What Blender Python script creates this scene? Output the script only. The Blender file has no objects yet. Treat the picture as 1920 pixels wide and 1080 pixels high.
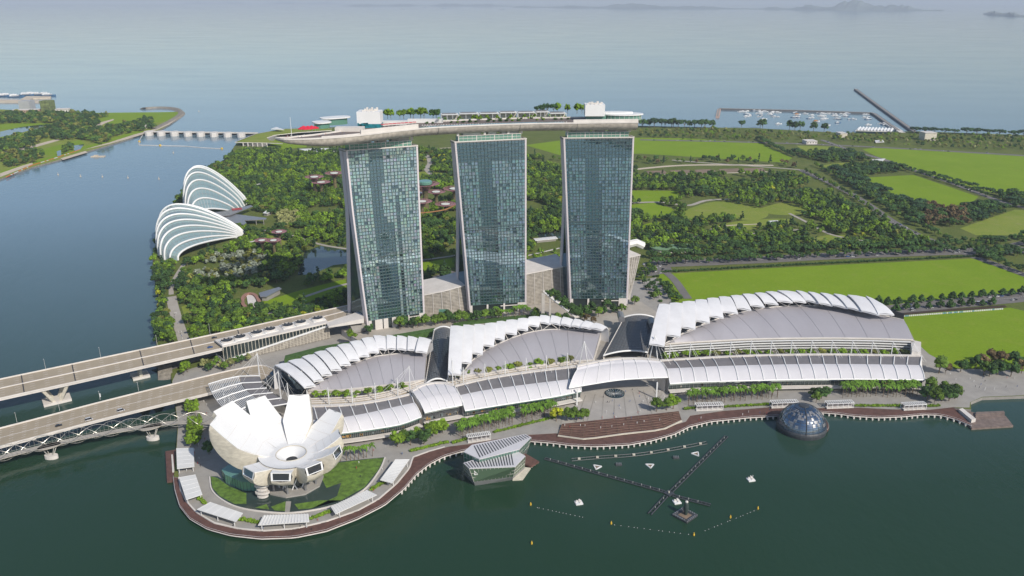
import bpy, bmesh, math, random
from mathutils import Vector, Matrix
from mathutils.geometry import tessellate_polygon
R = math.radians
sc = bpy.context.scene
# ---------------------------------------------------------------- camera, sky, sun, exposure
FPX, YH, CH = 1550.0, -4.0, 300.0          # focal length and horizon row in photo pixels, camera height in metres
PIT = math.atan((540 - YH) / FPX); CP, SP = math.cos(PIT), math.sin(PIT)
cam = bpy.data.objects.new('camera', bpy.data.cameras.new('camera'))
sc.collection.objects.link(cam); sc.camera = cam
cam.location = (0, 0, CH); cam.rotation_euler = (math.pi / 2 - PIT, 0, 0)
cam.data.sensor_width = 36; cam.data.lens = 36 * FPX / 1920
cam.data.clip_start = 1; cam.data.clip_end = 200000
SUN_EL, SUN_AZ = 38, 40                      # azimuth measured clockwise from straight behind the camera, towards its right
w = bpy.data.worlds.new('World'); sc.world = w; w.use_nodes = True
nt = w.node_tree; bg = nt.nodes['Background']
sky = nt.nodes.new('ShaderNodeTexSky'); sky.sky_type = 'NISHITA'; sky.sun_disc = False
sky.sun_elevation = R(SUN_EL); sky.sun_rotation = R(180 - SUN_AZ)
sky.air_density = 1.0; sky.dust_density = 1.0; sky.ozone_density = 1.5; sky.altitude = 50
nt.links.new(sky.outputs[0], bg.inputs[0]); bg.inputs[1].default_value = 0.085
sun = bpy.data.objects.new('sun', bpy.data.lights.new('sun', 'SUN'))
sc.collection.objects.link(sun)
sun.data.energy = 3.0; sun.data.angle = R(0.8); sun.data.color = (1, .93, .82)
_d = Vector((math.sin(R(SUN_AZ)) * math.cos(R(SUN_EL)), -math.cos(R(SUN_AZ)) * math.cos(R(SUN_EL)), math.sin(R(SUN_EL))))
sun.rotation_euler = _d.to_track_quat('Z', 'Y').to_euler()
sc.view_settings.view_transform = 'Standard'; sc.view_settings.look = 'None'
sc.view_settings.exposure = 0.52; sc.view_settings.gamma = 1
sc.cycles.use_denoising = True
sc.cycles.max_bounces = 6; sc.cycles.volume_bounces = 0; sc.cycles.transparent_max_bounces = 8
# ---------------------------------------------------------------- geometry helpers
def G(x, y, z=0.0):
    "point of the place at height z that the photo shows at pixel x, y"
    a, b = (x - 960) / FPX, (540 - y) / FPX
    t = (z - CH) / (-SP + b * CP)
    return Vector((a * t, (CP + b * SP) * t, z))
def ZH(p, y):
    "height above p that the photo shows at row y"
    b = (540 - y) / FPX
    return CH + p[1] * (b * CP - SP) / (CP + b * SP)
def PX(p):
    dz = p[2] - CH; dep = p[1] * CP - dz * SP
    return (960 + FPX * p[0] / dep, 540 - FPX * (p[1] * SP + dz * CP) / dep)
def GL(pts, z=0.0): return [G(x, y, z) for x, y in pts]
def lerp(a, b, t): return a + (b - a) * t
def resample(pts, n):
    pts = [Vector(p) for p in pts]; L = [0]
    for a, b in zip(pts, pts[1:]): L.append(L[-1] + (b - a).length)
    out = []; j = 0
    for i in range(n):
        s = L[-1] * i / (n - 1)
        while j < len(pts) - 2 and L[j + 1] < s: j += 1
        out.append(pts[j].lerp(pts[j + 1], (s - L[j]) / max(1e-6, L[j + 1] - L[j])))
    return out
def smooth(pts, n):
    "Catmull-Rom curve through pts, evenly resampled"
    p = [Vector(q) for q in pts]; p = [p[0] * 2 - p[1]] + p + [p[-1] * 2 - p[-2]]
    out = []
    for i in range(1, len(p) - 2):
        for k in range(8):
            t = k / 8; a, b, c, d = p[i - 1:i + 3]
            out.append(0.5 * (2 * b + (c - a) * t + (2 * a - 5 * b + 4 * c - d) * t * t + (3 * b - a - 3 * c + d) * t ** 3))
    out.append(p[-2]); return resample(out, n)
def inside(x, y, poly):
    c = False; j = len(poly) - 1
    for i in range(len(poly)):
        xi, yi = poly[i][0], poly[i][1]; xj, yj = poly[j][0], poly[j][1]
        if (yi > y) != (yj > y) and x < (xj - xi) * (y - yi) / (yj - yi) + xi: c = not c
        j = i
    return c
WL = {}                                       # world location of every thing's root
class MB:
    def __init__(s): s.v = []; s.f = []; s.c = []; s.m = []
    def face(s, pts, tint=None, m=0):
        i = len(s.v); s.v += [tuple(p) for p in pts]; s.f.append(list(range(i, i + len(pts)))); s.c.append(tint); s.m.append(m); return s
    def grid(s, rows, close=False, tint=None, m=0):
        i0 = len(s.v); n = len(rows[0])
        for r in rows: s.v += [tuple(p) for p in r]
        for a in range(len(rows) - 1):
            for b in range(n if close else n - 1):
                b2 = (b + 1) % n
                s.f.append([i0 + a * n + b, i0 + a * n + b2, i0 + (a + 1) * n + b2, i0 + (a + 1) * n + b]); s.c.append(tint); s.m.append(m)
        return s
    def poly(s, pts, tint=None, m=0):
        pts = [Vector(p) for p in pts]; i0 = len(s.v); s.v += [tuple(p) for p in pts]
        flat = [Vector((p.x, p.y, 0)) for p in pts]
        for t in tessellate_polygon([flat]):
            a, b, c = (flat[k] for k in t)
            t = list(t) if (b - a).cross(c - a).z > 0 else [t[0], t[2], t[1]]
            s.f.append([i0 + k for k in t]); s.c.append(tint); s.m.append(m)
        return s
    def prism(s, pts, z0, z1=None, tint=None, m=0, mside=None):
        "vertical block over outline pts; z1 None keeps each point's own height"
        top = [Vector((p[0], p[1], p[2] if z1 is None else z1)) for p in pts]
        bot = [Vector((p[0], p[1], z0)) for p in pts]
        s.poly(top, tint, m)
        n = len(pts)
        for k in range(n): s.face([bot[k], bot[(k + 1) % n], top[(k + 1) % n], top[k]], tint, m if mside is None else mside)
        return s
    def box(s, c, sx, sy, sz, rz=0, tint=None, m=0):
        "box standing on c"
        ca, sa = math.cos(rz), math.sin(rz); P = []
        for z in (0, sz):
            for dx, dy in ((-.5, -.5), (.5, -.5), (.5, .5), (-.5, .5)):
                x, y = dx * sx, dy * sy; P.append((c[0] + x * ca - y * sa, c[1] + x * sa + y * ca, c[2] + z))
        for q in ((0, 3, 2, 1), (4, 5, 6, 7), (0, 1, 5, 4), (1, 2, 6, 5), (2, 3, 7, 6), (3, 0, 4, 7)): s.face([P[k] for k in q], tint, m)
        return s
    def tube(s, path, r, n=6, r1=None, tint=None, m=0, cap=True):
        path = [Vector(p) for p in path]; rows = []; k = len(path)
        for i, p in enumerate(path):
            d = (path[min(i + 1, k - 1)] - path[max(i - 1, 0)]).normalized()
            a = d.cross(Vector((0, 0, 1)))
            if a.length < 1e-3: a = Vector((1, 0, 0))
            a.normalize(); b = a.cross(d); rr = r if r1 is None else lerp(r, r1, i / (k - 1))
            rows.append([p + (a * math.cos(2 * math.pi * j / n) + b * math.sin(2 * math.pi * j / n)) * rr for j in range(n)])
        s.grid(rows, True, tint, m)
        if cap: s.face(rows[0], tint, m); s.face(rows[-1][::-1], tint, m)
        return s
    def bar(s, a, b, wd, ht, tint=None, m=0):
        "rectangular bar between a and b"
        a, b = Vector(a), Vector(b); d = (b - a).normalized(); x = d.cross(Vector((0, 0, 1)))
        if x.length < 1e-3: x = Vector((1, 0, 0))
        x = x.normalized() * wd / 2; u = x.cross(d).normalized() * ht / 2
        ra, rb = [a - x - u, a + x - u, a + x + u, a - x + u], [b - x - u, b + x - u, b + x + u, b - x + u]
        s.grid([ra, rb], True, tint, m); s.face(ra[::-1], tint, m); s.face(rb, tint, m); return s
    def lathe(s, c, prof, n=12, tint=None, m=0):
        rows = [[(c[0] + r * math.cos(2 * math.pi * j / n), c[1] + r * math.sin(2 * math.pi * j / n), c[2] + z) for j in range(n)] for r, z in prof]
        s.grid(rows, True, tint, m); return s
    def ribbon(s, path, wd, th, tint=None, m=0):
        "flat band of width wd and thickness th along path"
        path = [Vector(p) for p in path]; k = len(path); rows = []
        for i, p in enumerate(path):
            d = path[min(i + 1, k - 1)] - path[max(i - 1, 0)]; d.z = 0; d.normalize(); x = Vector((-d.y, d.x, 0)) * wd / 2; z = Vector((0, 0, th))
            rows.append([p - x, p + x, p + x - z, p - x - z])
        s.grid(rows, True, tint, m); s.face(rows[0], tint, m); s.face(rows[-1][::-1], tint, m); return s
    def build(s, name, mat, parent=None, shade=False, loc=None):
        o0 = Vector(WL.get(parent.name, (0, 0, 0))) if parent else Vector(loc or (0, 0, 0))
        me = bpy.data.meshes.new(name)
        me.from_pydata([(v[0] - o0.x, v[1] - o0.y, v[2] - o0.z) for v in s.v], [], s.f)
        if any(c is not None for c in s.c):
            a = me.attributes.new('tint', 'FLOAT_COLOR', 'FACE'); buf = []
            for c in s.c: buf += [1, 1, 1, 1] if c is None else ([c, c, c, 1] if isinstance(c, (int, float)) else list(c) + [1] * (4 - len(c)))
            a.data.foreach_set('color', buf)
        for mm in (mat if isinstance(mat, (list, tuple)) else [mat]): me.materials.append(mm)
        if any(s.m): me.polygons.foreach_set('material_index', s.m)
        bm = bmesh.new(); bm.from_mesh(me); bmesh.ops.remove_doubles(bm, verts=bm.verts, dist=1e-4)
        if not getattr(s, 'open', False): bmesh.ops.recalc_face_normals(bm, faces=bm.faces)
        bm.to_mesh(me); bm.free()
        if shade:
            me.polygons.foreach_set('use_smooth', [True] * len(me.polygons))
            try: me.set_sharp_from_angle(angle=R(35))
            except Exception: pass
        o = bpy.data.objects.new(name, me); sc.collection.objects.link(o)
        if parent: o.parent = parent; WL[o.name] = o0
        else: o.location = o0; WL[o.name] = o0
        return o
def _pieces(s):
    "one MB per connected piece"
    key = {}; par = []
    def find(i):
        while par[i] != i: par[i] = par[par[i]]; i = par[i]
        return i
    ids = []
    for v in s.v:
        k = (round(v[0], 3), round(v[1], 3), round(v[2], 3))
        if k not in key: key[k] = len(par); par.append(len(par))
        ids.append(key[k])
    for f in s.f:
        r = find(ids[f[0]])
        for q in f[1:]: par[find(ids[q])] = r
    out = {}
    for f, c, m in zip(s.f, s.c, s.m): out.setdefault(find(ids[f[0]]), MB()).face([s.v[q] for q in f], c, m)
    return list(out.values())
def each(s, name, mat, parent, shade=False): return [p.build(name, mat, parent, shade) for p in _pieces(s)]
def tag(o, label, cat, group=None):
    o['label'] = label; o['category'] = cat
    if group: o['group'] = group
    return o
def thing(name, label, cat, loc=(0, 0, 0), group=None):
    o = bpy.data.objects.new(name, None); sc.collection.objects.link(o); o.location = loc; o.empty_display_size = 1
    WL[o.name] = Vector(loc); return tag(o, label, cat, group)
def struct(o, kind='structure'): o['kind'] = kind; return o
def dup(root, loc, rz=0, s=1, label=None, group=None):
    "a copy of a thing and of its parts and sub-parts, sharing their meshes"
    r = root.copy(); sc.collection.objects.link(r); r.location = loc; r.rotation_euler = (0, 0, rz)
    r.scale = (s, s, s) if isinstance(s, (int, float)) else s
    if label: r['label'] = label
    if group: r['group'] = group
    for ch in root.children:
        c = ch.copy(); sc.collection.objects.link(c); c.parent = r
        for g in ch.children:
            d = g.copy(); sc.collection.objects.link(d); d.parent = c
    return r
# ---------------------------------------------------------------- materials
def nodes(name):
    m = bpy.data.materials.new(name); m.use_nodes = True; t = m.node_tree; return m, t, t.nodes['Principled BSDF']
def N(t, kind, **kw):
    n = t.nodes.new(kind)
    for k, v in kw.items(): setattr(n, k, v)
    return n
def mat(name, col, rough=.6, var=.12, scale=.15, metal=0, spec=.5, bump=0, bscale=None, tint=False, stretch=None, rnd=0, coat=0, emit=None, detail=6):
    "principled surface whose colour wanders with noise; tint multiplies in the per-face attribute, rnd varies copies"
    m, t, b = nodes(name); L = t.links
    tc = N(t, 'ShaderNodeTexCoord'); mp = N(t, 'ShaderNodeMapping'); L.new(tc.outputs['Object'], mp.inputs[0])
    if stretch: mp.inputs['Scale'].default_value = stretch
    nz = N(t, 'ShaderNodeTexNoise'); nz.inputs['Scale'].default_value = scale; nz.inputs['Detail'].default_value = detail; nz.inputs['Roughness'].default_value = .62
    L.new(mp.outputs[0], nz.inputs[0])
    mr = N(t, 'ShaderNodeMapRange'); mr.inputs[1].default_value = .3; mr.inputs[2].default_value = .7; mr.inputs[3].default_value = 1 - var; mr.inputs[4].default_value = 1 + var
    L.new(nz.outputs[0], mr.inputs[0]); f = mr.outputs[0]
    if rnd:
        oi = N(t, 'ShaderNodeObjectInfo'); r2 = N(t, 'ShaderNodeMapRange'); r2.inputs[3].default_value = 1 - rnd; r2.inputs[4].default_value = 1 + rnd
        L.new(oi.outputs['Random'], r2.inputs[0]); mu = N(t, 'ShaderNodeMath', operation='MULTIPLY'); L.new(f, mu.inputs[0]); L.new(r2.outputs[0], mu.inputs[1]); f = mu.outputs[0]
    vm = N(t, 'ShaderNodeVectorMath', operation='SCALE'); vm.inputs[0].default_value = col[:3]; L.new(f, vm.inputs['Scale']); c = vm.outputs[0]
    if tint:
        at = N(t, 'ShaderNodeAttribute', attribute_name='tint'); m2 = N(t, 'ShaderNodeVectorMath', operation='MULTIPLY')
        L.new(c, m2.inputs[0]); L.new(at.outputs['Color'], m2.inputs[1]); c = m2.outputs[0]
    L.new(c, b.inputs['Base Color'])
    b.inputs['Roughness'].default_value = rough; b.inputs['Metallic'].default_value = metal; b.inputs['Specular IOR Level'].default_value = spec
    if coat: b.inputs['Coat Weight'].default_value = coat; b.inputs['Coat Roughness'].default_value = .06
    if emit: b.inputs['Emission Color'].default_value = (*emit[:3], 1); b.inputs['Emission Strength'].default_value = emit[3]
    if bump:
        n2 = N(t, 'ShaderNodeTexNoise'); n2.inputs['Scale'].default_value = bscale or scale * 6; n2.inputs['Detail'].default_value = 4; L.new(mp.outputs[0], n2.inputs[0])
        bp = N(t, 'ShaderNodeBump'); bp.inputs['Strength'].default_value = 1; bp.inputs['Distance'].default_value = bump; L.new(n2.outputs[0], bp.inputs['Height']); L.new(bp.outputs[0], b.inputs['Normal'])
    return m
def glass(name, col, refl=(.5, .6, .62), base=.04, mx=.45, rough=.04, tint=False, grid=None):
    "coated facade glass: mirror coat over a dull, tinted body; opaque at this distance"
    m, t, b = nodes(name); L = t.links
    b.inputs['Base Color'].default_value = (*col, 1); b.inputs['Roughness'].default_value = .5; b.inputs['Specular IOR Level'].default_value = .3
    if tint:
        at = N(t, 'ShaderNodeAttribute', attribute_name='tint'); L.new(at.outputs['Color'], b.inputs['Base Color'])
    g = N(t, 'ShaderNodeBsdfGlossy'); g.inputs['Color'].default_value = (*refl, 1); g.inputs['Roughness'].default_value = rough
    fr = N(t, 'ShaderNodeFresnel'); fr.inputs[0].default_value = 1.6
    ad = N(t, 'ShaderNodeMath', operation='ADD', use_clamp=True); ad.inputs[1].default_value = mx; L.new(fr.outputs[0], ad.inputs[0])
    ms = N(t, 'ShaderNodeMixShader'); L.new(ad.outputs[0], ms.inputs[0]); L.new(b.outputs[0], ms.inputs[1]); L.new(g.outputs[0], ms.inputs[2])
    tc = N(t, 'ShaderNodeTexCoord'); nz = N(t, 'ShaderNodeTexNoise'); nz.inputs['Scale'].default_value = .12; nz.inputs['Detail'].default_value = 2; L.new(tc.outputs['Object'], nz.inputs[0])
    bp = N(t, 'ShaderNodeBump'); bp.inputs['Distance'].default_value = .05; L.new(nz.outputs[0], bp.inputs['Height']); L.new(bp.outputs[0], g.inputs['Normal'])
    L.new(ms.outputs[0], t.nodes['Material Output'].inputs[0]); return m
def water_mat(name):
    m, t, b = nodes(name); L = t.links
    tc = N(t, 'ShaderNodeTexCoord'); sp = N(t, 'ShaderNodeSeparateXYZ'); L.new(tc.outputs['Object'], sp.inputs[0])
    # body colour: green in the near bay, turning to paler blue with distance
    mr = N(t, 'ShaderNodeMapRange'); mr.inputs[1].default_value = 470; mr.inputs[2].default_value = 1250; L.new(sp.outputs['Y'], mr.inputs[0])
    nz = N(t, 'ShaderNodeTexNoise'); nz.inputs['Scale'].default_value = .0016; nz.inputs['Detail'].default_value = 5; L.new(tc.outputs['Object'], nz.inputs[0])
    ad = N(t, 'ShaderNodeMath', operation='MULTIPLY_ADD'); ad.inputs[1].default_value = .5; ad.inputs[2].default_value = -.25; L.new(nz.outputs[0], ad.inputs[0])
    a2 = N(t, 'ShaderNodeMath', operation='ADD', use_clamp=True); L.new(ad.outputs[0], a2.inputs[0]); L.new(mr.outputs[0], a2.inputs[1])
    mx = N(t, 'ShaderNodeMix', data_type='RGBA'); L.new(a2.outputs[0], mx.inputs['Factor'])
    mx.inputs[6].default_value = (.015, .043, .022, 1); mx.inputs[7].default_value = (.115, .185, .235, 1)
    L.new(mx.outputs[2], b.inputs['Base Color'])
    b.inputs['Roughness'].default_value = .09; b.inputs['IOR'].default_value = 1.33
    rn_ = N(t, 'ShaderNodeTexNoise'); rn_.inputs['Scale'].default_value = 1; rn_.inputs['Detail'].default_value = 4; rm = N(t, 'ShaderNodeMapping'); rm.inputs['Scale'].default_value = (.0022, .0075, 1); rm.inputs['Rotation'].default_value = (0, 0, .15); L.new(tc.outputs['Object'], rm.inputs[0]); L.new(rm.outputs[0], rn_.inputs[0])
    rr = N(t, 'ShaderNodeMapRange'); rr.inputs[1].default_value = .38; rr.inputs[2].default_value = .62; rr.inputs[3].default_value = .06; rr.inputs[4].default_value = .12; L.new(rn_.outputs[0], rr.inputs[0]); L.new(rr.outputs[0], b.inputs['Roughness'])
    h = None
    for s_, a_, st in ((.11, .55, (1, .55, 1)), (.42, .2, (1, .7, 1)), (1.3, .05, (1, 1, 1))):
        mp = N(t, 'ShaderNodeMapping'); mp.inputs['Scale'].default_value = st; mp.inputs['Rotation'].default_value = (0, 0, .5); L.new(tc.outputs['Object'], mp.inputs[0])
        n = N(t, 'ShaderNodeTexNoise'); n.inputs['Scale'].default_value = s_; n.inputs['Detail'].default_value = 3; L.new(mp.outputs[0], n.inputs[0])
        q = N(t, 'ShaderNodeMath', operation='MULTIPLY'); q.inputs[1].default_value = a_; L.new(n.outputs[0], q.inputs[0])
        if h is None: h = q.outputs[0]
        else:
            s2 = N(t, 'ShaderNodeMath', operation='ADD'); L.new(h, s2.inputs[0]); L.new(q.outputs[0], s2.inputs[1]); h = s2.outputs[0]
    bp = N(t, 'ShaderNodeBump'); bp.inputs['Strength'].default_value = .42; bp.inputs['Distance'].default_value = 1; L.new(h, bp.inputs['Height']); L.new(bp.outputs[0], b.inputs['Normal'])
    return m
def lawn_mat(name, ca, cb, s=.02):
    m, t, b = nodes(name); L = t.links; tc = N(t, 'ShaderNodeTexCoord')
    n1 = N(t, 'ShaderNodeTexNoise'); n1.inputs['Scale'].default_value = s; n1.inputs['Detail'].default_value = 8; n1.inputs['Roughness'].default_value = .7; L.new(tc.outputs['Object'], n1.inputs[0])
    n2 = N(t, 'ShaderNodeTexNoise'); n2.inputs['Scale'].default_value = .45; n2.inputs['Detail'].default_value = 4; L.new(tc.outputs['Object'], n2.inputs[0])
    ad = N(t, 'ShaderNodeMath', operation='ADD'); L.new(n1.outputs[0], ad.inputs[0]); L.new(n2.outputs[0], ad.inputs[1])
    mr = N(t, 'ShaderNodeMapRange'); mr.inputs[1].default_value = .7; mr.inputs[2].default_value = 1.3; L.new(ad.outputs[0], mr.inputs[0])
    mx = N(t, 'ShaderNodeMix', data_type='RGBA'); L.new(mr.outputs[0], mx.inputs['Factor']); mx.inputs[6].default_value = (*ca, 1); mx.inputs[7].default_value = (*cb, 1)
    n3 = N(t, 'ShaderNodeTexNoise'); n3.inputs['Scale'].default_value = .055; n3.inputs['Detail'].default_value = 6; n3.inputs['Roughness'].default_value = .65; L.new(tc.outputs['Object'], n3.inputs[0])
    m3 = N(t, 'ShaderNodeMapRange'); m3.inputs[1].default_value = .55; m3.inputs[2].default_value = .75; m3.inputs[4].default_value = .55; L.new(n3.outputs[0], m3.inputs[0])
    x3 = N(t, 'ShaderNodeMix', data_type='RGBA'); L.new(m3.outputs[0], x3.inputs['Factor']); L.new(mx.outputs[2], x3.inputs[6]); x3.inputs[7].default_value = (cb[0] * 1.25, cb[1] * .95, cb[2] * 2 + .01, 1)
    L.new(x3.outputs[2], b.inputs['Base Color']); b.inputs['Roughness'].default_value = .95; b.inputs['Specular IOR Level'].default_value = .1
    bp = N(t, 'ShaderNodeBump'); bp.inputs['Distance'].default_value = .25; L.new(n2.outputs[0], bp.inputs['Height']); L.new(bp.outputs[0], b.inputs['Normal']); return m
def stripes(name, ca, cb, period, duty=.5, axis='X', rough=.6, rz=0, var=.25, nsc=.3):
    "fine bands along one object axis: boards, louvres, seams"
    m, t, b = nodes(name); L = t.links; tc = N(t, 'ShaderNodeTexCoord'); mp = N(t, 'ShaderNodeMapping'); mp.inputs['Rotation'].default_value = (0, 0, rz); L.new(tc.outputs['Object'], mp.inputs[0])
    sp = N(t, 'ShaderNodeSeparateXYZ'); L.new(mp.outputs[0], sp.inputs[0])
    dv = N(t, 'ShaderNodeMath', operation='DIVIDE'); dv.inputs[1].default_value = period; L.new(sp.outputs[axis], dv.inputs[0])
    fr = N(t, 'ShaderNodeMath', operation='FRACT'); L.new(dv.outputs[0], fr.inputs[0])
    gt = N(t, 'ShaderNodeMath', operation='GREATER_THAN'); gt.inputs[1].default_value = duty; L.new(fr.outputs[0], gt.inputs[0])
    nz = N(t, 'ShaderNodeTexNoise'); nz.inputs['Scale'].default_value = nsc; nz.inputs['Detail'].default_value = 5; L.new(tc.outputs['Object'], nz.inputs[0])
    mr = N(t, 'ShaderNodeMapRange'); mr.inputs[1].default_value = .3; mr.inputs[2].default_value = .7; mr.inputs[3].default_value = 1 - var; mr.inputs[4].default_value = 1 + var; L.new(nz.outputs[0], mr.inputs[0])
    mx = N(t, 'ShaderNodeMix', data_type='RGBA'); L.new(gt.outputs[0], mx.inputs['Factor']); mx.inputs[6].default_value = (*ca, 1); mx.inputs[7].default_value = (*cb, 1)
    vm = N(t, 'ShaderNodeVectorMath', operation='SCALE'); L.new(mx.outputs[2], vm.inputs[0]); L.new(mr.outputs[0], vm.inputs['Scale'])
    L.new(vm.outputs[0], b.inputs['Base Color']); b.inputs['Roughness'].default_value = rough; return m
M = {}
M['white'] = mat('white_paint', (.71, .71, .71), .45, .035, .10)
M['roofw'] = mat('white_roof_sheet', (.66, .655, .64), .5, .07, .06, stretch=(1, 1, .3))
M['petal'] = mat('white_membrane', (.64, .64, .66), .45, .07, .09, stretch=(1, 1, .4))
M['shell'] = mat('warm_shell_panels', (.54, .50, .42), .5, .2, .25, stretch=(1, 1, 2.5))
M['greyroof'] = mat('grey_roof_sheet', (.37, .355, .38), .55, .10, .03, stretch=(1, .25, 1))
M['mallroof'] = mat('pale_roof_sheet', (.56, .55, .575), .45, .06, .05)
M['darkroof'] = mat('dark_roof_sheet', (.17, .16, .165), .55, .12, .2)
M['concrete'] = mat('concrete', (.46, .43, .39), .8, .12, .12)
M['conc_l'] = mat('pale_concrete', (.60, .565, .53), .75, .1, .1)
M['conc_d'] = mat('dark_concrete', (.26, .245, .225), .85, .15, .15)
M['endwall'] = mat('tower_end_panel', (.60, .55, .57), .5, .05, .05)
M['paving'] = mat('grey_paving', (.30, .285, .265), .85, .12, .12, bump=.02)
M['paving_w'] = mat('warm_paving', (.36, .33, .29), .85, .1, .1)
M['plaza'] = stripes('plaza_paving', (.37, .35, .325), (.335, .315, .295), 1.6, .5, 'Y', .85, 0, .09, .12)
M['asphalt'] = mat('asphalt', (.15, .14, .135), .9, .15, .08, stretch=(1, 1, 1))
M['deckroad'] = mat('bridge_asphalt', (.335, .28, .205), .9, .10, .05)
M['earth'] = mat('earth', (.20, .145, .10), .95, .25, .05)
M['sand'] = mat('sand', (.50, .43, .34), .95, .12, .05)
M['rock'] = mat('rock_bank', (.22, .20, .17), .9, .4, .3, bump=.3)
M['timber'] = stripes('timber_boards', (.125, .062, .049), (.095, .047, .037), .5, .5, 'X', .75, .5)
M['timber2'] = stripes('timber_steps', (.15, .078, .058), (.095, .046, .036), 3.4, .3, 'Y', .75, .12)
M['ground'] = lawn_mat('garden_ground', (.070, .105, .022), (.145, .165, .045), .03)
M['lawn'] = lawn_mat('mown_lawn', (.145, .235, .010), (.195, .29, .018), .012)
M['lawn2'] = lawn_mat('rough_lawn', (.15, .215, .026), (.24, .27, .055), .02)
M['hedge'] = mat('clipped_hedge', (.045, .10, .018), .9, .4, .5, bump=.4, bscale=1.2)
M['timber_grey'] = stripes('grey_boards', (.19, .145, .125), (.15, .115, .10), .6, .5, 'X', .8)
M['seawall'] = mat('dark_sea_wall', (.12, .12, .125), .9, .2, .1)
M['metal'] = mat('grey_metal', (.33, .33, .34), .4, .1, .3, metal=.6)
M['steel'] = mat('stainless_tube', (.42, .405, .37), .3, .06, .3, metal=.35)
M['dark'] = mat('dark_gap', (.03, .032, .036), .7, .2, .3)
M['darkmetal'] = mat('dark_metal', (.045, .05, .058), .5, .2, .4)
M['hull'] = stripes('hull_panels', (.47, .425, .37), (.43, .39, .335), 3.2, .08, 'X', .42)
M['deck'] = mat('roof_deck', (.16, .13, .115), .8, .15, .3)
M['red'] = mat('red_canvas', (.58, .018, .045), .7, .1, .5)
M['louvre'] = stripes('stone_louvres', (.36, .33, .285), (.19, .17, .145), 1.5, .55, 'Z', .7)
M['tglass'] = glass('hotel_glass', (.05, .1, .1), (.60, .76, .82), mx=.46, rough=.02, tint=True)
M['eglass'] = glass('end_wall_glass', (.01, .03, .045), (.30, .42, .5), mx=.12)
M['gglass'] = glass('green_glass', (.12, .27, .21), (.6, .7, .68), mx=.12)
M['mallglass'] = glass('shopfront_glass', (.02, .03, .03), (.5, .6, .6), mx=.06)
M['dome'] = glass('conservatory_glass', (.21, .30, .31), (.7, .8, .82), mx=.16)
M['vault'] = glass('vault_glass', (.125, .125, .13), (.5, .52, .55), mx=.0, rough=.2)
M['sphere'] = glass('sphere_glass', (.010, .032, .066), (.62, .74, .92), mx=.2, rough=.05)
M['crystal'] = glass('crystal_glass', (.12, .19, .12), (.6, .7, .6), mx=.1)
M['wglass'] = glass('window_glass', (.008, .011, .016), (.4, .45, .5), mx=.06)
M['mullion'] = mat('mullion', (.075, .115, .12), .4, .1, .3, metal=.3)
M['trunk'] = mat('bark', (.16, .12, .085), .9, .25, .6)
M['poolw'] = mat('pool_tile_water', (.03, .22, .27), .08, .2, .3)
M['teal'] = mat('teal_panel', (.01, .17, .21), .4, .5, .5)
M['water'] = water_mat('water_surface')
M['pond'] = mat('pond_water', (.035, .055, .05), .04, .2, .03, bump=.02, bscale=1)
M['lily'] = mat('lily_pads', (.095, .17, .022), .7, .5, .3)
M['people'] = mat('clothing', (.16, .14, .14), .8, .2, 1, rnd=.9)
M['car'] = mat('car_paint', (.55, .55, .56), .25, .03, 1, coat=.6)
M['carb'] = mat('blue_car_paint', (.03, .09, .28), .25, .03, 1, coat=.6)
M['card'] = mat('black_car_paint', (.02, .021, .024), .25, .03, 1, coat=.6)
M['lamp'] = mat('lamp_post_paint', (.45, .45, .44), .5, .05, 1)
M['boat'] = mat('boat_paint', (.72, .72, .72), .4, .1, .5)
M['boatb'] = mat('blue_hull_paint', (.05, .13, .25), .4, .1, .5)
M['boato'] = mat('orange_superstructure', (.45, .20, .06), .5, .1, .5)
M['purple'] = mat('supertree_branches', (.26, .13, .15), .7, .35, .5)
M['canopyw'] = mat('white_canopy_disc', (.66, .66, .60), .5, .08, .3)
M['yellowm'] = mat('yellow_float', (.62, .40, .03), .5, .1, 1)
M['orange'] = mat('orange_barrier', (.62, .17, .04), .6, .2, .4)
M['hill'] = mat('haze_paled_hill', (.13, .16, .15), .95, .3, .001)  # part of the distant haze is put into this paled woodland colour
# ---------------------------------------------------------------- the setting: water, land, lawns, roads
ZL = 2.5                                       # land level
struct(MB().face([(-60000, -3000, 0), (60000, -3000, 0), (60000, 90000, 0), (-60000, 90000, 0)]).build('water', M['water']))
COAST_IN = [(335.5, 895.5), (338.5, 919), (349, 940), (368, 961), (401, 981), (448, 992), (493, 996), (552, 992), (611, 978.5), (670, 958), (709, 937), (744, 907), (768, 878), (774, 858),
    (800, 848), (840, 837), (880, 832), (930, 823), (989, 815), (1040, 812), (1100, 815), (1170, 812), (1240, 803), (1286, 790), (1294, 779), (1355, 770), (1458, 762), (1517, 765), (1612, 764), (1670, 767), (1741, 768), (1787, 763)]
COAST_OUT = [(325, 894), (328, 919), (337, 949), (356, 973), (389, 992), (433, 1004), (490, 1010), (552, 1008), (611, 996), (670, 973), (721, 947), (757, 917), (780, 890), (805, 870), (832, 856), (870, 845), (930, 834),
    (992, 827), (1032, 830), (1070, 835), (1117, 837), (1178, 834), (1222, 826), (1264, 814), (1292, 800), (1333, 790), (1403, 783), (1455, 780), (1535, 773), (1569, 775.5), (1601, 780), (1647, 783), (1693, 781), (1733, 777), (1762, 778), (1793, 786), (1822, 798)]
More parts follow.
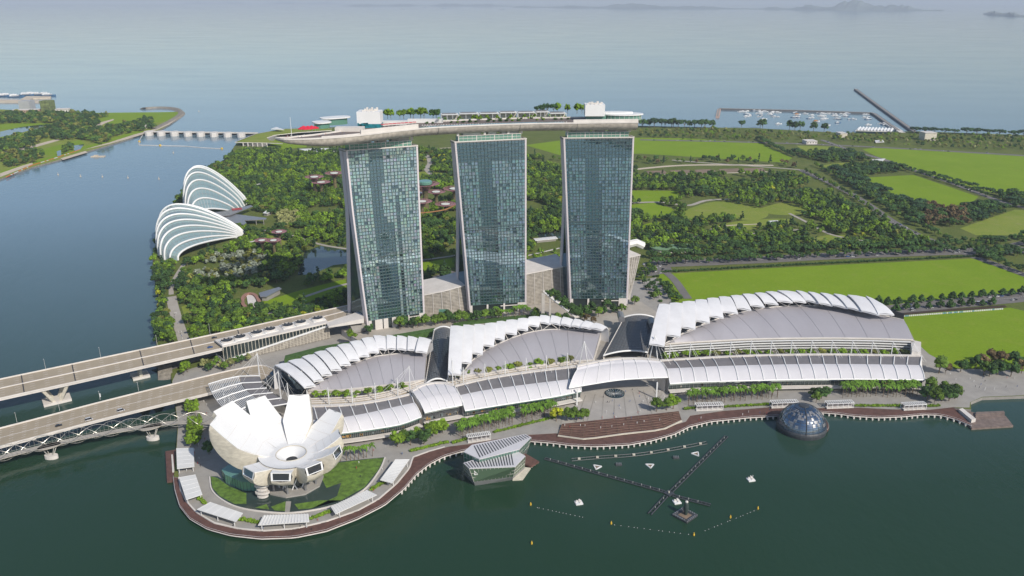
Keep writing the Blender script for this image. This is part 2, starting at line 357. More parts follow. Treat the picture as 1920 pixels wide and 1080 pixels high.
LAND = [(326, 894), (330, 845), (333, 800), (328, 757), (322, 715), (320, 694), (298, 692), (295, 655), (288, 610), (298, 560), (285, 505), (289, 470), (295, 440), (329, 378), (346, 350), (389, 317), (424, 297), (441, 272), (446, 264), (490, 249), (530, 241.5),
    (640, 238), (800, 236), (1000, 235), (1200, 236), (1335, 239), (1413, 240), (1500, 245), (1580, 249), (1680, 247), (1713, 246), (1800, 249), (1920, 253), (2700, 275), (3300, 742), (1990, 738), (1920, 742), (1842, 745), (1820, 754), (1821, 768), (1800, 766)] + COAST_IN[::-1]
land = MB().prism(GL(LAND, ZL), -3, ZL, m=0, mside=1).build('ground', [M['ground'], M['conc_d']]); struct(land)
HEAD = [(-300, 470), (-120, 380), (0, 335), (60, 313), (120, 297), (165, 283), (245, 259), (268, 250), (283, 248), (300, 243), (318, 233), (343, 214), (335, 209.5), (300, 210.5), (200, 212), (130, 210), (60, 207.5), (0, 205), (-500, 203), (-900, 300)]
struct(MB().prism(GL(HEAD, ZL), -3, ZL, m=0, mside=1).build('headland', [M['lawn2'], M['rock']]))
def sheet(name, px, mt, z, kind='structure'): return struct(MB().poly(GL(px, z)).build(name, mt), kind)
FIELD_A = [(1232, 514), (1500, 500), (1838, 484), (1980, 540), (1925, 548), (1680, 575), (1268, 580)]
FIELD_B = [(1640, 592), (1895, 577), (1960, 592), (1960, 700), (1850, 690), (1793, 690), (1742, 664), (1700, 625)]
FIELD_C = [(985, 272), (1060, 262), (1190, 258), (1280, 259), (1423, 267), (1486, 296), (1470, 305), (1330, 296), (1200, 288), (1050, 291)]
FIELD_D = [(1493, 273), (1573, 275), (1588, 283), (1545, 288), (1510, 285)]
FIELD_E = [(1617, 280), (1640, 277), (1940, 293), (2300, 330), (2050, 375), (1920, 361), (1860, 361), (1707, 317), (1643, 293)]
FIELD_F = [(1620, 333), (1713, 328), (1835, 369), (1822, 380), (1770, 388), (1693, 376)]
FIELD_G = [(1800, 428), (1903, 393), (2000, 400), (2000, 450), (1920, 441), (1830, 441)]
LAWNS = [([(1182, 357), (1270, 358), (1278, 372), (1240, 378), (1182, 380)], 0), ([(1182, 384), (1225, 380), (1258, 390), (1276, 404), (1240, 409), (1212, 407), (1182, 402)], 0), ([(1280, 395), (1340, 378), (1400, 384), (1440, 398), (1420, 412), (1330, 410), (1290, 415)], 1),
    ([(492, 566), (560, 545), (648, 523), (650, 549), (565, 570), (500, 577)], 0), ([(788, 493), (852, 483), (852, 501), (788, 513)], 0), ([(985, 487), (1062, 471), (1062, 480), (985, 497)], 1), ([(1540, 311), (1570, 306), (1640, 304), (1650, 308), (1560, 315)], 1), ([(1330, 425), (1390, 414), (1470, 410), (1490, 418), (1430, 428), (1360, 434)], 1), ([(1420, 392), (1470, 380), (1510, 392), (1500, 402), (1450, 402)], 1), ([(1190, 425), (1230, 415), (1250, 420), (1210, 432)], 0), ([(1500, 452), (1560, 440), (1600, 446), (1550, 458)], 1), ([(670, 330), (760, 322), (850, 326), (840, 334), (720, 340)], 1), ([(480, 430), (540, 455), (545, 470), (520, 470)], 1),
    ([(340, 575), (352, 573), (362, 600), (350, 604)], 1), ([(540, 283), (600, 281), (640, 285), (560, 290)], 1), ([(505, 255), (575, 264), (575, 276), (500, 283)], 0)]
for k, f in enumerate((FIELD_A, FIELD_B, FIELD_C, FIELD_D, FIELD_E, FIELD_F, FIELD_G)): sheet('field', f, M['lawn'] if k in (0, 1, 2, 4, 5) else M['lawn2'], ZL + .10)
for j, (f, k) in enumerate(LAWNS): sheet('lawn', [PX(q) for q in smooth(GL(f + [f[0]], ZL), 40)[:-1]] if k else f, M['lawn2'] if k else M['lawn'], ZL + .07 + .005 * j)
HL = [[(0, 232), (60, 230), (120, 233), (112, 237), (60, 241), (0, 243)], [(130, 212), (330, 210), (338, 213), (310, 228), (250, 235), (215, 238), (200, 230), (150, 228)], [(0, 256), (28, 253), (10, 262), (0, 264)], [(60, 285), (150, 262), (160, 270), (110, 290), (90, 292)], [(0, 331), (60, 309), (165, 279), (245, 256), (270, 247), (260, 244), (160, 274), (60, 303), (0, 322)]]
for f in HL: sheet('lawn', f, M['lawn'], ZL + .09)
sheet('beach', [(113, 297), (160, 283), (164, 286), (118, 300)], M['sand'], ZL + .14)
sheet('lagoon', [(0, 247), (40, 238), (75, 234), (118, 232), (60, 243), (35, 250), (0, 257)], M['pond'], ZL + .16)
sheet('inlet', [(138, 273), (158, 270), (150, 281), (139, 283)], M['pond'], ZL + .16); sheet('inlet', [(106, 284), (114, 281), (115, 291), (108, 293)], M['pond'], ZL + .16)
for f in ([(0, 287), (22, 281), (60, 273), (85, 266), (110, 260), (112, 263), (60, 278), (20, 288), (0, 293)], [(155, 245), (175, 238), (190, 229), (212, 223), (214, 225), (195, 232), (178, 243)], [(0, 325), (40, 311), (60, 305), (62, 308), (0, 332)], [(155, 281), (205, 267), (252, 252), (283, 244), (300, 238), (330, 222), (340, 213), (344, 214), (318, 233), (296, 243), (255, 256), (205, 270)]): sheet('path', f, M['sand'], ZL + .13)
POND = [(558, 516), (563, 500), (571, 472), (600, 461), (622, 464), (652, 470), (652, 494), (625, 497), (600, 508), (585, 514)]
sheet('pond', POND, M['pond'], ZL + .12); sheet('pond', [(1000, 440), (1030, 432), (1062, 432), (1062, 446), (1020, 449)], M['pond'], ZL + .12); sheet('pond', [(1215, 444), (1235, 430), (1280, 430), (1275, 440), (1230, 448)], M['pond'], ZL + .12)
bank = struct(MB().prism([(-2500, -130, 2.5), (-600, -60, 2.5), (0, -90, 2.5), (500, -40, 2.5), (2500, -130, 2.5), (2500, -2900, 2.5), (-2500, -2900, 2.5)], -3, 2.5).build('opposite_bank', mat('city_ground', (.05, .055, .05), .95, .5, .02)))   # the city side behind the camera, seen in the hotel glass
# paved bayfront, plaza, garden paths, roads
PAVED = [(335.5, 895.5), (331, 845), (334, 800), (329, 757), (323, 715), (330, 700), (395, 680), (420, 650), (640, 600), (700, 590), (990, 560), (1230, 520), (1275, 585), (1640, 600), (1700, 612), (1740, 662), (1790, 692), (1860, 692), (2050, 700), (1990, 738), (1920, 741), (1842, 744), (1819, 754), (1818, 764), (1800, 764)] + COAST_IN[::-1]
sheet('promenade', PAVED, M['paving'], ZL + .06)
sheet('plaza', [(1062, 740), (1075, 706), (1250, 700), (1256, 735), (1278, 775), (1150, 790), (1052, 800)], M['plaza'], ZL + .16)
ROADS = [([(1500, 318), (1560, 345), (1620, 378), (1690, 425), (1790, 468), (1880, 500), (1960, 530)], 13), ([(1225, 495), (1400, 488), (1600, 478), (1840, 470), (1960, 468)], 26), ([(1660, 583), (1760, 571), (1860, 562), (1960, 552)], 26), ([(1540, 262), (1600, 283), (1660, 300), (1710, 318), (1790, 345), (1870, 375), (1960, 400)], 12),
    ([(1200, 262), (1300, 264), (1420, 267), (1560, 272), (1700, 279), (1960, 294)], 14), ([(1790, 468), (1840, 470), (1920, 455)], 12), ([(295, 690), (420, 650), (560, 620), (650, 588), (700, 560), (860, 512)], 24), ([(1200, 520), (1225, 500), (1260, 520), (1290, 560)], 9)]
for k, (px, wd) in enumerate(ROADS): struct(MB().ribbon(smooth(GL(px, ZL + .29 + .01 * k), 40), wd, .1).build('road', M['asphalt']))
sheet('car_park', [(1205, 493), (1250, 487), (1262, 510), (1215, 518)], M['asphalt'], ZL + .24)
mk = MB()
for px, wd in ROADS[:4]:
    c = smooth(GL(px, ZL + .40), 160)
    for a, b in list(zip(c, c[1:]))[::2]: mk.ribbon([a, b], .35, .02)
struct(mk.build('lane_markings', M['white']))
PATHS = [([(321, 556), (325, 575), (333, 602), (344, 636), (352, 660)], 10, 'paving_w'), ([(321, 552), (322, 535), (332, 515), (345, 495)], 5, 'paving_w'), ([(440, 425), (500, 432), (545, 440), (600, 458), (660, 468)], 5, 'paving_w'), ([(800, 290), (806, 305), (800, 318), (815, 332)], 9, 'paving_w'), ([(1182, 380), (1240, 379), (1290, 385), (1330, 375), (1420, 372)], 7, 'paving_w'),
    ([(1185, 318), (1260, 311), (1330, 309), (1450, 310)], 11, 'sand'), ([(1190, 329), (1300, 326), (1440, 322)], 6, 'sand'), ([(560, 560), (620, 540), (660, 530)], 5, 'paving_w'), ([(1480, 400), (1520, 420), (1560, 440), (1640, 455)], 5, 'paving_w'), ([(700, 290), (760, 282), (860, 276)], 5, 'sand'), ([(790, 488), (860, 478)], 4, 'paving_w'), ([(985, 480), (1062, 462)], 3, 'conc_l'),
    ([(1260, 300), (1320, 305), (1420, 312), (1500, 318)], 7, 'paving_w'), ([(1470, 350), (1500, 370), (1540, 395)], 4, 'paving_w'), ([(1380, 440), (1440, 436), (1500, 430)], 4, 'paving_w'), ([(490, 590), (560, 575), (640, 556)], 4, 'paving_w'), ([(1300, 445), (1350, 425), (1420, 420)], 3, 'sand')]
for k, (px, wd, mt) in enumerate(PATHS): struct(MB().ribbon(smooth(GL(px, ZL + .17 + .006 * k), 30), wd, .1).build('path', M[mt]))
for k in range(5):
    x = 1210 + k * 46; sheet('planting_bed', [(x, 320.5 - k * 1.2), (x + 36, 319.5 - k * 1.3), (x + 42, 325.5 - k * 1.2), (x + 4, 327 - k * 1.1)], M['earth'], ZL + .19)
# boardwalk along the bay, with its row of pile caps
ci, co = resample(GL(COAST_IN, 2.2), 160), resample(GL(COAST_OUT, 2.2), 160)
bw = thing('boardwalk', 'dark red timber boardwalk winding along the edge of the bay', 'boardwalk')
b = MB(); b.grid([[q + Vector((0, 0, .02)) for q in ci], co]); b.grid([co, [q - Vector((0, 0, .7)) for q in co]], m=1); b.build('deck', [M['timber'], M['conc_l']], bw)
MB().tube([q + Vector((0, 0, 1.1)) for q in co], .07, 4).build('railing', M['white'], bw)
MB().tube([q + Vector((0, 0, -.2)) for q in co], .22, 4).build('edge_beam', M['conc_l'], bw)
pc = MB()
for q in resample([v for v in co], 150)[46:]:
    pc.box((q.x, q.y, -.6), 1.0, 1.7, 2.0)
pc.build('pile_caps', M['conc_l'], bw)['kind'] = 'stuff'
ki = MB(); ki.ribbon([q + Vector((0, 0, .62)) for q in ci[:62]], .9, .7); ki.build('kerb', M['conc_l'], bw)
# far islands on the horizon and the sky beyond
def island(px, hs, dist):
    P = []
    for x, y in px: P.append(G(x, y, 0))
    P = resample(P, 60); rnd = random.Random(len(px)); rows = []
    for off, hk in ((0, 0), (150, .55), (500, 1), (1500, .7), (2500, 0)):
        row = []
        for i, p in enumerate(P):
            t = i / 59; h = hs * math.sin(math.pi * t) ** .5 * (.55 + .45 * math.sin(t * 17 + len(px) * 2) * math.sin(t * 7.3 + 1)) * (1 + .25 * rnd.uniform(-1, 1))
            d = Vector((p.x, p.y, 0)).normalized(); row.append(Vector((p.x, p.y, 0)) + d * off + Vector((0, 0, max(0, h * hk) - (3 if hk == 0 else 0))))
        rows.append(row)
    struct(MB().grid(rows).build('hills', M['hill']))
island([(640, 12), (780, 11.5), (960, 12)], 120, 0); island([(960, 14), (1150, 16), (1330, 17), (1440, 18)], 130, 0); island([(1430, 18), (1560, 19.5), (1680, 20), (1770, 21)], 230, 0); island([(1843, 28), (1920, 33), (2100, 40)], 110, 0); island([(330, 6), (500, 6.5), (660, 7)], 110, 0)
# ---------------------------------------------------------------- hotel towers
ZT, ZB, ZJ = 173.5, 18.0, 125.0
def hotel_tower(TL, TR, BL, BR, d, dtop, dbase, label, cols, seed, dark_top, ZT=173.5):
    rng = random.Random(seed); A0, B0, A1, B1 = G(*TL, ZT), G(*TR, ZT), G(*BL, ZB), G(*BR, ZB)
    d = Vector((d[0], d[1], 0)).normalized(); root = thing('hotel_tower', label, 'tower', (A1.x, A1.y, 12))
    wl_ = .62 if seed == 1 else 1.0
    def k(z): return wl_ * (ZT - z) / (ZT - ZB) + (1 - wl_) * (max(0, ZJ - z) / (ZJ - ZB)) ** 1.15
    def W(u, z):
        p = A0.lerp(A1, k(z)).lerp(B0.lerp(B1, k(z)), u); return Vector((p.x, p.y, z))
    def EV(z): return dtop + (dbase - dtop) * (max(0, ZJ - z) / (ZJ - ZB)) ** 1.15
    nrm = lambda z: Vector(((W(1, z) - W(0, z)).y, -(W(1, z) - W(0, z)).x, 0)).normalized()
    NU, NZ = 20, 52; zs = [ZB + (ZT - ZB) * i / NZ for i in range(NZ + 1)]
    # facade: every pane carries the tint of its own curtain or empty room
    f = MB(); f.open = True; mid0, mid1, core = cols
    for j in range(NZ):
        for i in range(NU):
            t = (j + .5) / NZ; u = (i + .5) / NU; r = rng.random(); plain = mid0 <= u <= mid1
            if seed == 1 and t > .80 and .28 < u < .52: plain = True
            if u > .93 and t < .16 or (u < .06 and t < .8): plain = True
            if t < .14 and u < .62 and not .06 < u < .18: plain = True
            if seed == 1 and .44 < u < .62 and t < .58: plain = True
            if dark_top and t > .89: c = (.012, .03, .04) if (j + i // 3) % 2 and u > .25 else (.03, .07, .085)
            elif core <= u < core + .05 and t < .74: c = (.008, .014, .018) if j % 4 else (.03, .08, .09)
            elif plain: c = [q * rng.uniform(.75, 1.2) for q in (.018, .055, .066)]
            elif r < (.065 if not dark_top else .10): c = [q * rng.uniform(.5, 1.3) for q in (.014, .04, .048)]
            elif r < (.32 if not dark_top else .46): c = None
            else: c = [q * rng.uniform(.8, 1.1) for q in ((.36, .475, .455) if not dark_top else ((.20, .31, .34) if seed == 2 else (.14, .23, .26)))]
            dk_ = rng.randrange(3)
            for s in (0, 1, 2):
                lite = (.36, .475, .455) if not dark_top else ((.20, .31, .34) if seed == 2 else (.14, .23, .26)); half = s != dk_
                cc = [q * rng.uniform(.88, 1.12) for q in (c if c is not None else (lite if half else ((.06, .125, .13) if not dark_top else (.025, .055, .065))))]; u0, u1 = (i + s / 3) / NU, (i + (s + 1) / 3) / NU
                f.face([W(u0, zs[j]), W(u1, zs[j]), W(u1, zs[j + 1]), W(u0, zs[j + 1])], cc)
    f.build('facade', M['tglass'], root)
    m = MB()
    for z in zs:
        n = nrm(z) * .12; a, b = W(0, z) + n, W(1, z) + n; m.bar(a, b, .35, .62)
    for i in range(NU + 1):
        for a, b in zip(zs[::4], zs[4::4]): m.bar(W(i / NU, a) + nrm(a) * .2, W(i / NU, b) + nrm(b) * .2, .22 if i % 4 else .5, .5)
    if seed != 1:
        for z in (95.0, 97.0): m.bar(W(.02, z) + nrm(z) * .5, W(.98, z) + nrm(z) * .5, .6, .5)
    m.build('mullions', M['mullion'], root)
    for end, sg in ((0, -1), (1, 1)):
        wl, el, inf = [], [], []; nz = 26
        for i in range(nz + 1):
            z = 12 + (ZT - 12) * i / nz; p = W(end, z); o = (W(1, z) - W(0, z)).normalized() * sg; e = EV(z); th = min(5.2, e / 2)
            q = lambda v, out: p + d * v + o * out
            wl.append([q(-.5, -.6), q(-.5, .9), q(th, .9), q(th, -.6)]); el.append([q(e - th, -.6), q(e - th, .9), q(e, .9), q(e, -.6)]); inf.append([q(th, .1), q(e - th, .1)])
        MB().grid(wl, True).build('west_leg', M['endwall'], root); MB().grid(el, True).build('east_leg', M['endwall'], root)
        MB().grid(inf).build('end_glazing', M['eglass'], root)
    ef = MB()
    for a, b in zip(zs[::4], zs[4::4]): ef.face([W(0, a) + d * (EV(a) - .4), W(1, a) + d * (EV(a) - .4), W(1, b) + d * (EV(b) - .4), W(0, b) + d * (EV(b) - .4)], (.05, .11, .12))
    ef.build('rear_facade', M['tglass'], root)
    R0, R1 = W(0, ZT), W(1, ZT); x = (R1 - R0).normalized()
    rf = MB(); rf.prism([R0 - x, R1 + x, R1 + x + d * dtop, R0 - x + d * dtop], ZT - 1, ZT + .3); rf.build('roof', M['conc_d'], root)
    MB().bar(R0 - x - d * .4 + Vector((0, 0, .4)), R1 + x - d * .4 + Vector((0, 0, .4)), .8, .9).bar(R0 - x + Vector((0, 0, .5)), R0 - x + d * dtop + Vector((0, 0, .5)), .8, .9).bar(R1 + x + Vector((0, 0, .5)), R1 + x + d * dtop + Vector((0, 0, .5)), .8, .9).build('parapet', M['conc_l'], root)
    c0, c1 = R0 + x * 3.5 + d * 1.6, R1 - x * 3.5 + d * 1.6
    MB().prism([c0, c1, c1 + d * (dtop - 3), c0 + d * (dtop - 3)], ZT + .3, ZT + 5.2, mside=0).build('crown_glazing', M['gglass'], root)
    cr = MB()
    for i in range(15): p = c0.lerp(c1, i / 14) - d * .1; cr.bar(p + Vector((0, 0, .3)), p + Vector((0, 0, 5.3)), .25 if i % 4 else .8, .25)
    cr.bar(c0 + Vector((0, 0, 2.8)), c1 + Vector((0, 0, 2.8)), .3, .3); cr.bar(c0 + Vector((0, 0, 5.3)) - d * .2, c1 + Vector((0, 0, 5.3)) - d * .2, .8, .4)
    cr.build('crown_frame', M['conc_l'], root)
    for t in (.06, .44, .78, .97):
        p = R0.lerp(R1, t) + d * 4; MB().box((p.x, p.y, ZT + 5), 2, 2, 8.5).build('strut', M['conc_l'], root)
    pl = MB()
    for a, b in ((.14, .40), (.50, .62), (.7, .95)): p0, p1 = R0.lerp(R1, a) + d * 6, R0.lerp(R1, b) + d * 6; pl.prism([p0, p1, p1 + d * 6, p0 + d * 6], ZT + 5.2, ZT + 9.5)
    each(pl, 'plant_room', M['conc_l'], root)
    # base: pale piers and dark recesses under the glass
    bs = MB(); p0, p1 = W(0, ZB), W(1, ZB); n = nrm(ZB)
    bs.prism([p0 - n * 1.2, p1 - n * 1.2, p1 - n * 8, p0 - n * 8], 4, ZB - .1); bs.build('base_recess', M['mallglass'], root)
    pc = MB()
    for a, b in (((.02, .07), (.13, .26), (.28, .36), (.43, .52), (.58, .67), (.72, .74), (.92, 1.0)) if seed == 1 else ((.0, .045), (.30, .33), (.60, .63), (.86, 1.0))):
        q0, q1 = p0.lerp(p1, a), p0.lerp(p1, b); pc.prism([q0 + n * .4, q1 + n * .4, q1 - n * 1.4, q0 - n * 1.4], 4, ZB)
    pc.bar(p0.lerp(p1, .55) + Vector((0, 0, -2.5)), p1 + Vector((0, 0, -2.5)), .6, .8); each(pc, 'base_pier', M['conc_l'], root)
    return root, W, d, EV
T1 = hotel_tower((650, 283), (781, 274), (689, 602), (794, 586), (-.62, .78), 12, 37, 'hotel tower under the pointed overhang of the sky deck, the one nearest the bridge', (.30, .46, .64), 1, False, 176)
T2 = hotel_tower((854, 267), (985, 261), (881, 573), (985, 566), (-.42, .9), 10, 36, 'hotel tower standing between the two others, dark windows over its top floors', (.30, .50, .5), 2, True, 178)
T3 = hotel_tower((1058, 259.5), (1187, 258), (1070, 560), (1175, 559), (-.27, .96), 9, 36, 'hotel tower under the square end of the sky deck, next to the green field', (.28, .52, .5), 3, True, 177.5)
# ---------------------------------------------------------------- sky deck across the three towers
DZ = 192.0
rim = smooth([G(x, y, 193) for x, y in ((516, 257.8), (535, 260.3), (575, 259.6), (616, 257.5), (670, 253), (785, 240.5), (870, 235.5), (985, 231.3), (1072, 230), (1197, 228.5))], 90)
sd = thing('sky_deck', 'long boat-shaped pale deck with gardens spanning the tops of three towers', 'sky deck', (rim[45].x, rim[45].y, 185))
hull, dk, far = MB(), [], []
rows = []
for i, p in enumerate(rim):
    t = i / 89; dr = rim[min(i + 1, 89)] - rim[max(i - 1, 0)]; dr.z = 0; dr.normalize(); n = Vector((-dr.y, dr.x, 0))
    wd = 37 * min(1, (t / .30) ** .62) * (1 - .25 * max(0, (t - .85) / .15) ** 2) + .6; dp = 8.6 * min(1, .25 + (t / .14) ** .8 * .75)
    sec = [(0, 0), (.006, -.22), (.025, -.45), (.07, -.68), (.14, -.86), (.28, -1), (.5, -1.04), (.72, -1), (.86, -.86), (.95, -.6), (.99, -.3), (1, 0)]
    rows.append([p + n * (wd * a) + Vector((0, 0, dp * b)) for a, b in sec]); dk.append([p + n * .5 + Vector((0, 0, -1)), p + n * (wd - .5) + Vector((0, 0, -1))]); far.append(p + n * wd)
hull.grid(rows); hull.face(rows[-1]); hull.build('hull', M['hull'], sd, True)
MB().grid(dk).build('deck', M['deck'], sd)
MB().ribbon([p + Vector((0, 0, .25)) for p in rim], .7, 1.3).build('rim', M['conc_l'], sd); MB().ribbon([p + Vector((0, 0, .25)) for p in far], .7, 1.3).build('rim', M['conc_l'], sd)
jn = MB()
for i in (40, 60, 74): jn.tube([q + (rows[i][5] - rows[i][6]) * 0 + Vector((0, 0, -.02)) for q in rows[i][:7]], .35, 4)
each(jn, 'movement_joint', M['conc_d'], sd)
def on_rim(x): return min(range(90), key=lambda i: abs(PX(rim[i])[0] - x))
def rn(i):
    dr = rim[min(i + 1, 89)] - rim[max(i - 1, 0)]; dr.z = 0; dr.normalize(); return Vector((-dr.y, dr.x, 0))
def wallrun(x0, x1, h, nm, off=.3):
    b = MB(); i0, i1 = on_rim(x0), on_rim(x1); b.grid([[rim[i] + rn(i) * off for i in range(i0, i1 + 1)], [rim[i] + rn(i) * (off + .1) + Vector((0, 0, h)) for i in range(i0, i1 + 1)], [rim[i] + rn(i) * (off + 1.2) + Vector((0, 0, h)) for i in range(i0, i1 + 1)], [rim[i] + rn(i) * (off + 1.3) for i in range(i0, i1 + 1)]]); b.face([rim[i0] + rn(i0) * off, rim[i0] + rn(i0) * (off + 1.3), rim[i0] + rn(i0) * (off + 1.3) + Vector((0, 0, h)), rim[i0] + rn(i0) * off + Vector((0, 0, h))]); return b.build(nm, M['conc_l'], sd)
wallrun(681, 786, 3.6, 'raised_parapet'); wallrun(1074, 1198, 2.6, 'raised_parapet'); wallrun(600, 681, .8, 'raised_parapet', 1.5)
pb = MB(); i0, i1 = on_rim(790), on_rim(1070); pb.grid([[rim[i] + rn(i) * 1.0 + Vector((0, 0, -.35)) for i in range(i0, i1)], [rim[i] + rn(i) * 8 + Vector((0, 0, -.35)) for i in range(i0, i1)]]); pb.build('pool', M['poolw'], sd)
def dpt(x, y, z=DZ): return G(x, y, z)
def deck_block(x0, x1, yb, yt, depth, mt, nm, parent=None, root=sd, z0=DZ):
    a, b = dpt(x0, yb, z0), dpt(x1, yb, z0); n = Vector((-(b - a).y, (b - a).x, 0)).normalized(); h = ZH((a + b) / 2, yt)
    bk = MB().prism([a, b, b + n * depth, a + n * depth], z0, h); return bk.build(nm, mt, root), a, b, n, h
_, a, b, n, h = deck_block(671, 714, 240, 232.5, 15, M['teal'], 'lift_lobby'); _, a, b, n, h = deck_block(669.5, 713.5, 232.5, 210, 16, M['white'], 'plant_tower', z0=ZH((a + b) / 2, 232.5))
mu = MB(); rng = random.Random(3)
for k in range(26):
    p = (a + b) / 2 + (b - a) * rng.uniform(-.47, -.02); q0 = p.lerp(p, 0)
    mu.box((p.x - n.x * .1, p.y - n.y * .1, 193 + rng.uniform(.5, 2.6)), rng.uniform(.8, 2.6), .3, rng.uniform(.4, 1.0), math.atan2((b - a).y, (b - a).x))
mu.build('mural_pattern', M['poolw'], sd)
rt = MB()
for k in range(9): p = a.lerp(b, .25 + .07 * k) + n * (4 + 3 * (k % 3)); rt.box((p.x, p.y, h), 1.6, 1.6, 1.2 + 1.6 * (k * 7 % 3) / 2)
each(rt, 'rooftop_unit', M['conc_l'], sd)
_, a, b, n, h2 = deck_block(1098.5, 1136, 227, 217, 14, M['gglass'], 'restaurant'); _, a, b, n, h = deck_block(1097, 1134, 218, 196.5, 15, M['white'], 'plant_tower', z0=h2)
rt = MB()
for k in range(8): p = a.lerp(b, .15 + .1 * k) + n * (3 + 4 * (k % 2)); rt.box((p.x, p.y, h), 2, 1.8, 1 + (k % 3) * .7)
each(rt, 'rooftop_unit', M['conc_l'], sd)
# round restaurant at the square end: glass ring, planted ledge, white disc roof
c = dpt(1168, 224); pts = [(c.x + 17 * math.cos(t), c.y + 9 * math.sin(t)) for t in [k * math.pi / 12 for k in range(24)]]
MB().prism([(x, y, 0) for x, y in pts], DZ, DZ + 4.6).build('restaurant_glazing', M['gglass'], sd)
MB().prism([(c.x + (x - c.x) * 1.12, c.y + (y - c.y) * 1.12, 0) for x, y in pts], DZ + 4.6, DZ + 5.6).prism([(c.x - 5 + (x - c.x) * .85, c.y + 3 + (y - c.y) * .7, 0) for x, y in pts], DZ + 5.6, DZ + 6.8).build('restaurant_roof', M['white'], sd)
pf = MB()
for x, y in pts:
    pf.bar((x, y, DZ), (x, y, DZ + 4.7), .3, .3)
pf.build('window_posts', M['conc_l'], sd)
# bar roofs at the pointed end
for (x0, x1, yb, hh, dpth, nm) in ((592, 626, 243, 4.5, 16, 'bar_roof'), (606, 662, 237, 5.6, 15, 'club_roof')):
    a, b = dpt(x0, yb), dpt(x1, yb - (x1 - x0) * .075); n = Vector((-(b - a).y, (b - a).x, 0)).normalized(); m_ = (a + b) / 2 + n * dpth / 2; rx = (b - a).length / 2; ux = (b - a).normalized()
    el = [m_ + ux * rx * math.copysign(abs(math.cos(t)) ** .75, math.cos(t)) + n * dpth / 2 * math.copysign(abs(math.sin(t)) ** .75, math.sin(t)) for t in [k * math.pi / 12 for k in range(24)]]
    MB().prism(el, DZ + hh, DZ + hh + .9).build(nm, M['white'], sd); MB().prism([m_ + (p - m_) * .78 for p in el], DZ, DZ + hh).build('bar_glazing', M['gglass'], sd)
_, a, b, n, h = deck_block(628, 681, 247, 239.5, 9, M['conc_l'], 'terrace_step')
for k, (x0, x1, yb, dd) in enumerate(((716, 762, 234, 7), (764, 830, 230.5, 6))): _, a, b, n, h = deck_block(x0, x1, yb, yb - 6.5, dd, M['roofw'], 'pavilion')
mk = dpt(547, 256); MB().tube([mk, mk + Vector((0, 0, 16))], .25, 5, .12).build('flag_mast', M['white'], sd)
# long white pergola roofs carrying dark panels: each a thing standing on the deck
PG = [(828, 862, 224), (862, 900, 222.8), (900, 938, 221.7), (938, 972, 220.6), (972, 1006, 220), (1006, 1032, 219.3), (1032, 1064, 219.8)]
for k, (x0, x1, y) in enumerate(PG):
    a, b = dpt(x0, y), dpt(x1 - 2, y - .6); n = Vector((-(b - a).y, (b - a).x, 0)).normalized(); h = 3.9 - (.8 if k == 6 else 0) + .3 * (k % 2)
    t = thing('pergola', ['white flat pergola nearest the row of trees on the sky deck', 'white flat pergola with dark panels, second from the trees on the sky deck', 'long white pergola over the middle tower, third along the deck', 'white pergola in the middle of the seven along the sky deck', 'white pergola, fifth along the deck away from the square box', 'short white pergola beside the round dark trees on the sky deck', 'low white pergola next to the tall white box on the sky deck'][k], 'pergola', (a.x, a.y, DZ), 'pergolas along the sky deck')
    MB().prism([a, b, b + n * 11, a + n * 11], DZ + h, DZ + h + .45).build('roof', M['roofw'], t); MB().prism([a.lerp(b, .08) + n * 5, a.lerp(b, .9) + n * 5, a.lerp(b, .9) + n * 10, a.lerp(b, .08) + n * 10], DZ + h + .75, DZ + h + 1.0).build('roof_panels', M['metal'], t)
    ps = MB()
    for s in (0, .33, .66, 1):
        for q in (.5, 8): p = a.lerp(b, s) + n * q; ps.bar((p.x, p.y, DZ - .9), (p.x, p.y, DZ + h), .4, .4)
    each(ps, 'post', M['white'], t)
    MB().prism([a + n * 6, b + n * 6, b + n * 9, a + n * 9], DZ - .9, DZ + h - 1).build('back_wall', M['shell'], t)
# ---------------------------------------------------------------- louvred hotel lobby between and beside the towers
def lobby(px_eave, px_base, back, label, name='lobby_wing', zb=8.5, lean=None):
    base = [G(x, y, zb) for x, y in px_base]; top = []
    for (x, y), b0 in zip(px_eave, base): z = ZH(b0, y); p = G(x, y, z); top.append(p)
    r = thing(name, label, 'building', base[0]); n = Vector((-(base[-1] - base[0]).y, (base[-1] - base[0]).x, 0)).normalized()
    w = MB(); w.grid([base, [t - Vector((0, 0, .6)) for t in top]]); w.grid([[base[-1], top[-1]], [base[-1] + n * back, top[-1] + n * back]]); w.grid([[base[0], top[0]], [base[0] + n * back, top[0] + n * back]]); w.build('wall', M['louvre'], r)
    rr = MB(); rr.grid([[t - n * .8 for t in top], [t + n * back + Vector((0, 0, 2)) for t in top]]); rr.grid([[t - n * .8 for t in top], [t - n * .8 - Vector((0, 0, 1.1)) for t in top]]); rr.build('roof', M['conc_l'], r)
    fn = MB(); bp, tp = resample(base, 6), resample(top, 6)
    for p, q in zip(bp, tp): fn.bar(p - n * .25, q - n * .25, .5, .5)
    fn.build('ribs', M['conc_l'], r); return r
L1 = lobby([(795, 552), (834, 544), (874, 533)], [(796, 592), (838, 590), (880, 585)], 36, 'louvred grey lobby wing between the tower nearest the bridge and the middle tower')
p = G(832, 590, 13.3); MB().box((p.x, p.y - .4, 13), 9, .6, 6).build('doorway', M['gglass'], L1)
lobby([(985, 513), (1025, 505), (1066, 497)], [(986, 573), (1027, 568), (1068, 563)], 34, 'louvred grey lobby wing between the middle tower and the tower by the field')
L3 = lobby([(1176, 482), (1200, 477)], [(1175.5, 566), (1179, 565)], 30, 'leaning louvred end wall of the lobby beside the green field')
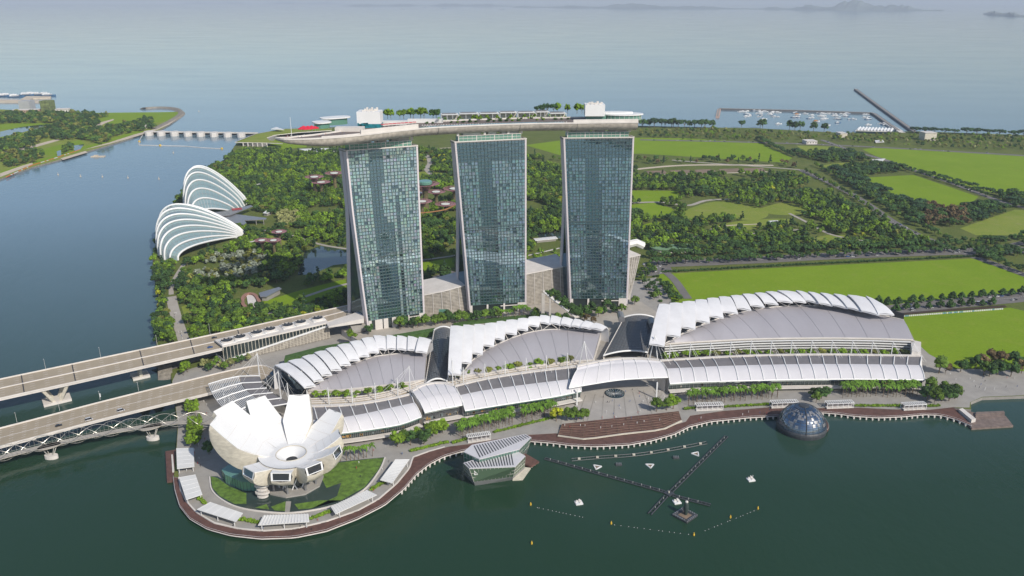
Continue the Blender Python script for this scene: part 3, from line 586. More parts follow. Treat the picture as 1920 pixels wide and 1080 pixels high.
rq = MB(); a, b = G(1178, 458, 34), G(1206, 461, 31); rq.tube([a, a.lerp(b, .5) + Vector((0, 0, 3)), b], 4.5, 8); rq.build('rolled_roof', M['roofw'], L3)
lk = thing('link_roof', 'pale flat link roof leading from the fan building to the hotel tower', 'roof', G(640, 605, 14))
MB().prism([G(612, 606, 19), G(682, 580, 22), G(682, 597, 22), G(616, 612, 19)], 17.6, None).build('slab', M['conc_l'], lk)
MB().prism([G(652, 598, 12), G(660, 596, 12), G(660, 612, 12), G(652, 614, 12)], 4, 18).build('support', M['conc_d'], lk); MB().prism([G(655, 606, 17), G(684, 597, 17), G(688, 614, 12), G(662, 622, 11)], 9, None).build('ramp', M['conc_d'], lk)
# garden terrace the towers stand on, between them and the halls
TER = [(640, 618), (690, 604), (800, 586), (990, 566), (1180, 556), (1200, 565), (1240, 590), (1200, 640), (1150, 660), (1130, 615), (1020, 605), (860, 620), (800, 642), (740, 640), (690, 650)]
struct(MB().prism(GL(TER, 8), ZL, 8, mside=1).build('terrace', [M['paving_w'], M['conc_l']]))
hd = MB(); hd.prism(GL([(533, 676), (600, 660), (690, 645), (780, 628), (815, 622), (815, 616), (780, 622), (690, 637), (600, 651), (535, 668)], 12.6), 5, 13.4); tag(hd.build('hedge', M['hedge']), 'clipped green hedge running along the back of the white theatre roofs', 'hedge')
tag(MB().prism(GL([(850, 611), (900, 604), (980, 597), (1010, 594), (1010, 589), (980, 591), (900, 598), (850, 606)], 9.6), 8, 9.8).build('hedge', M['hedge']), 'clipped green hedge below the middle tower and its palms', 'hedge')
tag(MB().prism(GL([(783, 632), (790, 629), (797, 632), (790, 635)], 9.6), 8, 9.6).build('hedge', M['hedge']), 'small oval bed of clipped green hedge by the dark glass vault', 'hedge')
# ---------------------------------------------------------------- halls with stepped white shell roofs
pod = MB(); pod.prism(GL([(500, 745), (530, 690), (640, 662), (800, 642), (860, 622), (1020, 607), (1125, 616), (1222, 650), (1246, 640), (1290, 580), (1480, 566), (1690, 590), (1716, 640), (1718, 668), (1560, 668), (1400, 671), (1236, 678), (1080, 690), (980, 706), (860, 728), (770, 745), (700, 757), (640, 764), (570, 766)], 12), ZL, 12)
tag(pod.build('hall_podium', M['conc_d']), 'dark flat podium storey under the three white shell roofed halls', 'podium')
def hall(label, zf, zk, zr, zt, front, backarc, ridge, tips, bulge, strut_h=5, open_end=None):
    fr = GL(front, zf); bk = [G(x, y, zk) for x, y in backarc]; r = thing('conference_hall', label, 'hall', (fr[0].x, fr[0].y, ZL))
    FR, BK = resample(fr, 24), resample(bk, 24); g = MB()
    g.grid([[a.lerp(b, t) + Vector((0, 0, 1.6 * math.sin(math.pi * t))) for a, b in zip(FR, BK)] for t in [k / 8 for k in range(9)]]); g.build('flat_roof', M['greyroof'], r, True); sm_ = MB()
    for k in range(1, 23, 2): sm_.tube([FR[k].lerp(BK[k], t) + Vector((0, 0, 1.6 * math.sin(math.pi * t) + .02)) for t in [q / 8 for q in range(9)]], .14, 3)
    sm_.build('roof_seams', M['metal'], r)['kind'] = 'stuff'
    w = MB(); w.grid([[p - Vector((0, 0, zf - 11.5)) for p in FR], FR]); w.grid([[FR[0] - Vector((0, 0, zf - 11.5)), FR[0]], [BK[0] - Vector((0, 0, zk - 11.5)), BK[0]]]); w.grid([[FR[-1] - Vector((0, 0, zf - 11.5)), FR[-1]], [BK[-1] - Vector((0, 0, zk - 11.5)), BK[-1]]]); w.build('wall', M['conc_l'], r)
    MB().ribbon([p + Vector((0, 0, .5)) for p in FR], 1.2, 1.2).build('front_parapet', M['conc_l'], r); MB().tube([p + Vector((0, 0, .3)) for p in BK], .45, 5).build('arc_beam', M['conc_l'], r)
    n = len(tips); prevbase = None
    for i in range(n):
        (tlx, tly), (trx, try_) = tips[i]; (r0x, r0y), (r1x, r1y) = ridge[i], ridge[i + 1]; zr = zt + 1.6 + .13 * (tly + try_ - r0y - r1y) / 2
        step = .0 if i >= n - 4 and False else 1.0
        def arc(R, T, dz):
            a, b = G(*R, zr), G(*T, zt); out = []
            for k in range(13):
                t = k / 12; p = a.lerp(b, t); p.z = zt + (zr - zt) * (1 - t ** 2.1) + dz * (1 - .3 * t); out.append(p)
            return out
        Lc, Rc = arc((r0x, r0y), (tlx, tly), 1.7), arc((r1x, r1y), (trx, try_), 0.)
        bh = [p + (p - Lc[6]).normalized() * 0 for p in (Lc[0], Rc[0])]; away = Vector((bh[1].y - bh[0].y, -(bh[1].x - bh[0].x), 0)).normalized() * -1
        bkL = [Lc[0] + away * 3 + Vector((0, 0, -3.0)), Lc[0] + away * 5 + Vector((0, 0, 11.5 - zr))]; bkR = [Rc[0] + away * 3 + Vector((0, 0, -3.0)), Rc[0] + away * 5 + Vector((0, 0, 11.5 - zr))]
        Lf, Rf = bkL[::-1] + Lc, bkR[::-1] + Rc; s = MB(); up = []
        s.grid([Lf, [(a + b) / 2 + Vector((0, 0, .55)) for a, b in zip(Lf, Rf)], Rf]); lo = Vector((0, 0, -1.0))
        s.grid([Lf, [p + lo for p in Lf]]); s.grid([Rf, [p + lo for p in Rf]]); s.grid([[p + lo for p in Lf], [p + lo for p in Rf]]); s.face([Lf[-1], Rf[-1], Rf[-1] + lo, Lf[-1] + lo])
        s.build('roof_shell', M['petal'], r, True)
        m0 = (Lf[-1] + Rf[-1]) / 2; j = min(range(24), key=lambda q: (BK[q] - m0).xy.length if hasattr((BK[q] - m0), 'xy') else 0); f = BK[j]
        if 3 < (Vector((f.x, f.y)) - Vector((m0.x, m0.y))).length < 26 or True:
            st = MB()
            for T in (Lf[-1].lerp(Rf[-1], .12), Lf[-1].lerp(Rf[-1], .88)): st.tube([f, T + lo], .3, 5)
            st.build('strut', M['conc_l'], r)
    cl = MB(); cl.grid([BK, [p + Vector((0, 0, (zt - zk) * .95)) + (p - FR[min(q, 23)]).normalized() * 7 * math.sin(math.pi * q / 23) for q, p in enumerate(BK)]]); cl.build('clerestory', M['dark'], r)
    return r
HA = hall('curved white theatre nearest the lotus museum, its stepped shells rising towards the dark vault', 17, 20, 38, 26,
    [(574, 731), (600, 732), (640, 731), (700, 725), (755, 718), (796, 712)], [(574, 731), (600, 709), (625, 697), (655, 684), (705, 668.5), (745, 663.5), (767, 662), (800, 662)],
    [(516, 688), (541, 680), (567, 672), (590, 664), (611, 657), (633, 650), (656, 644), (678, 638), (700, 632), (725, 631), (745, 632), (765, 633), (786, 635), (809, 637)],
    [((570, 729), (592, 723)), ((588, 717), (607, 712)), ((603, 706), (623, 702)), ((620, 696), (641, 693)), ((637, 687), (658, 683.5)), ((654, 678), (675, 675)), ((672, 670.5), (693, 667.5)), ((690, 663), (711, 660.5)), ((708, 656), (725, 655.5)), ((725, 655.5), (744, 654.5)), ((744, 656), (764, 656)), ((764, 657.5), (783, 657.5)), ((779, 661), (801, 661))], 5.5)
HB = hall('curved white theatre between the two dark glass vaults, with grey roof and stepped shells', 17, 20, 38, 26,
    [(862, 705), (900, 702), (950, 693), (1010, 684), (1075, 677), (1112, 675)], [(862, 705), (880, 682), (895, 667), (912, 656), (935, 645), (960, 634), (990, 624), (1022, 618.5), (1060, 617.5), (1085, 619), (1127, 621)],
    [(845, 614), (869, 612), (890, 611), (910, 609.5), (932, 605.5), (950, 603), (972, 600), (992, 597), (1014, 593.5), (1034, 594), (1056, 597), (1078, 600), (1098, 604), (1118, 608), (1138, 613)],
    [((840, 704), (865, 702)), ((861, 682), (884, 681)), ((882.5, 664), (905, 664)), ((902, 649), (926, 649)), ((924, 636), (946, 637)), ((944, 626), (969, 627)), ((966, 619), (990, 619)), ((987, 611), (1011, 612)), ((1009, 606), (1033, 607.5)), ((1031, 607), (1052, 609)), ((1051, 609), (1071, 612)), ((1071, 612), (1090, 614)), ((1088, 614.5), (1108, 616.5)), ((1106, 616.5), (1130, 619))], 5.5)
HC = hall('wide white exhibition hall beside the field, with the largest grey roof and stepped shells', 24, 27, 46, 33.5,
    [(1246, 645), (1300, 641), (1406, 635.5), (1480, 634), (1559, 633.5), (1640, 634.5), (1712, 637)], [(1246, 645), (1268, 632), (1290, 620), (1330, 603), (1375, 589), (1437, 577), (1487, 573.5), (1540, 574), (1583, 578), (1630, 586.5), (1660, 592), (1694, 600)],
    [(1236, 573), (1256, 571), (1280, 568.5), (1304, 565), (1326, 562), (1348, 559), (1370, 557), (1392, 554), (1415, 552), (1436, 549.5), (1458, 547.5), (1492, 547), (1515, 549.5), (1538, 551.5), (1563, 553.5), (1589, 555.5), (1623, 557.5), (1648, 566)],
    [((1217, 647), (1246, 649)), ((1246, 630), (1276, 631.5)), ((1275, 615), (1304, 617)), ((1302, 603), (1331, 605)), ((1329, 594.5), (1357, 596)), ((1354, 586.5), (1384, 587.5)), ((1381, 579.5), (1409, 581.5)), ((1406, 574), (1434, 575.5)), ((1432, 569.5), (1460, 571)), ((1457, 566), (1487, 567)), ((1486, 566), (1512, 567)), ((1509, 564.5), (1536, 569)), ((1535, 570), (1562, 573)), ((1560, 573), (1590, 578)), ((1588, 578), (1617, 584)), ((1615, 584.5), (1649, 591)), ((1646, 590), (1677, 590))], 6)
# white louvres and posts on the exhibition hall's front
a_, b_ = GL([(1240, 672), (1300, 669), (1400, 665), (1559, 662), (1640, 663), (1718, 666)], 19), None
fr = resample(GL([(1246, 646), (1300, 642), (1406, 636.5), (1480, 635), (1559, 634.5), (1640, 635.5), (1712, 638)], 23.6), 40)
lv = MB()
for k in range(4): lv.ribbon([p + Vector((0, -2.6, -.4 - 2.3 * k)) for p in fr], 1.5, .5)
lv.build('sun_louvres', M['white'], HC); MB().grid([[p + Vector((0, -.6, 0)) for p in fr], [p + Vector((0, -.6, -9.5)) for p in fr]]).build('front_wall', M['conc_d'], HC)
MB().prism(GL([(1708, 637), (1727, 641), (1727, 660), (1710, 659)], 23.2), 10, 23.2).build('end_block', M['conc_l'], HC)
# ---------------------------------------------------------------- glass vaults
def vault(L0, R0, L1, R1, z, rise, label):
    "barrel vault between the left and right springing points at its back (0) and front (1)"
    l0, r0, l1, r1 = G(*L0, z), G(*R0, z), G(*L1, z), G(*R1, z); r = thing('glass_vault', label, 'glass vault', l1)
    def sec(t, ex=0, up=0):
        a, b = l0.lerp(l1, t), r0.lerp(r1, t); out = []
        for k in range(13):
            s = k / 12; p = a.lerp(b, s); p.z += (rise + up) * math.sin(math.pi * s) ** .85 + up * .3; out.append(p)
        return out
    g = MB(); g.grid([sec(k / 24) for k in range(25)]); g.build('glazing', M['vault'], r, True)
    f = MB()
    for k in range(25): f.tube([p + Vector((0, 0, .1)) for p in sec(k / 24)], .16, 4)
    for s in range(1, 12): f.tube([sec(t)[s] + Vector((0, 0, .1)) for t in [k / 6 for k in range(7)]], .12, 4)
    f.build('glazing_bars', M['darkmetal'], r)
    for t in (0, 1): MB().tube([p + Vector((0, 0, .6)) for p in sec(t)], .75, 6).build('end_arch', M['white'], r)
    gl = MB(); gl.tube([l0, l1], .6, 4).tube([r0, r1], .6, 4); each(gl, 'gutter', M['conc_l'], r)
    for sd_ in ((l0, l1), (r0, r1)): MB().grid([[p - Vector((0, 0, z - 11)) for p in sd_], list(sd_)]).build('side_wall', M['conc_l'], r)
    return r
vault((814, 620), (850, 620), (797, 722), (838, 716), 17, 3.4, 'narrow dark glass barrel vault between the two smaller white theatres')
vault((1170, 596), (1226, 596), (1131, 668), (1214, 662), 17, 2.8, 'wide dark glass vault beside the large exhibition hall')
for x, y in ((1163, 589), (1220, 600)): p = G(x, y, 20); tag(MB().tube([p, p + Vector((-.5, -14, 0))], 3.2, 10).build('stair_pod', M['metal']), ['rounded grey stair pod on the left shoulder of the wide dark vault', 'rounded grey stair pod between the wide dark vault and the white shells'][x > 1200], 'stair pod')
# ---------------------------------------------------------------- shopping arcade along the water
def arcade(rear, brk, eave, label, zr=19.5, zb=19, ze=13, nr=10, glass_h=True, arch=None, zg=ZL):
    R_, B_, E_ = smooth(GL(rear, zr), 60), smooth(GL(brk, zb), 60), smooth(GL(eave, ze), 60); r = thing('arcade_wing', label, 'arcade', (E_[0].x, E_[0].y, zg))
    g = MB(); g.grid([R_, [a.lerp(b, .5) + Vector((0, 0, .7)) for a, b in zip(R_, B_)], B_]); g.build('upper_roof', M['darkroof'] if not arch else M['mallroof'], r, True)
    def prof(b, e, t): p = b.lerp(e, t); p.z = b.z - (b.z - e.z) * t ** 1.8; return p
    l = MB(); l.grid([[prof(b, e, t) for b, e in zip(B_, E_)] for t in [k / 8 for k in range(9)]]); l.build('lower_roof', M['mallroof'], r, True)
    for k in range(nr + 1):
        i = round(59 * k / nr); up = Vector((0, 0, .3)); pth = [R_[i] + up, R_[i].lerp(B_[i], .5) + up + Vector((0, 0, .9)), B_[i] + up] + [prof(B_[i], E_[i], t) + up for t in (.25, .5, .75, 1)]
        MB().tube(pth, .42 if not arch else .22, 6).build('roof_rib', M['white'], r)
    MB().tube([p - Vector((0, 0, .3)) for p in E_], .55, 5).build('eave_beam', M['white'], r); MB().ribbon([p + Vector((0, 1.2, .9)) for p in R_], 2.2, 2.2).build('rear_ledge', M['conc_l'], r)
    back = [e.lerp(b, .30) for e, b in zip(E_, B_)]
    if glass_h:
        MB().grid([[Vector((p.x, p.y, zg)) for p in back], [Vector((p.x, p.y, ze + 1.0)) for p in back]]).build('shopfront', M['mallglass'], r)
        q = MB(); q.grid([[Vector((p.x, p.y, ze - .2)) for p in E_], [Vector((p.x, p.y + 1, ze - 2.2)) for p in E_]]); q.build('canopy_glass', M['gglass'], r)
        MB().ribbon([Vector((e.x, e.y, zg + 3.6)).lerp(Vector((b.x, b.y, zg + 3.6)), .2) for e, b in zip(E_, back)], 5, .8).build('balcony', M['conc_l'], r)
        sh = MB(); rg = random.Random(int(E_[0].x) + 900)
        for k in range(34):
            i = rg.randrange(2, 57); p = back[i]; sh.box((p.x, p.y - .3, zg + rg.choice([.3, 4.6, 4.8])), rg.uniform(.7, 2.4), .3, rg.uniform(1.0, 2.4), 0, [rg.choice([(.5, .3, .1), (.45, .42, .36), (.2, .16, .1), (.1, .1, .1), (.25, .3, .3)])][0])
        sh.build('shop_windows', M['shop'], r)
        ml = MB()
        for k in range(0, 60): ml.bar(Vector((back[k].x, back[k].y - .2, zg)), Vector((back[k].x, back[k].y - .2, ze)), .2, .2)
        ml.build('mullions', M['metal'], r)
    bw_ = MB(); bw_.grid([R_, [Vector((p.x, p.y, 8)) for p in R_]])
    for i in (0, 59): bw_.face([Vector((R_[i].x, R_[i].y, zg)), R_[i], B_[i]] + [prof(B_[i], E_[i], t) for t in (.35, .7)] + [Vector((back[i].x, back[i].y, ze)), Vector((back[i].x, back[i].y, zg))])
    bw_.build('wall', M['conc_l'], r); return r, R_
M['shop'] = mat('shop_interiors', (.7, .7, .7), .5, .2, 1, tint=True)
AR = []
AR.append(arcade([(563, 764), (600, 763.5), (645, 762), (690, 757), (735, 749), (770, 741)], [(570, 787), (605, 787), (645, 782), (690, 774), (735, 764), (776, 755)], [(580, 812), (612, 814), (645, 811), (697, 804), (750, 795), (790, 781)], 'shopping arcade wing beside the lotus museum, white ribs over grey roof', nr=9))
AR.append(arcade([(772, 735), (790, 725), (810, 720.5), (830, 720), (850, 724)], [(782, 747), (800, 742), (818, 738), (838, 735.5), (856, 733)], [(796, 773), (815, 769), (832, 765), (850, 762), (868, 758.5)], 'short raised arcade canopy in front of the narrow dark glass vault', zr=23, zb=22, ze=15.5, nr=5, arch=1))
AR.append(arcade([(852, 726), (910, 712.5), (975, 702), (1030, 695), (1085, 689)], [(862, 741), (910, 731.5), (985, 721), (1030, 715.5), (1085, 709)], [(872, 769.5), (935, 759.5), (1000, 749.5), (1040, 743), (1090, 733)], 'middle shopping arcade wing above the promenade palms, between two raised canopies', nr=11))
AR.append(arcade([(1082, 688), (1120, 680), (1160, 674.5), (1200, 674), (1236, 677)], [(1082, 694), (1120, 686), (1160, 681), (1200, 679), (1240, 680)], [(1067, 727), (1110, 719.5), (1160, 712), (1210, 708.5), (1253, 707)], 'tall white canopy sheltering the head of the event plaza', zr=26, zb=25, ze=17.5, nr=7, glass_h=False, arch=1))
AR.append(arcade([(1238, 678), (1300, 674), (1375, 670), (1450, 667.5), (1559, 666.5), (1640, 667.5), (1728, 669)], [(1250, 691), (1312, 688), (1375, 685.5), (1475, 683), (1559, 682.5), (1640, 683), (1725, 684.5)], [(1256, 719), (1312, 715.5), (1375, 714), (1475, 711.5), (1559, 710.5), (1640, 710.5), (1734, 712)], 'longest shopping arcade wing in front of the exhibition hall', nr=19))
pl = MB()
for k in (0, 5): p = AR[3][1][0].lerp(AR[3][1][-1], .03 + .19 * k); pl.bar((p.x - 3, p.y - 20, ZL), (p.x - 3, p.y - 20, 17), 1.0, 1.0)
each(pl, 'column', M['white'], AR[3][0])
hb = MB(); hb.prism(GL([(1078, 712), (1250, 700), (1250, 688), (1082, 700)], ZL), ZL, 9); hb.build('entrance_hall', M['mallglass'], AR[3][0])
for (x0, y0), (x1, y1) in (((1068, 747), (1082, 700)), ((1254, 735), (1236, 692))):
    a, b = G(x0, y0, ZL), G(x1, y1, ZL); MB().prism([a, b, b + Vector((1, 0, 0)), a + Vector((1, 0, 0))], ZL, 12).build('side_screen', M['gglass'], AR[3][0])
# service deck behind the arcade, with pale kerbs
for px, lbl in (([(560, 755), (620, 753), (670, 750), (720, 742), (760, 730), (800, 717)], 'curved brown service road behind the arcade, below the theatre nearest the museum'), ([(840, 716), (910, 703), (975, 693), (1040, 685), (1090, 679)], 'brown service road between the middle theatre roof and the arcade')):
    c_ = smooth(GL(px, 16), 40); t = thing('service_deck', lbl, 'service road', c_[0])
    MB().ribbon(c_, 11, 1).build('road_surface', M['deckroad'], t); kb = MB()
    for s in (-5.4, -1.6, 1.6, 5.4): kb.ribbon([p + Vector((0, s, .7)) for p in c_], .8, .8)
    each(kb, 'kerb', M['conc_l'], t)
# slatted fan-shaped canopy at the bridge head
fa = thing('fan_canopy', 'fan-shaped white slatted canopy over the bridge head behind the lotus museum', 'canopy', G(450, 760, 14))
outer = smooth(GL([(391, 720), (400, 740), (412, 757), (430, 775), (450, 792)], 17), 30); mid = smooth(GL([(449, 706), (457, 724), (470, 737), (488, 750), (508, 763)], 20), 30); inner = smooth(GL([(487, 705), (492, 719), (505, 732), (525, 745), (548, 756)], 20.5), 30)
MB().grid([[p + Vector((0, 0, -.6)) for p in mid], [p + Vector((0, 0, -.6)) for p in inner]]).build('roof', M['darkroof'], fa)
sl = MB()
for k in range(19):
    t = k / 19; row_ = [a.lerp(b, t) + Vector((0, 0, 2 * math.sin(math.pi * t / 2) - 2 * t)) for a, b in zip(outer, mid)]; sl.tube(row_, .30, 4)
sl.build('slats', M['white'], fa)
for k in range(6):
    i = round(29 * k / 5); MB().tube([outer[i], outer[i].lerp(mid[i], .5) + Vector((0, 0, .8)), mid[i] + Vector((0, 0, .3)), inner[i] + Vector((0, 0, .3))], .5, 6).build('rib', M['white'], fa)
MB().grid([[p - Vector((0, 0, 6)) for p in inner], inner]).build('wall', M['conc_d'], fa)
ps = MB()
for i in (3, 12, 20, 28): p = outer[i].lerp(mid[i], .4); ps.bar((p.x, p.y, ZL), (p.x, p.y, p.z), .7, .7)
each(ps, 'post', M['white'], fa)
# glazed gable of the first theatre, facing the bridge head
MB().poly(GL([(505, 700), (516, 690), (570, 729), (566, 738)], 20)).grid([GL([(507, 700), (522, 716), (540, 730), (562, 742)], 12), GL([(514, 690), (530, 697), (548, 710), (568, 729)], 27)]).build('glazed_gable', M['eglass'], HA)
# masts with stay cables
MAST = [((487, 708), 662, 1), ((526, 742), 695, 1), ((541, 747), 718, 0), ((576, 742), 727, 0), ((617, 758), 727, 0), ((661, 757), 725, 0), ((704, 749), 718, 0), ((746, 741), 710, 0), ((769, 736), 686, 1), ((849, 725), 671, 0), ((869, 720), 689, 0), ((909, 711), 682, 0), ((947, 706), 677, 0), ((986, 701), 671, 0), ((1024, 695.5), 667, 0), ((1063, 690.5), 662, 0), ((1094, 687), 640, 2), ((1225, 677), 629, 2)]
MAST += [((1255 + 37.75 * k, 669.5 - (2.5 if 2 < k < 11 else 1)), 645 - min(k, 4) * 1.7 + max(0, k - 9) * 1.1, 3) for k in range(13)]
for k, ((x, y), yt, ty) in enumerate(MAST):
    p = G(x, y, 17); h = ZH(p, yt); up = Vector((0, 0, h - 17)); t = thing('mast', ['white mast with stay cables along the arcade ridge', 'tall white stayed mast behind the lotus museum', 'white A-frame mast with fanned cables beside the plaza canopy', 'white mast in the row before the exhibition hall louvres'][ty], 'mast', p, ['masts along the arcade', 'tall masts by the museum', 'A-frame masts at the plaza canopy', 'masts before the exhibition hall'][ty])
    if ty == 2:
        MB().tube([p + Vector((-3.6, 0, 0)), p + up], .5, 6, .4).tube([p + Vector((3.6, 0, 0)), p + up], .5, 6, .4).build('leg_pair', M['white'], t)
    else: MB().tube([p + Vector((0, 0, -1)), p + up], .48 if ty != 1 else .6, 6, .3).build('pole', M['white'], t)
    cb = MB()
    ends = {0: [(-5, -11), (5, -11), (-3, 5), (3, 5)], 1: [(-22, -4), (-16, -9), (-10, -12), (8, 8), (10, -12)], 2: [(-13, -14), (-7, -15), (7, -15), (13, -14), (-9, 7), (9, 7)], 3: [(7, -12), (4.5, -12), (2, 1)]}[ty]
    for ex, ey in ends: cb.tube([p + up * .97, p + Vector((ex, ey, .8 if ey < 0 else 0))], .09, 3)
    each(cb, 'cable', M['white'], t)
# ---------------------------------------------------------------- lotus-shaped museum
O = G(546, 849, 24); O.z = 0; BASE = Vector((O.x, O.y, ZL))
mus = thing('lotus_museum', 'white flower-shaped museum with ten upturned fingers round a central roof hole', 'museum', BASE)
FING = [(178, 47, 48, 8, 31, 7), (154, 55, 45, 8.5, 31, 7), (129, 52, 42.5, 6.6, 31, 5.5), (94, 40, 45.5, 6.6, 30, 5.5), (57, 41, 36, 6, 27, 5.5), (21, 31.5, 32.5, 5.2, 16, 5), (-14, 32, 31.5, 5.4, 15.5, 5), (-48, 29.5, 28.5, 5.8, 15.5, 5), (-90, 25, 24.8, 6.4, 15.5, 5), (-128, 31.5, 27.2, 5.6, 16, 5)]
ZC = 23.0
for k, (az, rt_, h, hw, rs, th) in enumerate(FING):
    a = R(az); e = Vector((math.cos(a), math.sin(a), 0)); s = Vector((-math.sin(a), math.cos(a), 0)); rr0 = 10.2
    fg = thing.__class__ and None
    def wtop(r):
        t = (r - rr0) / (rt_ - rr0); sector = r * math.tan(R(19.5)); return min(sector, lerp(rs * math.tan(R(19.5)) * 1.22, hw, t ** 1.2))
    NS = 18; Lt, Rt, Lb, Rb = [], [], [], []
    for i in range(NS + 1):
        t = i / NS; r = lerp(rr0, rt_, t); z = ZC + (h - ZC) * t ** 1.45; w = wtop(r); p = O + e * r + Vector((0, 0, z)); Lt.append(p + s * w); Rt.append(p - s * w)
    for i in range(NS + 1):
        ph = i / NS * math.pi / 2; r = 8 + (rt_ + 1.5 - 8) * math.sin(ph) ** .92; z = 11.5 + (h - th - 11.5) * (1 - math.cos(ph)) ** .95; w = min(r * math.tan(R(16)), lerp(rs * math.tan(R(16)) * 1.15, hw * .96, i / NS)); p = O + e * r + Vector((0, 0, z)); Lb.append(p + s * w); Rb.append(p - s * w)
    up = Vector((0, 0, .45)); tp = MB(); tp.grid([Lt, [(x + y) / 2 - Vector((0, 0, .5)) for x, y in zip(Lt, Rt)], Rt]); tp.grid([Lt, [q - up * 1.6 for q in Lt]]); tp.grid([Rt, [q - up * 1.6 for q in Rt]])
    f_ = tp.build('finger_roof', M['white'], mus, True)
    sj = MB(); sj.tube([q + Vector((0, 0, .06)) for q in Lt[:9]], .13, 3)
    for i in (5, 9, 13): sj.tube([Lt[i].lerp(Rt[i], u) + Vector((0, 0, .06 - 1.0 * min(u, 1 - u))) for u in (0, .5, 1)], .09, 3)
    sj.build('roof_seams', M['conc_l'], mus)
    sh = MB(); sh.grid([Lb, [(x + y) / 2 - e * .1 - Vector((0, 0, .9)) for x, y in zip(Lb, Rb)], Rb]); dn = Vector((0, 0, .5))
    midL = [(x + y) / 2 + (s * .9) for x, y in zip(Lt, Lb)]; midR = [(x + y) / 2 - (s * .9) for x, y in zip(Rt, Rb)]
    sh.grid([[q - dn for q in Lt], midL, Lb]); sh.grid([[q - dn for q in Rt], midR, Rb]); sh.build('finger_shell', M['shell'], mus, True)
    a0, a1, b1, b0 = Lt[-1], Rt[-1], Rb[-1], Lb[-1]; cen = (a0 + a1 + b0 + b1) / 4; fr = MB(); ins = [cen + (q - cen) * .80 for q in (a0, a1, b1, b0)]; o_ = [a0, a1, b1, b0]
    for q in range(4): fr.face([o_[q], o_[(q + 1) % 4], ins[(q + 1) % 4] + e * .0, ins[q]])
    fr.build('window_frame', M['white'], mus); wn = MB(); wn.face([q - e * .5 for q in ins])
    for q in range(4): wn.face([ins[q], ins[(q + 1) % 4], ins[(q + 1) % 4] - e * .5, ins[q] - e * .5])
    wn.build('end_window', M['gglass'] if k < 2 else M['wglass'], mus)
bl = MB(); bl.lathe(O, [(3.0, 17.5), (3.4, 19), (6, 21), (9.6, ZC + .6), (10.6, ZC + .7), (13, ZC + .35), (17, ZC + .8), (20.5, ZC + 1.9)], 48); bl.build('roof_bowl', M['white'], mus, True)
MB().lathe(O, [(9.3, ZC + .55), (9.4, ZC + .95), (9.8, ZC + .95), (9.9, ZC + .5)], 48).build('roof_ring', M['shell'], mus); MB().lathe(O, [(3.6, 19.3), (.01, 19.2)], 24).build('roof_hole', M['dark'], mus)
MB().lathe(O, [(8, 11), (12, 12.2), (16, 14.6), (19.5, 18), (20.5, ZC + 1.5)], 40).build('belly', M['shell'], mus, True)
MB().lathe(O, [(9.5, ZL + 1), (9.5, 11.4)], 20).build('core_glazing', M['mallglass'], mus)
vs = MB()
for k in range(22): a = k * 2 * math.pi / 22; a2 = a + (.32 if k % 2 else -.32); vs.tube([O + Vector((11 * math.cos(a), 11 * math.sin(a), ZL + 1)), O + Vector((12.5 * math.cos(a2), 12.5 * math.sin(a2), 12.6))], .42, 6)
each(vs, 'diagonal_column', M['white'], mus)
cs = MB()
for k in range(10): a = R(FING[k][0]); cs.tube([O + Vector((15.5 * math.cos(a), 15.5 * math.sin(a), ZL)), O + Vector((16.5 * math.cos(a), 16.5 * math.sin(a), 15.4))], .75, 8)
each(cs, 'column', M['metal'], mus)
MB().prism([O + Vector((19 * math.cos(k * math.pi / 5 + .3), 19 * math.sin(k * math.pi / 5 + .3), 0)) for k in range(10)], ZL, ZL + 1.1).build('plinth', M['paving'], mus)
st = MB()
for k in range(4): q = G(493, 932, ZL) ; st.prism([Vector((q.x + (3.6 + (k % 2)) * math.cos(t), q.y + 2.6 * math.sin(t), 0)) for t in [j * math.pi / 6 for j in range(12)]], 3 + 2.5 * k, 4.2 + 2.5 * k)
st.box((q.x, q.y + 1, ZL), 3, 3, 9); st.build('spiral_stair', M['conc_l'], mus)
sk = MB(); sk.poly([O + Vector((17, -1, 0)) * 0 + G(x, y, 29) for x, y in ((472, 830), (494, 822), (490, 830), (480, 834))]); sk.build('roof_hatch', M['shell'], mus)
gp = thing('glass_pavilion', 'low teal glass pavilion tucked under the left side of the lotus museum', 'pavilion', G(450, 905, ZL))
MB().prism(GL([(417, 896), (424, 906), (455, 920), (492, 922), (497, 900), (440, 882)], ZL), ZL, ZL + 6.5).build('glazing', M['gglass'], gp); gb = MB()
pts = GL([(417, 896), (424, 906), (455, 920), (492, 922)], ZL)
for p in resample(pts, 16): gb.bar(p, p + Vector((0, 0, 6.6)), .2, .2)
gb.build('glazing_bars', M['darkmetal'], gp)
# lily pond round the museum, ring path kerb
PND = [(393, 893), (396, 915), (409, 931), (437, 947), (475, 956), (535, 961), (590, 955), (640, 942), (685, 915), (712, 880), (722, 857), (680, 861), (630, 866), (560, 880), (470, 900), (430, 905), (408, 893)]
sheet('lily_pond', PND, M['pond'], ZL + .12)
for px in ([(395, 893), (398, 914), (412, 930), (440, 945), (462, 945), (462, 925), (430, 912), (408, 896)], [(720, 858), (680, 862), (628, 868), (600, 890), (612, 915), (640, 905), (632, 930), (585, 953), (560, 955), (552, 945), (600, 938), (640, 938), (683, 914), (710, 880)], [(478, 952), (500, 945), (505, 955)], [(508, 950), (535, 940), (538, 958), (515, 957)]): struct(MB().poly(GL(px, ZL + .17)).build('lily_pads', M['lily']), 'stuff')
MB_ = MB().ribbon(smooth(GL(PND[:11], ZL + .75), 60), .8, .75); tag(MB_.build('pond_kerb', M['conc_l']), 'pale curved kerb wall round the lily pond of the museum', 'kerb')
sheet('footbridge', [(536, 940), (546, 940), (543, 961), (534, 961)], M['paving'], ZL + .2)
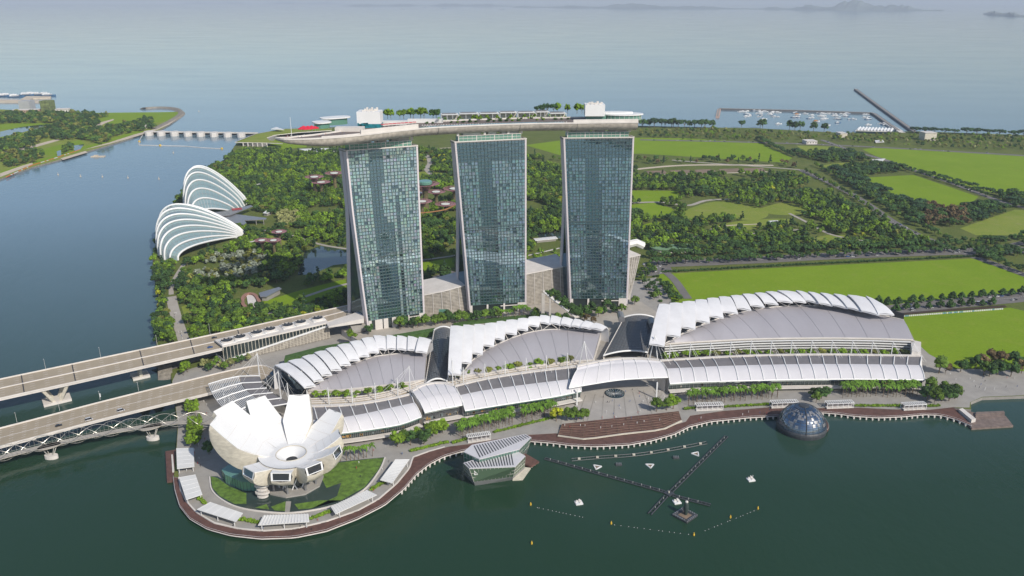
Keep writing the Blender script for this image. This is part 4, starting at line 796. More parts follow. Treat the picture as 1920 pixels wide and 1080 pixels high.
# white promenade canopies round the point
CAN = [([(330.5, 841), (363, 840), (364.6, 875), (332, 879)], 'square white canopy beside the timber landing, with small planters on top', 0), ([(335.5, 895.5), (366.7, 890), (379.4, 927), (349, 937)], 'white canopy at the bend where the boardwalk leaves the landing', 0), ([(369.6, 955.4), (394.8, 941.5), (455.5, 962), (442, 978.5)], 'white solid-roofed canopy just before the slatted ones on the point', 0),
    ([(483.7, 985), (494, 966.7), (578.5, 963.7), (580, 978.5)], 'long white slatted canopy straight in front of the museum pond', 1), ([(620, 950), (688, 919), (707, 928), (629, 964)], 'white slatted canopy between the pond and the boardwalk, right of the museum', 1), ([(712.7, 900), (741.5, 861.5), (768, 861), (735.5, 906)], 'white canopy on the inner bend of the boardwalk near the crystal pavilion', 1)]
for px, lb, sl_ in CAN:
    q = GL(px, 6.8); t = thing('promenade_canopy', lb, 'canopy', Vector((q[0].x, q[0].y, ZL)), 'white canopies round the museum point')
    MB().prism(q, 6.5, 6.9).build('roof', M['roofw'], t); rb = MB()
    nn = 16 if sl_ else 6
    for k in range(nn): rb.bar(q[0].lerp(q[3], k / (nn - 1)) + Vector((0, 0, .1)), q[1].lerp(q[2], k / (nn - 1)) + Vector((0, 0, .1)), .2, .14) if not sl_ else rb.bar(q[0].lerp(q[1], (k + .5) / nn) + Vector((0, 0, .25)) if (q[0] - q[1]).length > (q[0] - q[3]).length else q[0].lerp(q[3], (k + .5) / nn) + Vector((0, 0, .25)), q[3].lerp(q[2], (k + .5) / nn) + Vector((0, 0, .25)) if (q[0] - q[1]).length > (q[0] - q[3]).length else q[1].lerp(q[2], (k + .5) / nn) + Vector((0, 0, .25)), .3, .4)
    rb.build('roof_slats', M['white'], t); po = MB()
    for c in [q[0].lerp(q[3], s) .lerp(q[1].lerp(q[2], s), u) for s in (.06, .5, .94) for u in (.1, .9)]: po.bar((c.x, c.y, ZL), (c.x, c.y, 6.5), .35, .35)
    each(po, 'post', M['white'], t)
# ---------------------------------------------------------------- promenade pavilions, landing, timber steps, oculus
for k, (x0, x1, yb, yt, lb) in enumerate([(878, 920, 831, 812, 'white pergola kiosk behind the crystal pavilion'), (1306, 1355.5, 771, 757, 'white pergola kiosk nearest the event plaza steps'), (1447, 1496, 766, 752, 'white pergola kiosk directly behind the glass sphere'), (1550.5, 1600, 767, 751, 'white pergola kiosk just past the glass sphere'), (1695, 1736, 770, 754, 'white pergola kiosk nearest the timber jetty')]):
    a, b = G(x0, yb, ZL), G(x1, yb - (6 if k == 0 else 2), ZL); n = Vector((-(b - a).y, (b - a).x, 0)).normalized(); h = 4.4; t = thing('kiosk', lb, 'kiosk', a, 'white pergola kiosks on the promenade')
    MB().prism([a, b, b + n * 5, a + n * 5], ZL, ZL + .9).build('base', M['conc_l'], t); rf = MB()
    for s in range(13): rf.bar(a.lerp(b, s / 12) + Vector((0, 0, h + .2)), a.lerp(b, s / 12) + n * 5 + Vector((0, 0, h + .2)), .55, .25)
    for q in (0, 5): rf.bar(a + n * q + Vector((0, 0, h)), b + n * q + Vector((0, 0, h)), .4, .4)
    rf.build('roof_slats', M['white'], t); po = MB()
    for s in range(6):
        for q in (0, 5): p = a.lerp(b, s / 5) + n * q; po.bar((p.x, p.y, ZL), (p.x, p.y, ZL + h), .3, .3)
    each(po, 'post', M['white'], t); MB().prism([a.lerp(b, .03) + n * 2.5, a.lerp(b, .97) + n * 2.5, a.lerp(b, .97) + n * 4.6, a.lerp(b, .03) + n * 4.6], ZL + .9, ZL + 3.2).build('counter', M['darkroof'], t)
stp = thing('timber_steps', 'broad dark red timber steps between the event plaza and the boardwalk', 'steps', G(1160, 800, ZL))
S0 = smooth(GL([(1054, 797), (1272, 773)], 3.4), 12); S1 = [G(*q, 2.5) for q in ((1046, 818), (1097, 825), (1167, 815), (1242, 807), (1278, 790))]; S1 = resample(S1, 12); sb = MB()
for k in range(7): 
    r0, r1 = [a.lerp(b, k / 7) for a, b in zip(S0, S1)], [a.lerp(b, (k + 1) / 7) for a, b in zip(S0, S1)]; z = 4.4 - k * .22
    sb.grid([[Vector((p.x, p.y, z)) for p in r0], [Vector((p.x, p.y, z)) for p in r1], [Vector((p.x, p.y, z - .22 if k < 6 else 2)) for p in r1]])
sb.build('treads', M['timber2'], stp); rl = MB(); rl.ribbon([p + Vector((0, 0, .9)) for p in S1], 1.0, .8); rl.build('bench', M['shell'], stp); gl_ = MB()
for k in range(1, 7): gl_.tube([Vector((p.x, p.y, 4.62 - k * .22)) for p in [a.lerp(b, k / 7) for a, b in zip(S0, S1)]], .12, 4)
for k in range(0, 12): gl_.tube([Vector((S0[k].x, S0[k].y, 4.65)), Vector((S1[k].x, S1[k].y, 3.2))], .10, 4)
gl_.build('tread_edges', M['earth'], stp)
for (xa, ya), (xb, yb) in (((1098, 741), (1079, 793)), ((1116, 739), (1101, 789)), ((1132, 738), (1128, 786)), ((1152, 748), (1151, 783)), ((1169, 736), (1174, 780)), ((1186, 734), (1198, 778)), ((1206, 732), (1222, 775)), ((1225, 731), (1250, 770))): struct(MB().ribbon([G(xa, ya, ZL + .2), G(xb, yb, ZL + .2)], .8, .05).build('drain_strip', M['conc_d']))
oc = thing('rain_oculus', 'round glass rain oculus dish set in the event plaza', 'oculus', G(1153, 739, ZL)); c = G(1153, 739, ZL)
MB().lathe(c, [(7.6, .25), (7.6, 1.2), (7.1, 1.3), (6.4, .9), (4.5, .55), (2, .3), (.05, .22)], 32).build('dish', M['eglass'], oc, True); rb = MB()
for k in range(18): a = k * math.pi / 9; rb.tube([c + Vector((7.2 * math.cos(a), 7.2 * math.sin(a), 1.32)), c + Vector((4.5 * math.cos(a), 4.5 * math.sin(a), .72)), c + Vector((.6 * math.cos(a), .6 * math.sin(a), .4))], .07, 3)
rb.build('dish_ribs', M['white'], oc)
ld = thing('timber_landing', 'timber boat landing beside the square white canopy', 'landing', G(320, 870, 1.4)); MB().prism(GL([(310, 846), (334, 842), (340, 898), (313, 902)], 1.6), -.5, 1.6).build('deck', M['timber'], ld); MB().prism(GL([(321, 852), (324, 852), (327, 884), (323, 884)], 2.4), 1.6, 2.4).build('bench', M['conc_l'], ld)
jt = thing('timber_jetty', 'stepped timber jetty at the corner of the small inlet', 'jetty', G(1850, 785, 1)); MB().prism(GL([(1820, 799), (1822, 803), (1900, 798), (1886, 780), (1835, 775), (1800, 767), (1788, 764), (1793, 786)], 1.5), -1, 1.5).build('deck', M['timber_grey'], jt)
sp = MB()
for k in range(3): sp.prism(GL([(1829, 786 - 4 * k), (1884, 780 - 3 * k), (1882, 777 - 3 * k), (1830, 781 - 4 * k)], 1.6 + .5 * k), 1.4, 1.9 + .5 * k)
each(sp, 'step', M['timber_grey'], jt); MB().prism(GL([(1798, 767), (1805, 765), (1830, 785), (1822, 787)], 4.2), 1.5, 4.2).build('canopy', M['conc_l'], jt)
# ---------------------------------------------------------------- crystal pavilion on the water
cp = thing('crystal_pavilion', 'faceted glass crystal pavilion with striped grey roofs standing in the water', 'pavilion', G(925, 890, 0))
def crystal(base, roof, zr, nm, mt):
    b0, r0 = GL(base, 0), GL(roof, zr); m_ = [p.lerp(q, .22) for p, q in zip(b0, r0)]
    wl = MB(); wl.grid([m_, r0], True); wl.build(nm + 'glazing', mt, cp); MB().grid([[p - Vector((0, 0, 1)) for p in b0], m_], True).build(nm + 'base', M['metal'], cp)
    rr = MB(); rr.poly(r0); rr.poly([p + Vector((0, 0, .5)) for p in r0]); rr.grid([r0, [p + Vector((0, 0, .5)) for p in r0]], True); rr.build(nm + 'roof', M['mallroof'], cp)
    fb = MB()
    for i in range(len(b0)):
        p0, p1, q0, q1 = m_[i], m_[(i + 1) % len(b0)], r0[i], r0[(i + 1) % len(b0)]; n_ = max(2, int((p1 - p0).length / 2.2)); out = Vector(((p1 - p0).y, -(p1 - p0).x, 0)).normalized() * .12
        for k in range(n_ + 1): fb.bar(p0.lerp(p1, k / n_) + out, q0.lerp(q1, k / n_) + out, .18, .18)
        for t in (.33, .66): fb.bar(p0.lerp(q0, t) + out, p1.lerp(q1, t) + out, .15, .15)
    fb.build(nm + 'glazing_bars', M['conc_l'], cp); return r0, m_
ra, ma = crystal([(872, 880), (900, 890), (972, 868), (988, 848), (975, 845), (888, 866)], [(869, 848), (899, 862), (974, 843), (996, 821), (985, 815), (885, 835)], 19, 'rear_', M['gglass'])
rb_, mb_ = crystal([(871, 890), (891, 910), (961, 899), (983, 880), (950, 868)], [(869, 869), (880, 879.5), (966, 876), (985, 856), (960, 841)], 15.5, 'front_', M['crystal'])
def slats(r0, i0, i1, i2, i3, n, z):
    s = MB()
    for k in range(n):
        t0, t1 = (k + .3) / (n + .2), (k + .72) / (n + .2); a0, a1, b0, b1 = r0[i0].lerp(r0[i1], t0), r0[i0].lerp(r0[i1], t1), r0[i3].lerp(r0[i2], t0), r0[i3].lerp(r0[i2], t1); u = Vector((0, 0, z)); s.face([a0.lerp(b0, .08) + u, a1.lerp(b1, .08) + u, a1.lerp(b1, .9) + u, a0.lerp(b0, .9) + u])
    return s
slats(ra, 1, 3, 4, 5, 20, .6).build('roof_slats', M['darkmetal'], cp); slats(rb_, 1, 2, 4, 0, 17, .6).build('roof_slats', M['darkmetal'], cp)
lo = MB(); p0, p1, q0, q1 = mb_[1], mb_[2], rb_[1], rb_[2]; X = (p1 - p0).normalized(); out = Vector((X.y, -X.x, 0)) * .35; c0 = q0.lerp(p0, .30) + X * 3.2 + out; U = (q0 - p0).normalized()
for a, b in (((0, 1.4), (-1.0, -1.4)), ((-1.0, -1.4), (.9, -1.4)), ((-.6, 1.2), (.7, -.9)), ((.7, -.9), (1.9, 1.2))): lo.bar(c0 + (X * a[0] + U * a[1]) * 1.3, c0 + (X * b[0] + U * b[1]) * 1.3, .6, .3)
lo.build('sign_emblem', M['white'], cp)
ck = thing('pavilion_dock', 'small timber dock with low pontoon beside the crystal pavilion', 'dock', G(985, 875, 1)); MB().prism(GL([(978, 846), (1011, 865), (996, 874), (972, 866)], 2.4), 1.2, 2.4).build('deck', M['timber'], ck); MB().prism(GL([(961, 899), (976, 875), (995, 877), (980, 898)], 1), -.5, 1).build('pontoon', M['shell'], ck); po = MB()
for x, y in ((1009, 866), (1003, 870), (997, 874)): p = G(x, y, 1); po.tube([(p.x, p.y, -1), (p.x, p.y, 1.6)], .4, 6)
each(po, 'pile', M['conc_l'], ck)
# ---------------------------------------------------------------- glass sphere on the water
ap = thing('glass_sphere', 'blue glass sphere pavilion floating beside the boardwalk', 'pavilion', G(1502, 804, 0)); c = G(1502, 804, 0); rs, zc = 17.4, 2.0
MB().lathe(c, [(rs * math.sin(R(q)), zc + rs * math.cos(R(q))) for q in (.5, 6, 12, 20, 28, 36, 44, 52, 60, 68, 76, 84, 90)], 44).build('glass_shell', M['sphere'], ap, True)
rb = MB()
for q in (12, 22, 33, 44, 55, 63, 68, 72, 76, 80, 84): rb.tube([c + Vector(((rs + .12) * math.sin(R(q)) * math.cos(a), (rs + .12) * math.sin(R(q)) * math.sin(a), zc + (rs + .12) * math.cos(R(q)))) for a in [k * math.pi / 22 for k in range(45)]], .13, 3, cap=False)
for k in range(22): a = k * math.pi / 11; rb.tube([c + Vector(((rs + .12) * math.sin(R(q)) * math.cos(a), (rs + .12) * math.sin(R(q)) * math.sin(a), zc + (rs + .12) * math.cos(R(q)))) for q in range(6, 91, 7)], .42 if k == 16 else .09, 4)
rb.build('glazing_bars', M['darkmetal'], ap); MB().lathe(c, [(17.2, 4.6), (17.75, 3.6), (17.9, 2.2), (17.4, -.5)], 36).build('base', M['darkmetal'], ap)
cr_ = MB(); rg = random.Random(5)
for k in range(60): 
    q, a = rg.choice([24, 30, 36, 42, 50, 58, 64]), rg.uniform(math.pi, 2 * math.pi); q2, a2 = q + 7, a + .14; F_ = lambda qq, aa: c + Vector(((rs + .05) * math.sin(R(qq)) * math.cos(aa), (rs + .05) * math.sin(R(qq)) * math.sin(aa), zc + (rs + .05) * math.cos(R(qq)))); cr_.face([F_(q2, a), F_(q2, a2), F_(q, a2), F_(q, a)])
cr_.build('sun_shades', M['metal'], ap)
MB().lathe(c, [(.1, zc + rs + .6), (3.2, zc + rs + .1), (3.4, zc + rs - .5)], 20).build('crown', M['darkmetal'], ap)
rp = thing('sphere_ramp', 'curved timber footbridge wrapping the right side of the glass sphere', 'footbridge', G(1545, 800, 2)); pr = smooth(GL([(1524, 770), (1534, 777), (1544, 787), (1550, 798), (1548, 807), (1535, 812), (1522, 814)], 2.4), 30); MB().ribbon(pr, 3.0, .5).build('deck', M['timber'], rp)
for s in (-1.5, 1.5): MB().tube([p + Vector((s * .9, 0, 1.0)) for p in pr], .08, 4).build('railing', M['conc_l'], rp)
po = MB()
for k in (12, 17, 21, 25): p = pr[k]; po.tube([(p.x, p.y, -1), (p.x, p.y, 1.9)], .35, 6)
each(po, 'pile', M['white'], rp)
# ---------------------------------------------------------------- bridges
def bridge(name, label, far, near, z, th, joints, median, base):
    A, B = smooth(GL(far, z), 80), smooth(GL(near, z), 80); t = thing(name, label, 'bridge', base); d = Vector((0, 0, th))
    MB().grid([A, B]).build('carriageway', M['deckroad'], t); g = MB(); g.grid([A, [p - d * .6 for p in A], [p.lerp(q, .25) - d for p, q in zip(A, B)], [p.lerp(q, .75) - d for p, q in zip(A, B)], [p - d * .6 for p in B], B]); g.build('girder', M['conc_l'], t)
    for C_ in (A, B): MB().ribbon([p + Vector((0, 0, 1.0)) for p in C_], .6, 1.1).build('parapet', M['conc_l'], t)
    if median: MB().ribbon([p.lerp(q, .47) + Vector((0, 0, .6)) for p, q in zip(A, B)], 1.0, .6).build('median', M['conc_l'], t)
    jm = MB()
    for j in joints: i = min(range(80), key=lambda k: abs(PX(A[k].lerp(B[k], .5))[0] - j)); jm.bar(A[i] + Vector((0, 0, .1)), B[i] + Vector((0, 0, .1)), .8, .1)
    if joints: each(jm, 'expansion_joint', M['dark'], t)
    ln = MB(); up = Vector((0, 0, .05))
    for f in ((.12, .24, .36, .58, .7, .82) if median else (.10, .22, .34, .46, .56, .68, .8)):
        L_ = resample([p.lerp(q, f) + up for p, q in zip(A, B)], 120)
        for a, b in list(zip(L_, L_[1:]))[::3]: ln.ribbon([a, b], .28, .02)
    if not median: ln.ribbon([p.lerp(q, .5) + up for p, q in zip(A, B)], .5, .04)
    ln.build('lane_markings', M['conc_l'], t); return t, A, B
BR1, SA, SB = bridge('viaduct', 'upper of the two road bridges, with a central median, carried on V-shaped piers', [(-350, 786), (0, 712), (200, 670), (400, 628), (533, 599), (655, 573)], [(-350, 826), (0, 748), (150, 715), (273, 687), (400, 658), (560, 620), (655, 592)], 16, 2.6, (45, 145, 262, 362, 446), True, G(107, 757, 0))
BR2, BA, BB = bridge('road_bridge', 'lower road bridge running past the lotus museum, beside the twisted footbridge', [(-350, 890), (0, 804), (200, 752), (383, 707), (440, 694), (490, 686), (520, 697)], [(-350, 925), (0, 838), (200, 785), (397, 737), (450, 722), (490, 716), (508, 728)], 11, 2.2, (), False, G(290, 765, 0))
MB().ribbon([p.lerp(q, .96) + Vector((0, 0, .12)) for p, q in zip(BA, BB)][:66], 1.6, .1).build('red_kerb_lane', M['redlane'] if 'redlane' in M else mat('red_lane_paint', (.33, .05, .05), .8, .2, .3), BR2)
ang = math.atan2((SB[40] - SB[20]).y, (SB[40] - SB[20]).x)
for (x, y), lb in (((107, 752), 'wide V-shaped concrete bridge pier standing in the dark water'), ((263, 706), 'smaller concrete bridge pier near the rocky bank'), ((-170, 812), 'concrete bridge pier beyond the picture edge')):
    p = G(x, y, 0); t = thing('bridge_pier', lb, 'pier', p, 'concrete piers of the upper bridge'); X = Vector((math.cos(ang), math.sin(ang), 0)); Y_ = Vector((-X.y, X.x, 0))
    wd = 1.5 if x < 200 else .7; pb_ = MB(); pb_.box((p.x, p.y, -1), 16 * wd ** .5, 13, 3, ang); pb_.build('pile_cap', M['conc_l'], t); lg = MB()
    for sx in ((-1, 1) if x < 200 else (0,)):
        for sy in (-1, 1): lg.bar(p + X * sx * 2.5 + Y_ * sy * 4 + Vector((0, 0, 1.6)), p + X * sx * 8.5 + Y_ * sy * 7 + Vector((0, 0, 13.9)), 2.4, 2.2)
    each(lg, 'leg', M['shell'], t)
for x, y in ((271, 764), (296, 758)):
    p = G(x, y, 0); t = thing('bridge_pier', ['round-nosed low pier under the lower bridge, further from the bank', 'round-nosed low pier under the lower bridge, next to the bank'][x > 280], 'pier', p); MB().lathe(p, [(4, -1), (4.2, 3.2), (3.6, 4.2), (.1, 4.4)], 14).build('pile_cap', M['shell'], t); MB().lathe(p, [(2.2, 4), (2.6, 9.2)], 12).build('shaft', M['conc_d'], t)
rk = MB(); rk.grid([[p + Vector((0, 0, z)) for p in smooth(GL(px, 0), 12)] for px, z in (([(296, 714), (308, 714), (324, 712)], -.5), ([(297, 704), (310, 704), (324, 702)], 3.5), ([(298, 694), (310, 694), (324, 693)], 5))]); tag(rk.build('rock_bank', M['rock']), 'rough rock bank under the upper bridge', 'rock bank')
# twisted double-helix footbridge
hc = smooth(GL([(-330, 952), (-150, 895), (0, 851), (100, 826), (200, 805), (300, 789), (350, 785), (404, 786)], 11.5), 260); hx = thing('helix_footbridge', 'white tubular footbridge wrapped in twisting double helix tubes', 'footbridge', G(97, 865, 0))
def hpos(i, ph, r):
    p = hc[i]; d = (hc[min(i + 1, 259)] - hc[max(i - 1, 0)]); d.z = 0; d.normalize(); n = Vector((-d.y, d.x, 0)); return p + n * (r * math.cos(ph)) + Vector((0, 0, r * math.sin(ph)))
Lh = sum((b - a).length for a, b in zip(hc, hc[1:])); 
for k in range(4): MB().tube([hpos(i, i / 259 * Lh / 44 * 2 * math.pi * (1 if k < 2 else -1) + math.pi * (k % 2) + (0 if k < 2 else .8), 5.3 if k < 2 else 4.7) for i in range(260)], .17, 5).build('helix_tube', M['steel'], hx)
st = MB()
for i in range(0, 260, 3):
    ph = i / 259 * Lh / 44 * 2 * math.pi
    st.tube([hpos(i, ph, 5.3), hpos(i, ph + math.pi * .33, 4.6), hpos(i, ph + math.pi * .66, 4.6), hpos(i, ph + math.pi, 5.3)], .07, 3)
    if i % 6 == 0: st.tube([hpos(i, -ph + .8, 4.7), hpos(min(i + 4, 259), ph, 5.3)], .09, 3)
st.build('struts', M['steel'], hx)['kind'] = 'stuff'
MB().ribbon([p + Vector((0, 0, -2.6)) for p in hc], 5.6, .4).build('walkway', M['paving_w'], hx); hn = MB()
for s in (-2.7, 2.7): MB().tube([hpos(i, math.pi / 2, 0) + Vector((-.5 * s, s * .85, -1.5)) for i in range(260)], .08, 4).build('handrail', M['steel'], hx)
cv = MB()
for i0, i1 in ((128, 140), (148, 158), (203, 214)): cv.grid([[hpos(i, .5, 4.4) for i in range(i0, i1)], [hpos(i, 1.57, 4.5) for i in range(i0, i1)]])
each(cv, 'blue_canopy', mat('blue_canopy_glass', (.13, .33, .50), .25, .1, .3), hx)
for (x, y) in ((97, 859), (287, 824), (-150, 938)):
    p = G(x, y, 0); pd = Vector((p.x, p.y, 0)); nb = min(hc, key=lambda q: (q - pd).xy.length if False else (Vector((q.x, q.y)) - Vector((p.x, p.y))).length)
    vp = MB(); cc = pd.lerp(Vector((nb.x, nb.y, 0)), .55); vp.prism([cc + Vector((7.5 * math.cos(a) * .82 - 3.6 * math.sin(a) * .57, 7.5 * math.cos(a) * .57 + 3.6 * math.sin(a) * .82, 0)) for a in [k * math.pi / 10 for k in range(20)]], 8.2, 8.9); vp.build('viewing_pod', M['paving_w'], hx)
    MB().prism([pd + Vector((4.6 * math.cos(a), 2.6 * math.sin(a), 0)) for a in [k * math.pi / 8 for k in range(16)]], -1, 2.6).build('pile_cap', M['conc_l'], hx); lg = MB()
    for sx in (-1, 1):
        for sy in (-1, 1): lg.tube([pd + Vector((sx * 1.5, sy * .7, 2.5)), Vector((nb.x, nb.y, 8)) + Vector((sx * 4.5, sy * 2, 0))], .35, 6)
    each(lg, 'leg', M['steel'], hx)
# ---------------------------------------------------------------- long building with seven roof fans
fb = thing('fan_building', 'long low building with large fans on its roof beside the upper bridge', 'building', G(420, 670, 4)); q = GL([(417, 649), (616, 604), (605, 592), (402, 637)], 19)
MB().prism(q, 17.6, 19).build('roof', M['conc_l'], fb); MB().prism([q[0].lerp(q[2], .01), q[1].lerp(q[3], .01), q[2].lerp(q[0], .01), q[3].lerp(q[1], .01)], 3, 17.6).build('wall', M['mallglass'], fb); rb = MB()
X = (q[1] - q[0]).normalized(); n_ = Vector((X.y, -X.x, 0))
for k in range(32): p = q[0].lerp(q[1], k / 31) + n_ * .25; rb.bar((p.x, p.y, 3), (p.x, p.y, 17.7), .4, .4)
rb.build('ribs', M['shell'], fb); lw = MB(); lw.face([Vector((q[0].x, q[0].y, 3)) + n_ * .2, Vector((q[1].x, q[1].y, 3)) + n_ * .2, Vector((q[1].x, q[1].y, 15)) + n_ * .2, Vector((q[0].x, q[0].y, 4.2)) + n_ * .2]); lw.build('lower_wall', M['louvre'], fb)
MB().bar(Vector((q[0].x, q[0].y, 5.2)) + n_ * .5, Vector((q[1].x, q[1].y, 15.8)) + n_ * .5, .9, 1.3).bar(Vector((q[0].x, q[0].y, 5)) + n_ * .4, Vector((q[3].x, q[3].y, 5)) + n_ * .4, .9, 1.6).build('sloped_beam', M['white'], fb)
for x, y in ((425.5, 638.5), (449.5, 631.7), (481, 623.5), (505.7, 617.3), (539, 609.7), (563.5, 604), (595, 596.8)):
    p = G(x, y, 20.2); MB().prism([q_ for q_ in (p + X * 6 - n_ * 5.7, p + X * 6 + n_ * 5.7, p - X * 6 + n_ * 5.7, p - X * 6 - n_ * 5.7)], 18.9, 19.7).build('fan_housing', M['roofw'], fb)
    f = MB().lathe((p.x, p.y, 0), [(5.4, 19.7), (5.4, 21), (5.0, 21.1)], 24).build('fan_cowl', M['conc_l'], fb); fb2 = MB()
    for k in range(8): a = k * math.pi / 4; fb2.bar((p.x + .4 * math.cos(a), p.y + .4 * math.sin(a), 20.7), (p.x + 5.0 * math.cos(a), p.y + 5.0 * math.sin(a), 20.8), 1.2, .1)
    fb2.lathe((p.x, p.y, 0), [(.9, 20.4), (.9, 21.1), (.1, 21.2)], 10).lathe((p.x, p.y, 0), [(5.1, 20.2), (.1, 20.2)], 24); fb2.build('fan_blades', M['darkmetal'], fb)
# ---------------------------------------------------------------- glass conservatories
def conservatory(label, feet, hs, PRs, pw, name):
    t = thing('conservatory', label, 'conservatory', G(*feet[len(feet) // 2], ZL)); curves = []
    for (fx, fy), h, (rx, ry) in zip(feet, hs, PRs):
        a, b = G(fx, fy, ZL), G(rx, ry, ZL); cv = []
        for k in range(33): s = (k / 32) ** 1.7; p = a.lerp(b, s); z = h * max(0, math.sin(math.pi * s ** pw)) ** .72; side = Vector((-(b - a).y, (b - a).x, 0)).normalized(); cv.append(Vector((p.x, p.y, ZL + z)) - side * 0)
        curves.append(cv)
    g = MB(); g.grid(curves); g.build('glazing', M['dome'], t, True); gr = MB()
    for a, b in zip(curves, curves[1:]):
        for k in range(2, 31, 2): gr.bar(a[k], b[k], .35, .35)
        m_ = [(p + q) / 2 + Vector((0, 0, .1)) for p, q in zip(a, b)]; gr.tube(m_, .22, 3)
    gr.build('glazing_bars', M['metal'], t)
    for cv in curves: MB().tube([p + Vector((0, -.8, 1.1)) for p in cv], 1.2, 6).build('arched_rib', M['white'], t, True)
    return t
conservatory('wide low glass conservatory with white arched ribs at the water edge', [(330, 436), (312, 442), (300, 450), (296, 462), (296, 472), (298.5, 480), (303, 486), (310, 490), (320, 492.5), (334.6, 489)], [30, 41, 45, 45, 42, 38, 32.5, 26, 18, 10.5], [(458, 436), (458, 437), (457, 438), (456, 439.5), (455, 441), (453.5, 442.5), (452, 443.5), (450, 444.5), (447, 445.5), (445, 446.5)], .50, 'a')
conservatory('tall peaked glass conservatory with white arched ribs, further from the bridges', [(360, 396), (352, 400), (348.5, 406), (348.5, 411), (351, 415), (354.5, 418), (359.5, 421), (367, 424)], [56, 66, 67, 62.5, 54, 44, 32, 18], [(465, 380), (464, 382), (462, 384), (459, 387), (455, 390), (450, 394), (444, 397), (437, 400)], .50, 'b')
cn = thing('linking_canopy', 'swooping grey canopy roofs between the two conservatories', 'canopy', G(430, 402, ZL))
for nm, px, z in (('roof', [(366, 401), (420, 396), (470, 384.5), (474, 386.5), (450, 396), (432, 403), (400, 405)], 12), ('roof', [(390, 404), (432, 400), (470, 405), (500, 408.5), (498, 411), (458, 413), (462, 418), (456, 421), (420, 413)], 10)): MB().prism(GL(px, z), z - 1, z).build(nm, M['metal'], cn)
for x, y in ((389, 400), (444, 392)): p = G(x, y, 12.4); MB().box(p, 14, 10, .5, .5).build('red_rooflight', mat('red_rooflight', (.35, .05, .05), .6), cn)
po = MB()
for x, y in ((440, 410), (460, 413), (480, 413), (494, 413), (430, 405)): p = G(x, y, 9); po.tube([(p.x, p.y, ZL), (p.x, p.y, 9.2)], .5, 6)
each(po, 'column', M['conc_d'], cn)
# ---------------------------------------------------------------- supertrees
def supertree(bx, by, ty, rpx, label, big=False):
    p = G(bx, by, ZL); h = ZH(p, ty) - ZL; dist = p.length; r = rpx * dist / FPX; t = thing('supertree', label, 'supertree', p, 'supertrees in the gardens'); rt = r * .20
    MB().lathe(p, [(rt * 1.5, 0), (rt * 1.05, h * .3), (rt * .9, h * .7), (rt * 1.2, h * .82), (rt * 2.1, h * .94), (r * .48, h * .985)], 14).build('trunk', M['vine'] if 'vine' in M else mat('planted_trunk', (.12, .10, .045), .9, .5, .3), t, True)
    br = MB(); rg = random.Random(int(bx))
    for k in range(44):
        a = k * math.pi / 22 + rg.uniform(-.05, .05); P0 = p + Vector((math.cos(a) * rt * 1.1, math.sin(a) * rt * 1.1, h * .78)); 
        for da in (-.1, .1): br.tube([P0, p + Vector((math.cos(a + da) * r * .55, math.sin(a + da) * r * .55, h * .955)), p + Vector((math.cos(a + da * 2) * r, math.sin(a + da * 2) * r, h * 1.0))], .28, 3, .16)
    for f, z in ((.6, .965), (.8, .985), (1, 1)): br.tube([p + Vector((math.cos(a) * r * f, math.sin(a) * r * f, h * z)) for a in [k * math.pi / 16 for k in range(33)]], .3, 3)
    br.build('branches', M['purple'], t); MB().lathe(p, [(.2, h * 1.0), (r * .42, h * 1.0), (r * .44, h * .99), (r * .3, h * .975)], 20).build('canopy_disc', M['canopyw'], t)
    if big: MB().lathe(p, [(r * .5, h * .99), (r * .5, h * 1.06), (r * .42, h * 1.09), (.2, h * 1.09)], 20).build('rooftop_restaurant', M['gglass'], t)
for a in ((592, 366, 331, 17, 'purple-branched supertree, lower pair member nearest the conservatories'), (604, 367, 341, 17, 'shortest purple-branched supertree of the group beside the first tower'), (629, 359, 324, 17, 'tallest supertree of the group right beside the first tower'), (494, 481, 450, 14, 'low supertree nearest the wide conservatory'), (516, 485, 450, 14, 'low supertree between two others by the garden pond'), (526, 466, 434, 14, 'low supertree standing behind its pair by the garden pond'),
    (818.6, 390, 359, 18, 'slim supertree in the middle of the main grove between two towers'), (853, 386, 353, 22, 'supertree half hidden by the middle tower'), (792, 413, 377, 20, 'supertree nearest the hotel, half behind the first tower'), (836, 408, 382, 20, 'supertree in the front of the main grove, on the skyway'), (786, 394, 361, 16, 'supertree mostly hidden behind the first tower')): supertree(*a)
supertree(799, 402, 344, 27, 'tallest supertree of all, carrying a green glass restaurant on top', True)
sw = smooth(GL([(786, 398), (805, 397), (835, 392), (852, 384), (858, 379)], 22), 30); tag(MB().ribbon(sw, 2.0, 1.0).build('skyway', mat('skyway_paint', (.34, .16, .06), .6)), 'curved orange skyway slung between the supertrees', 'skyway')
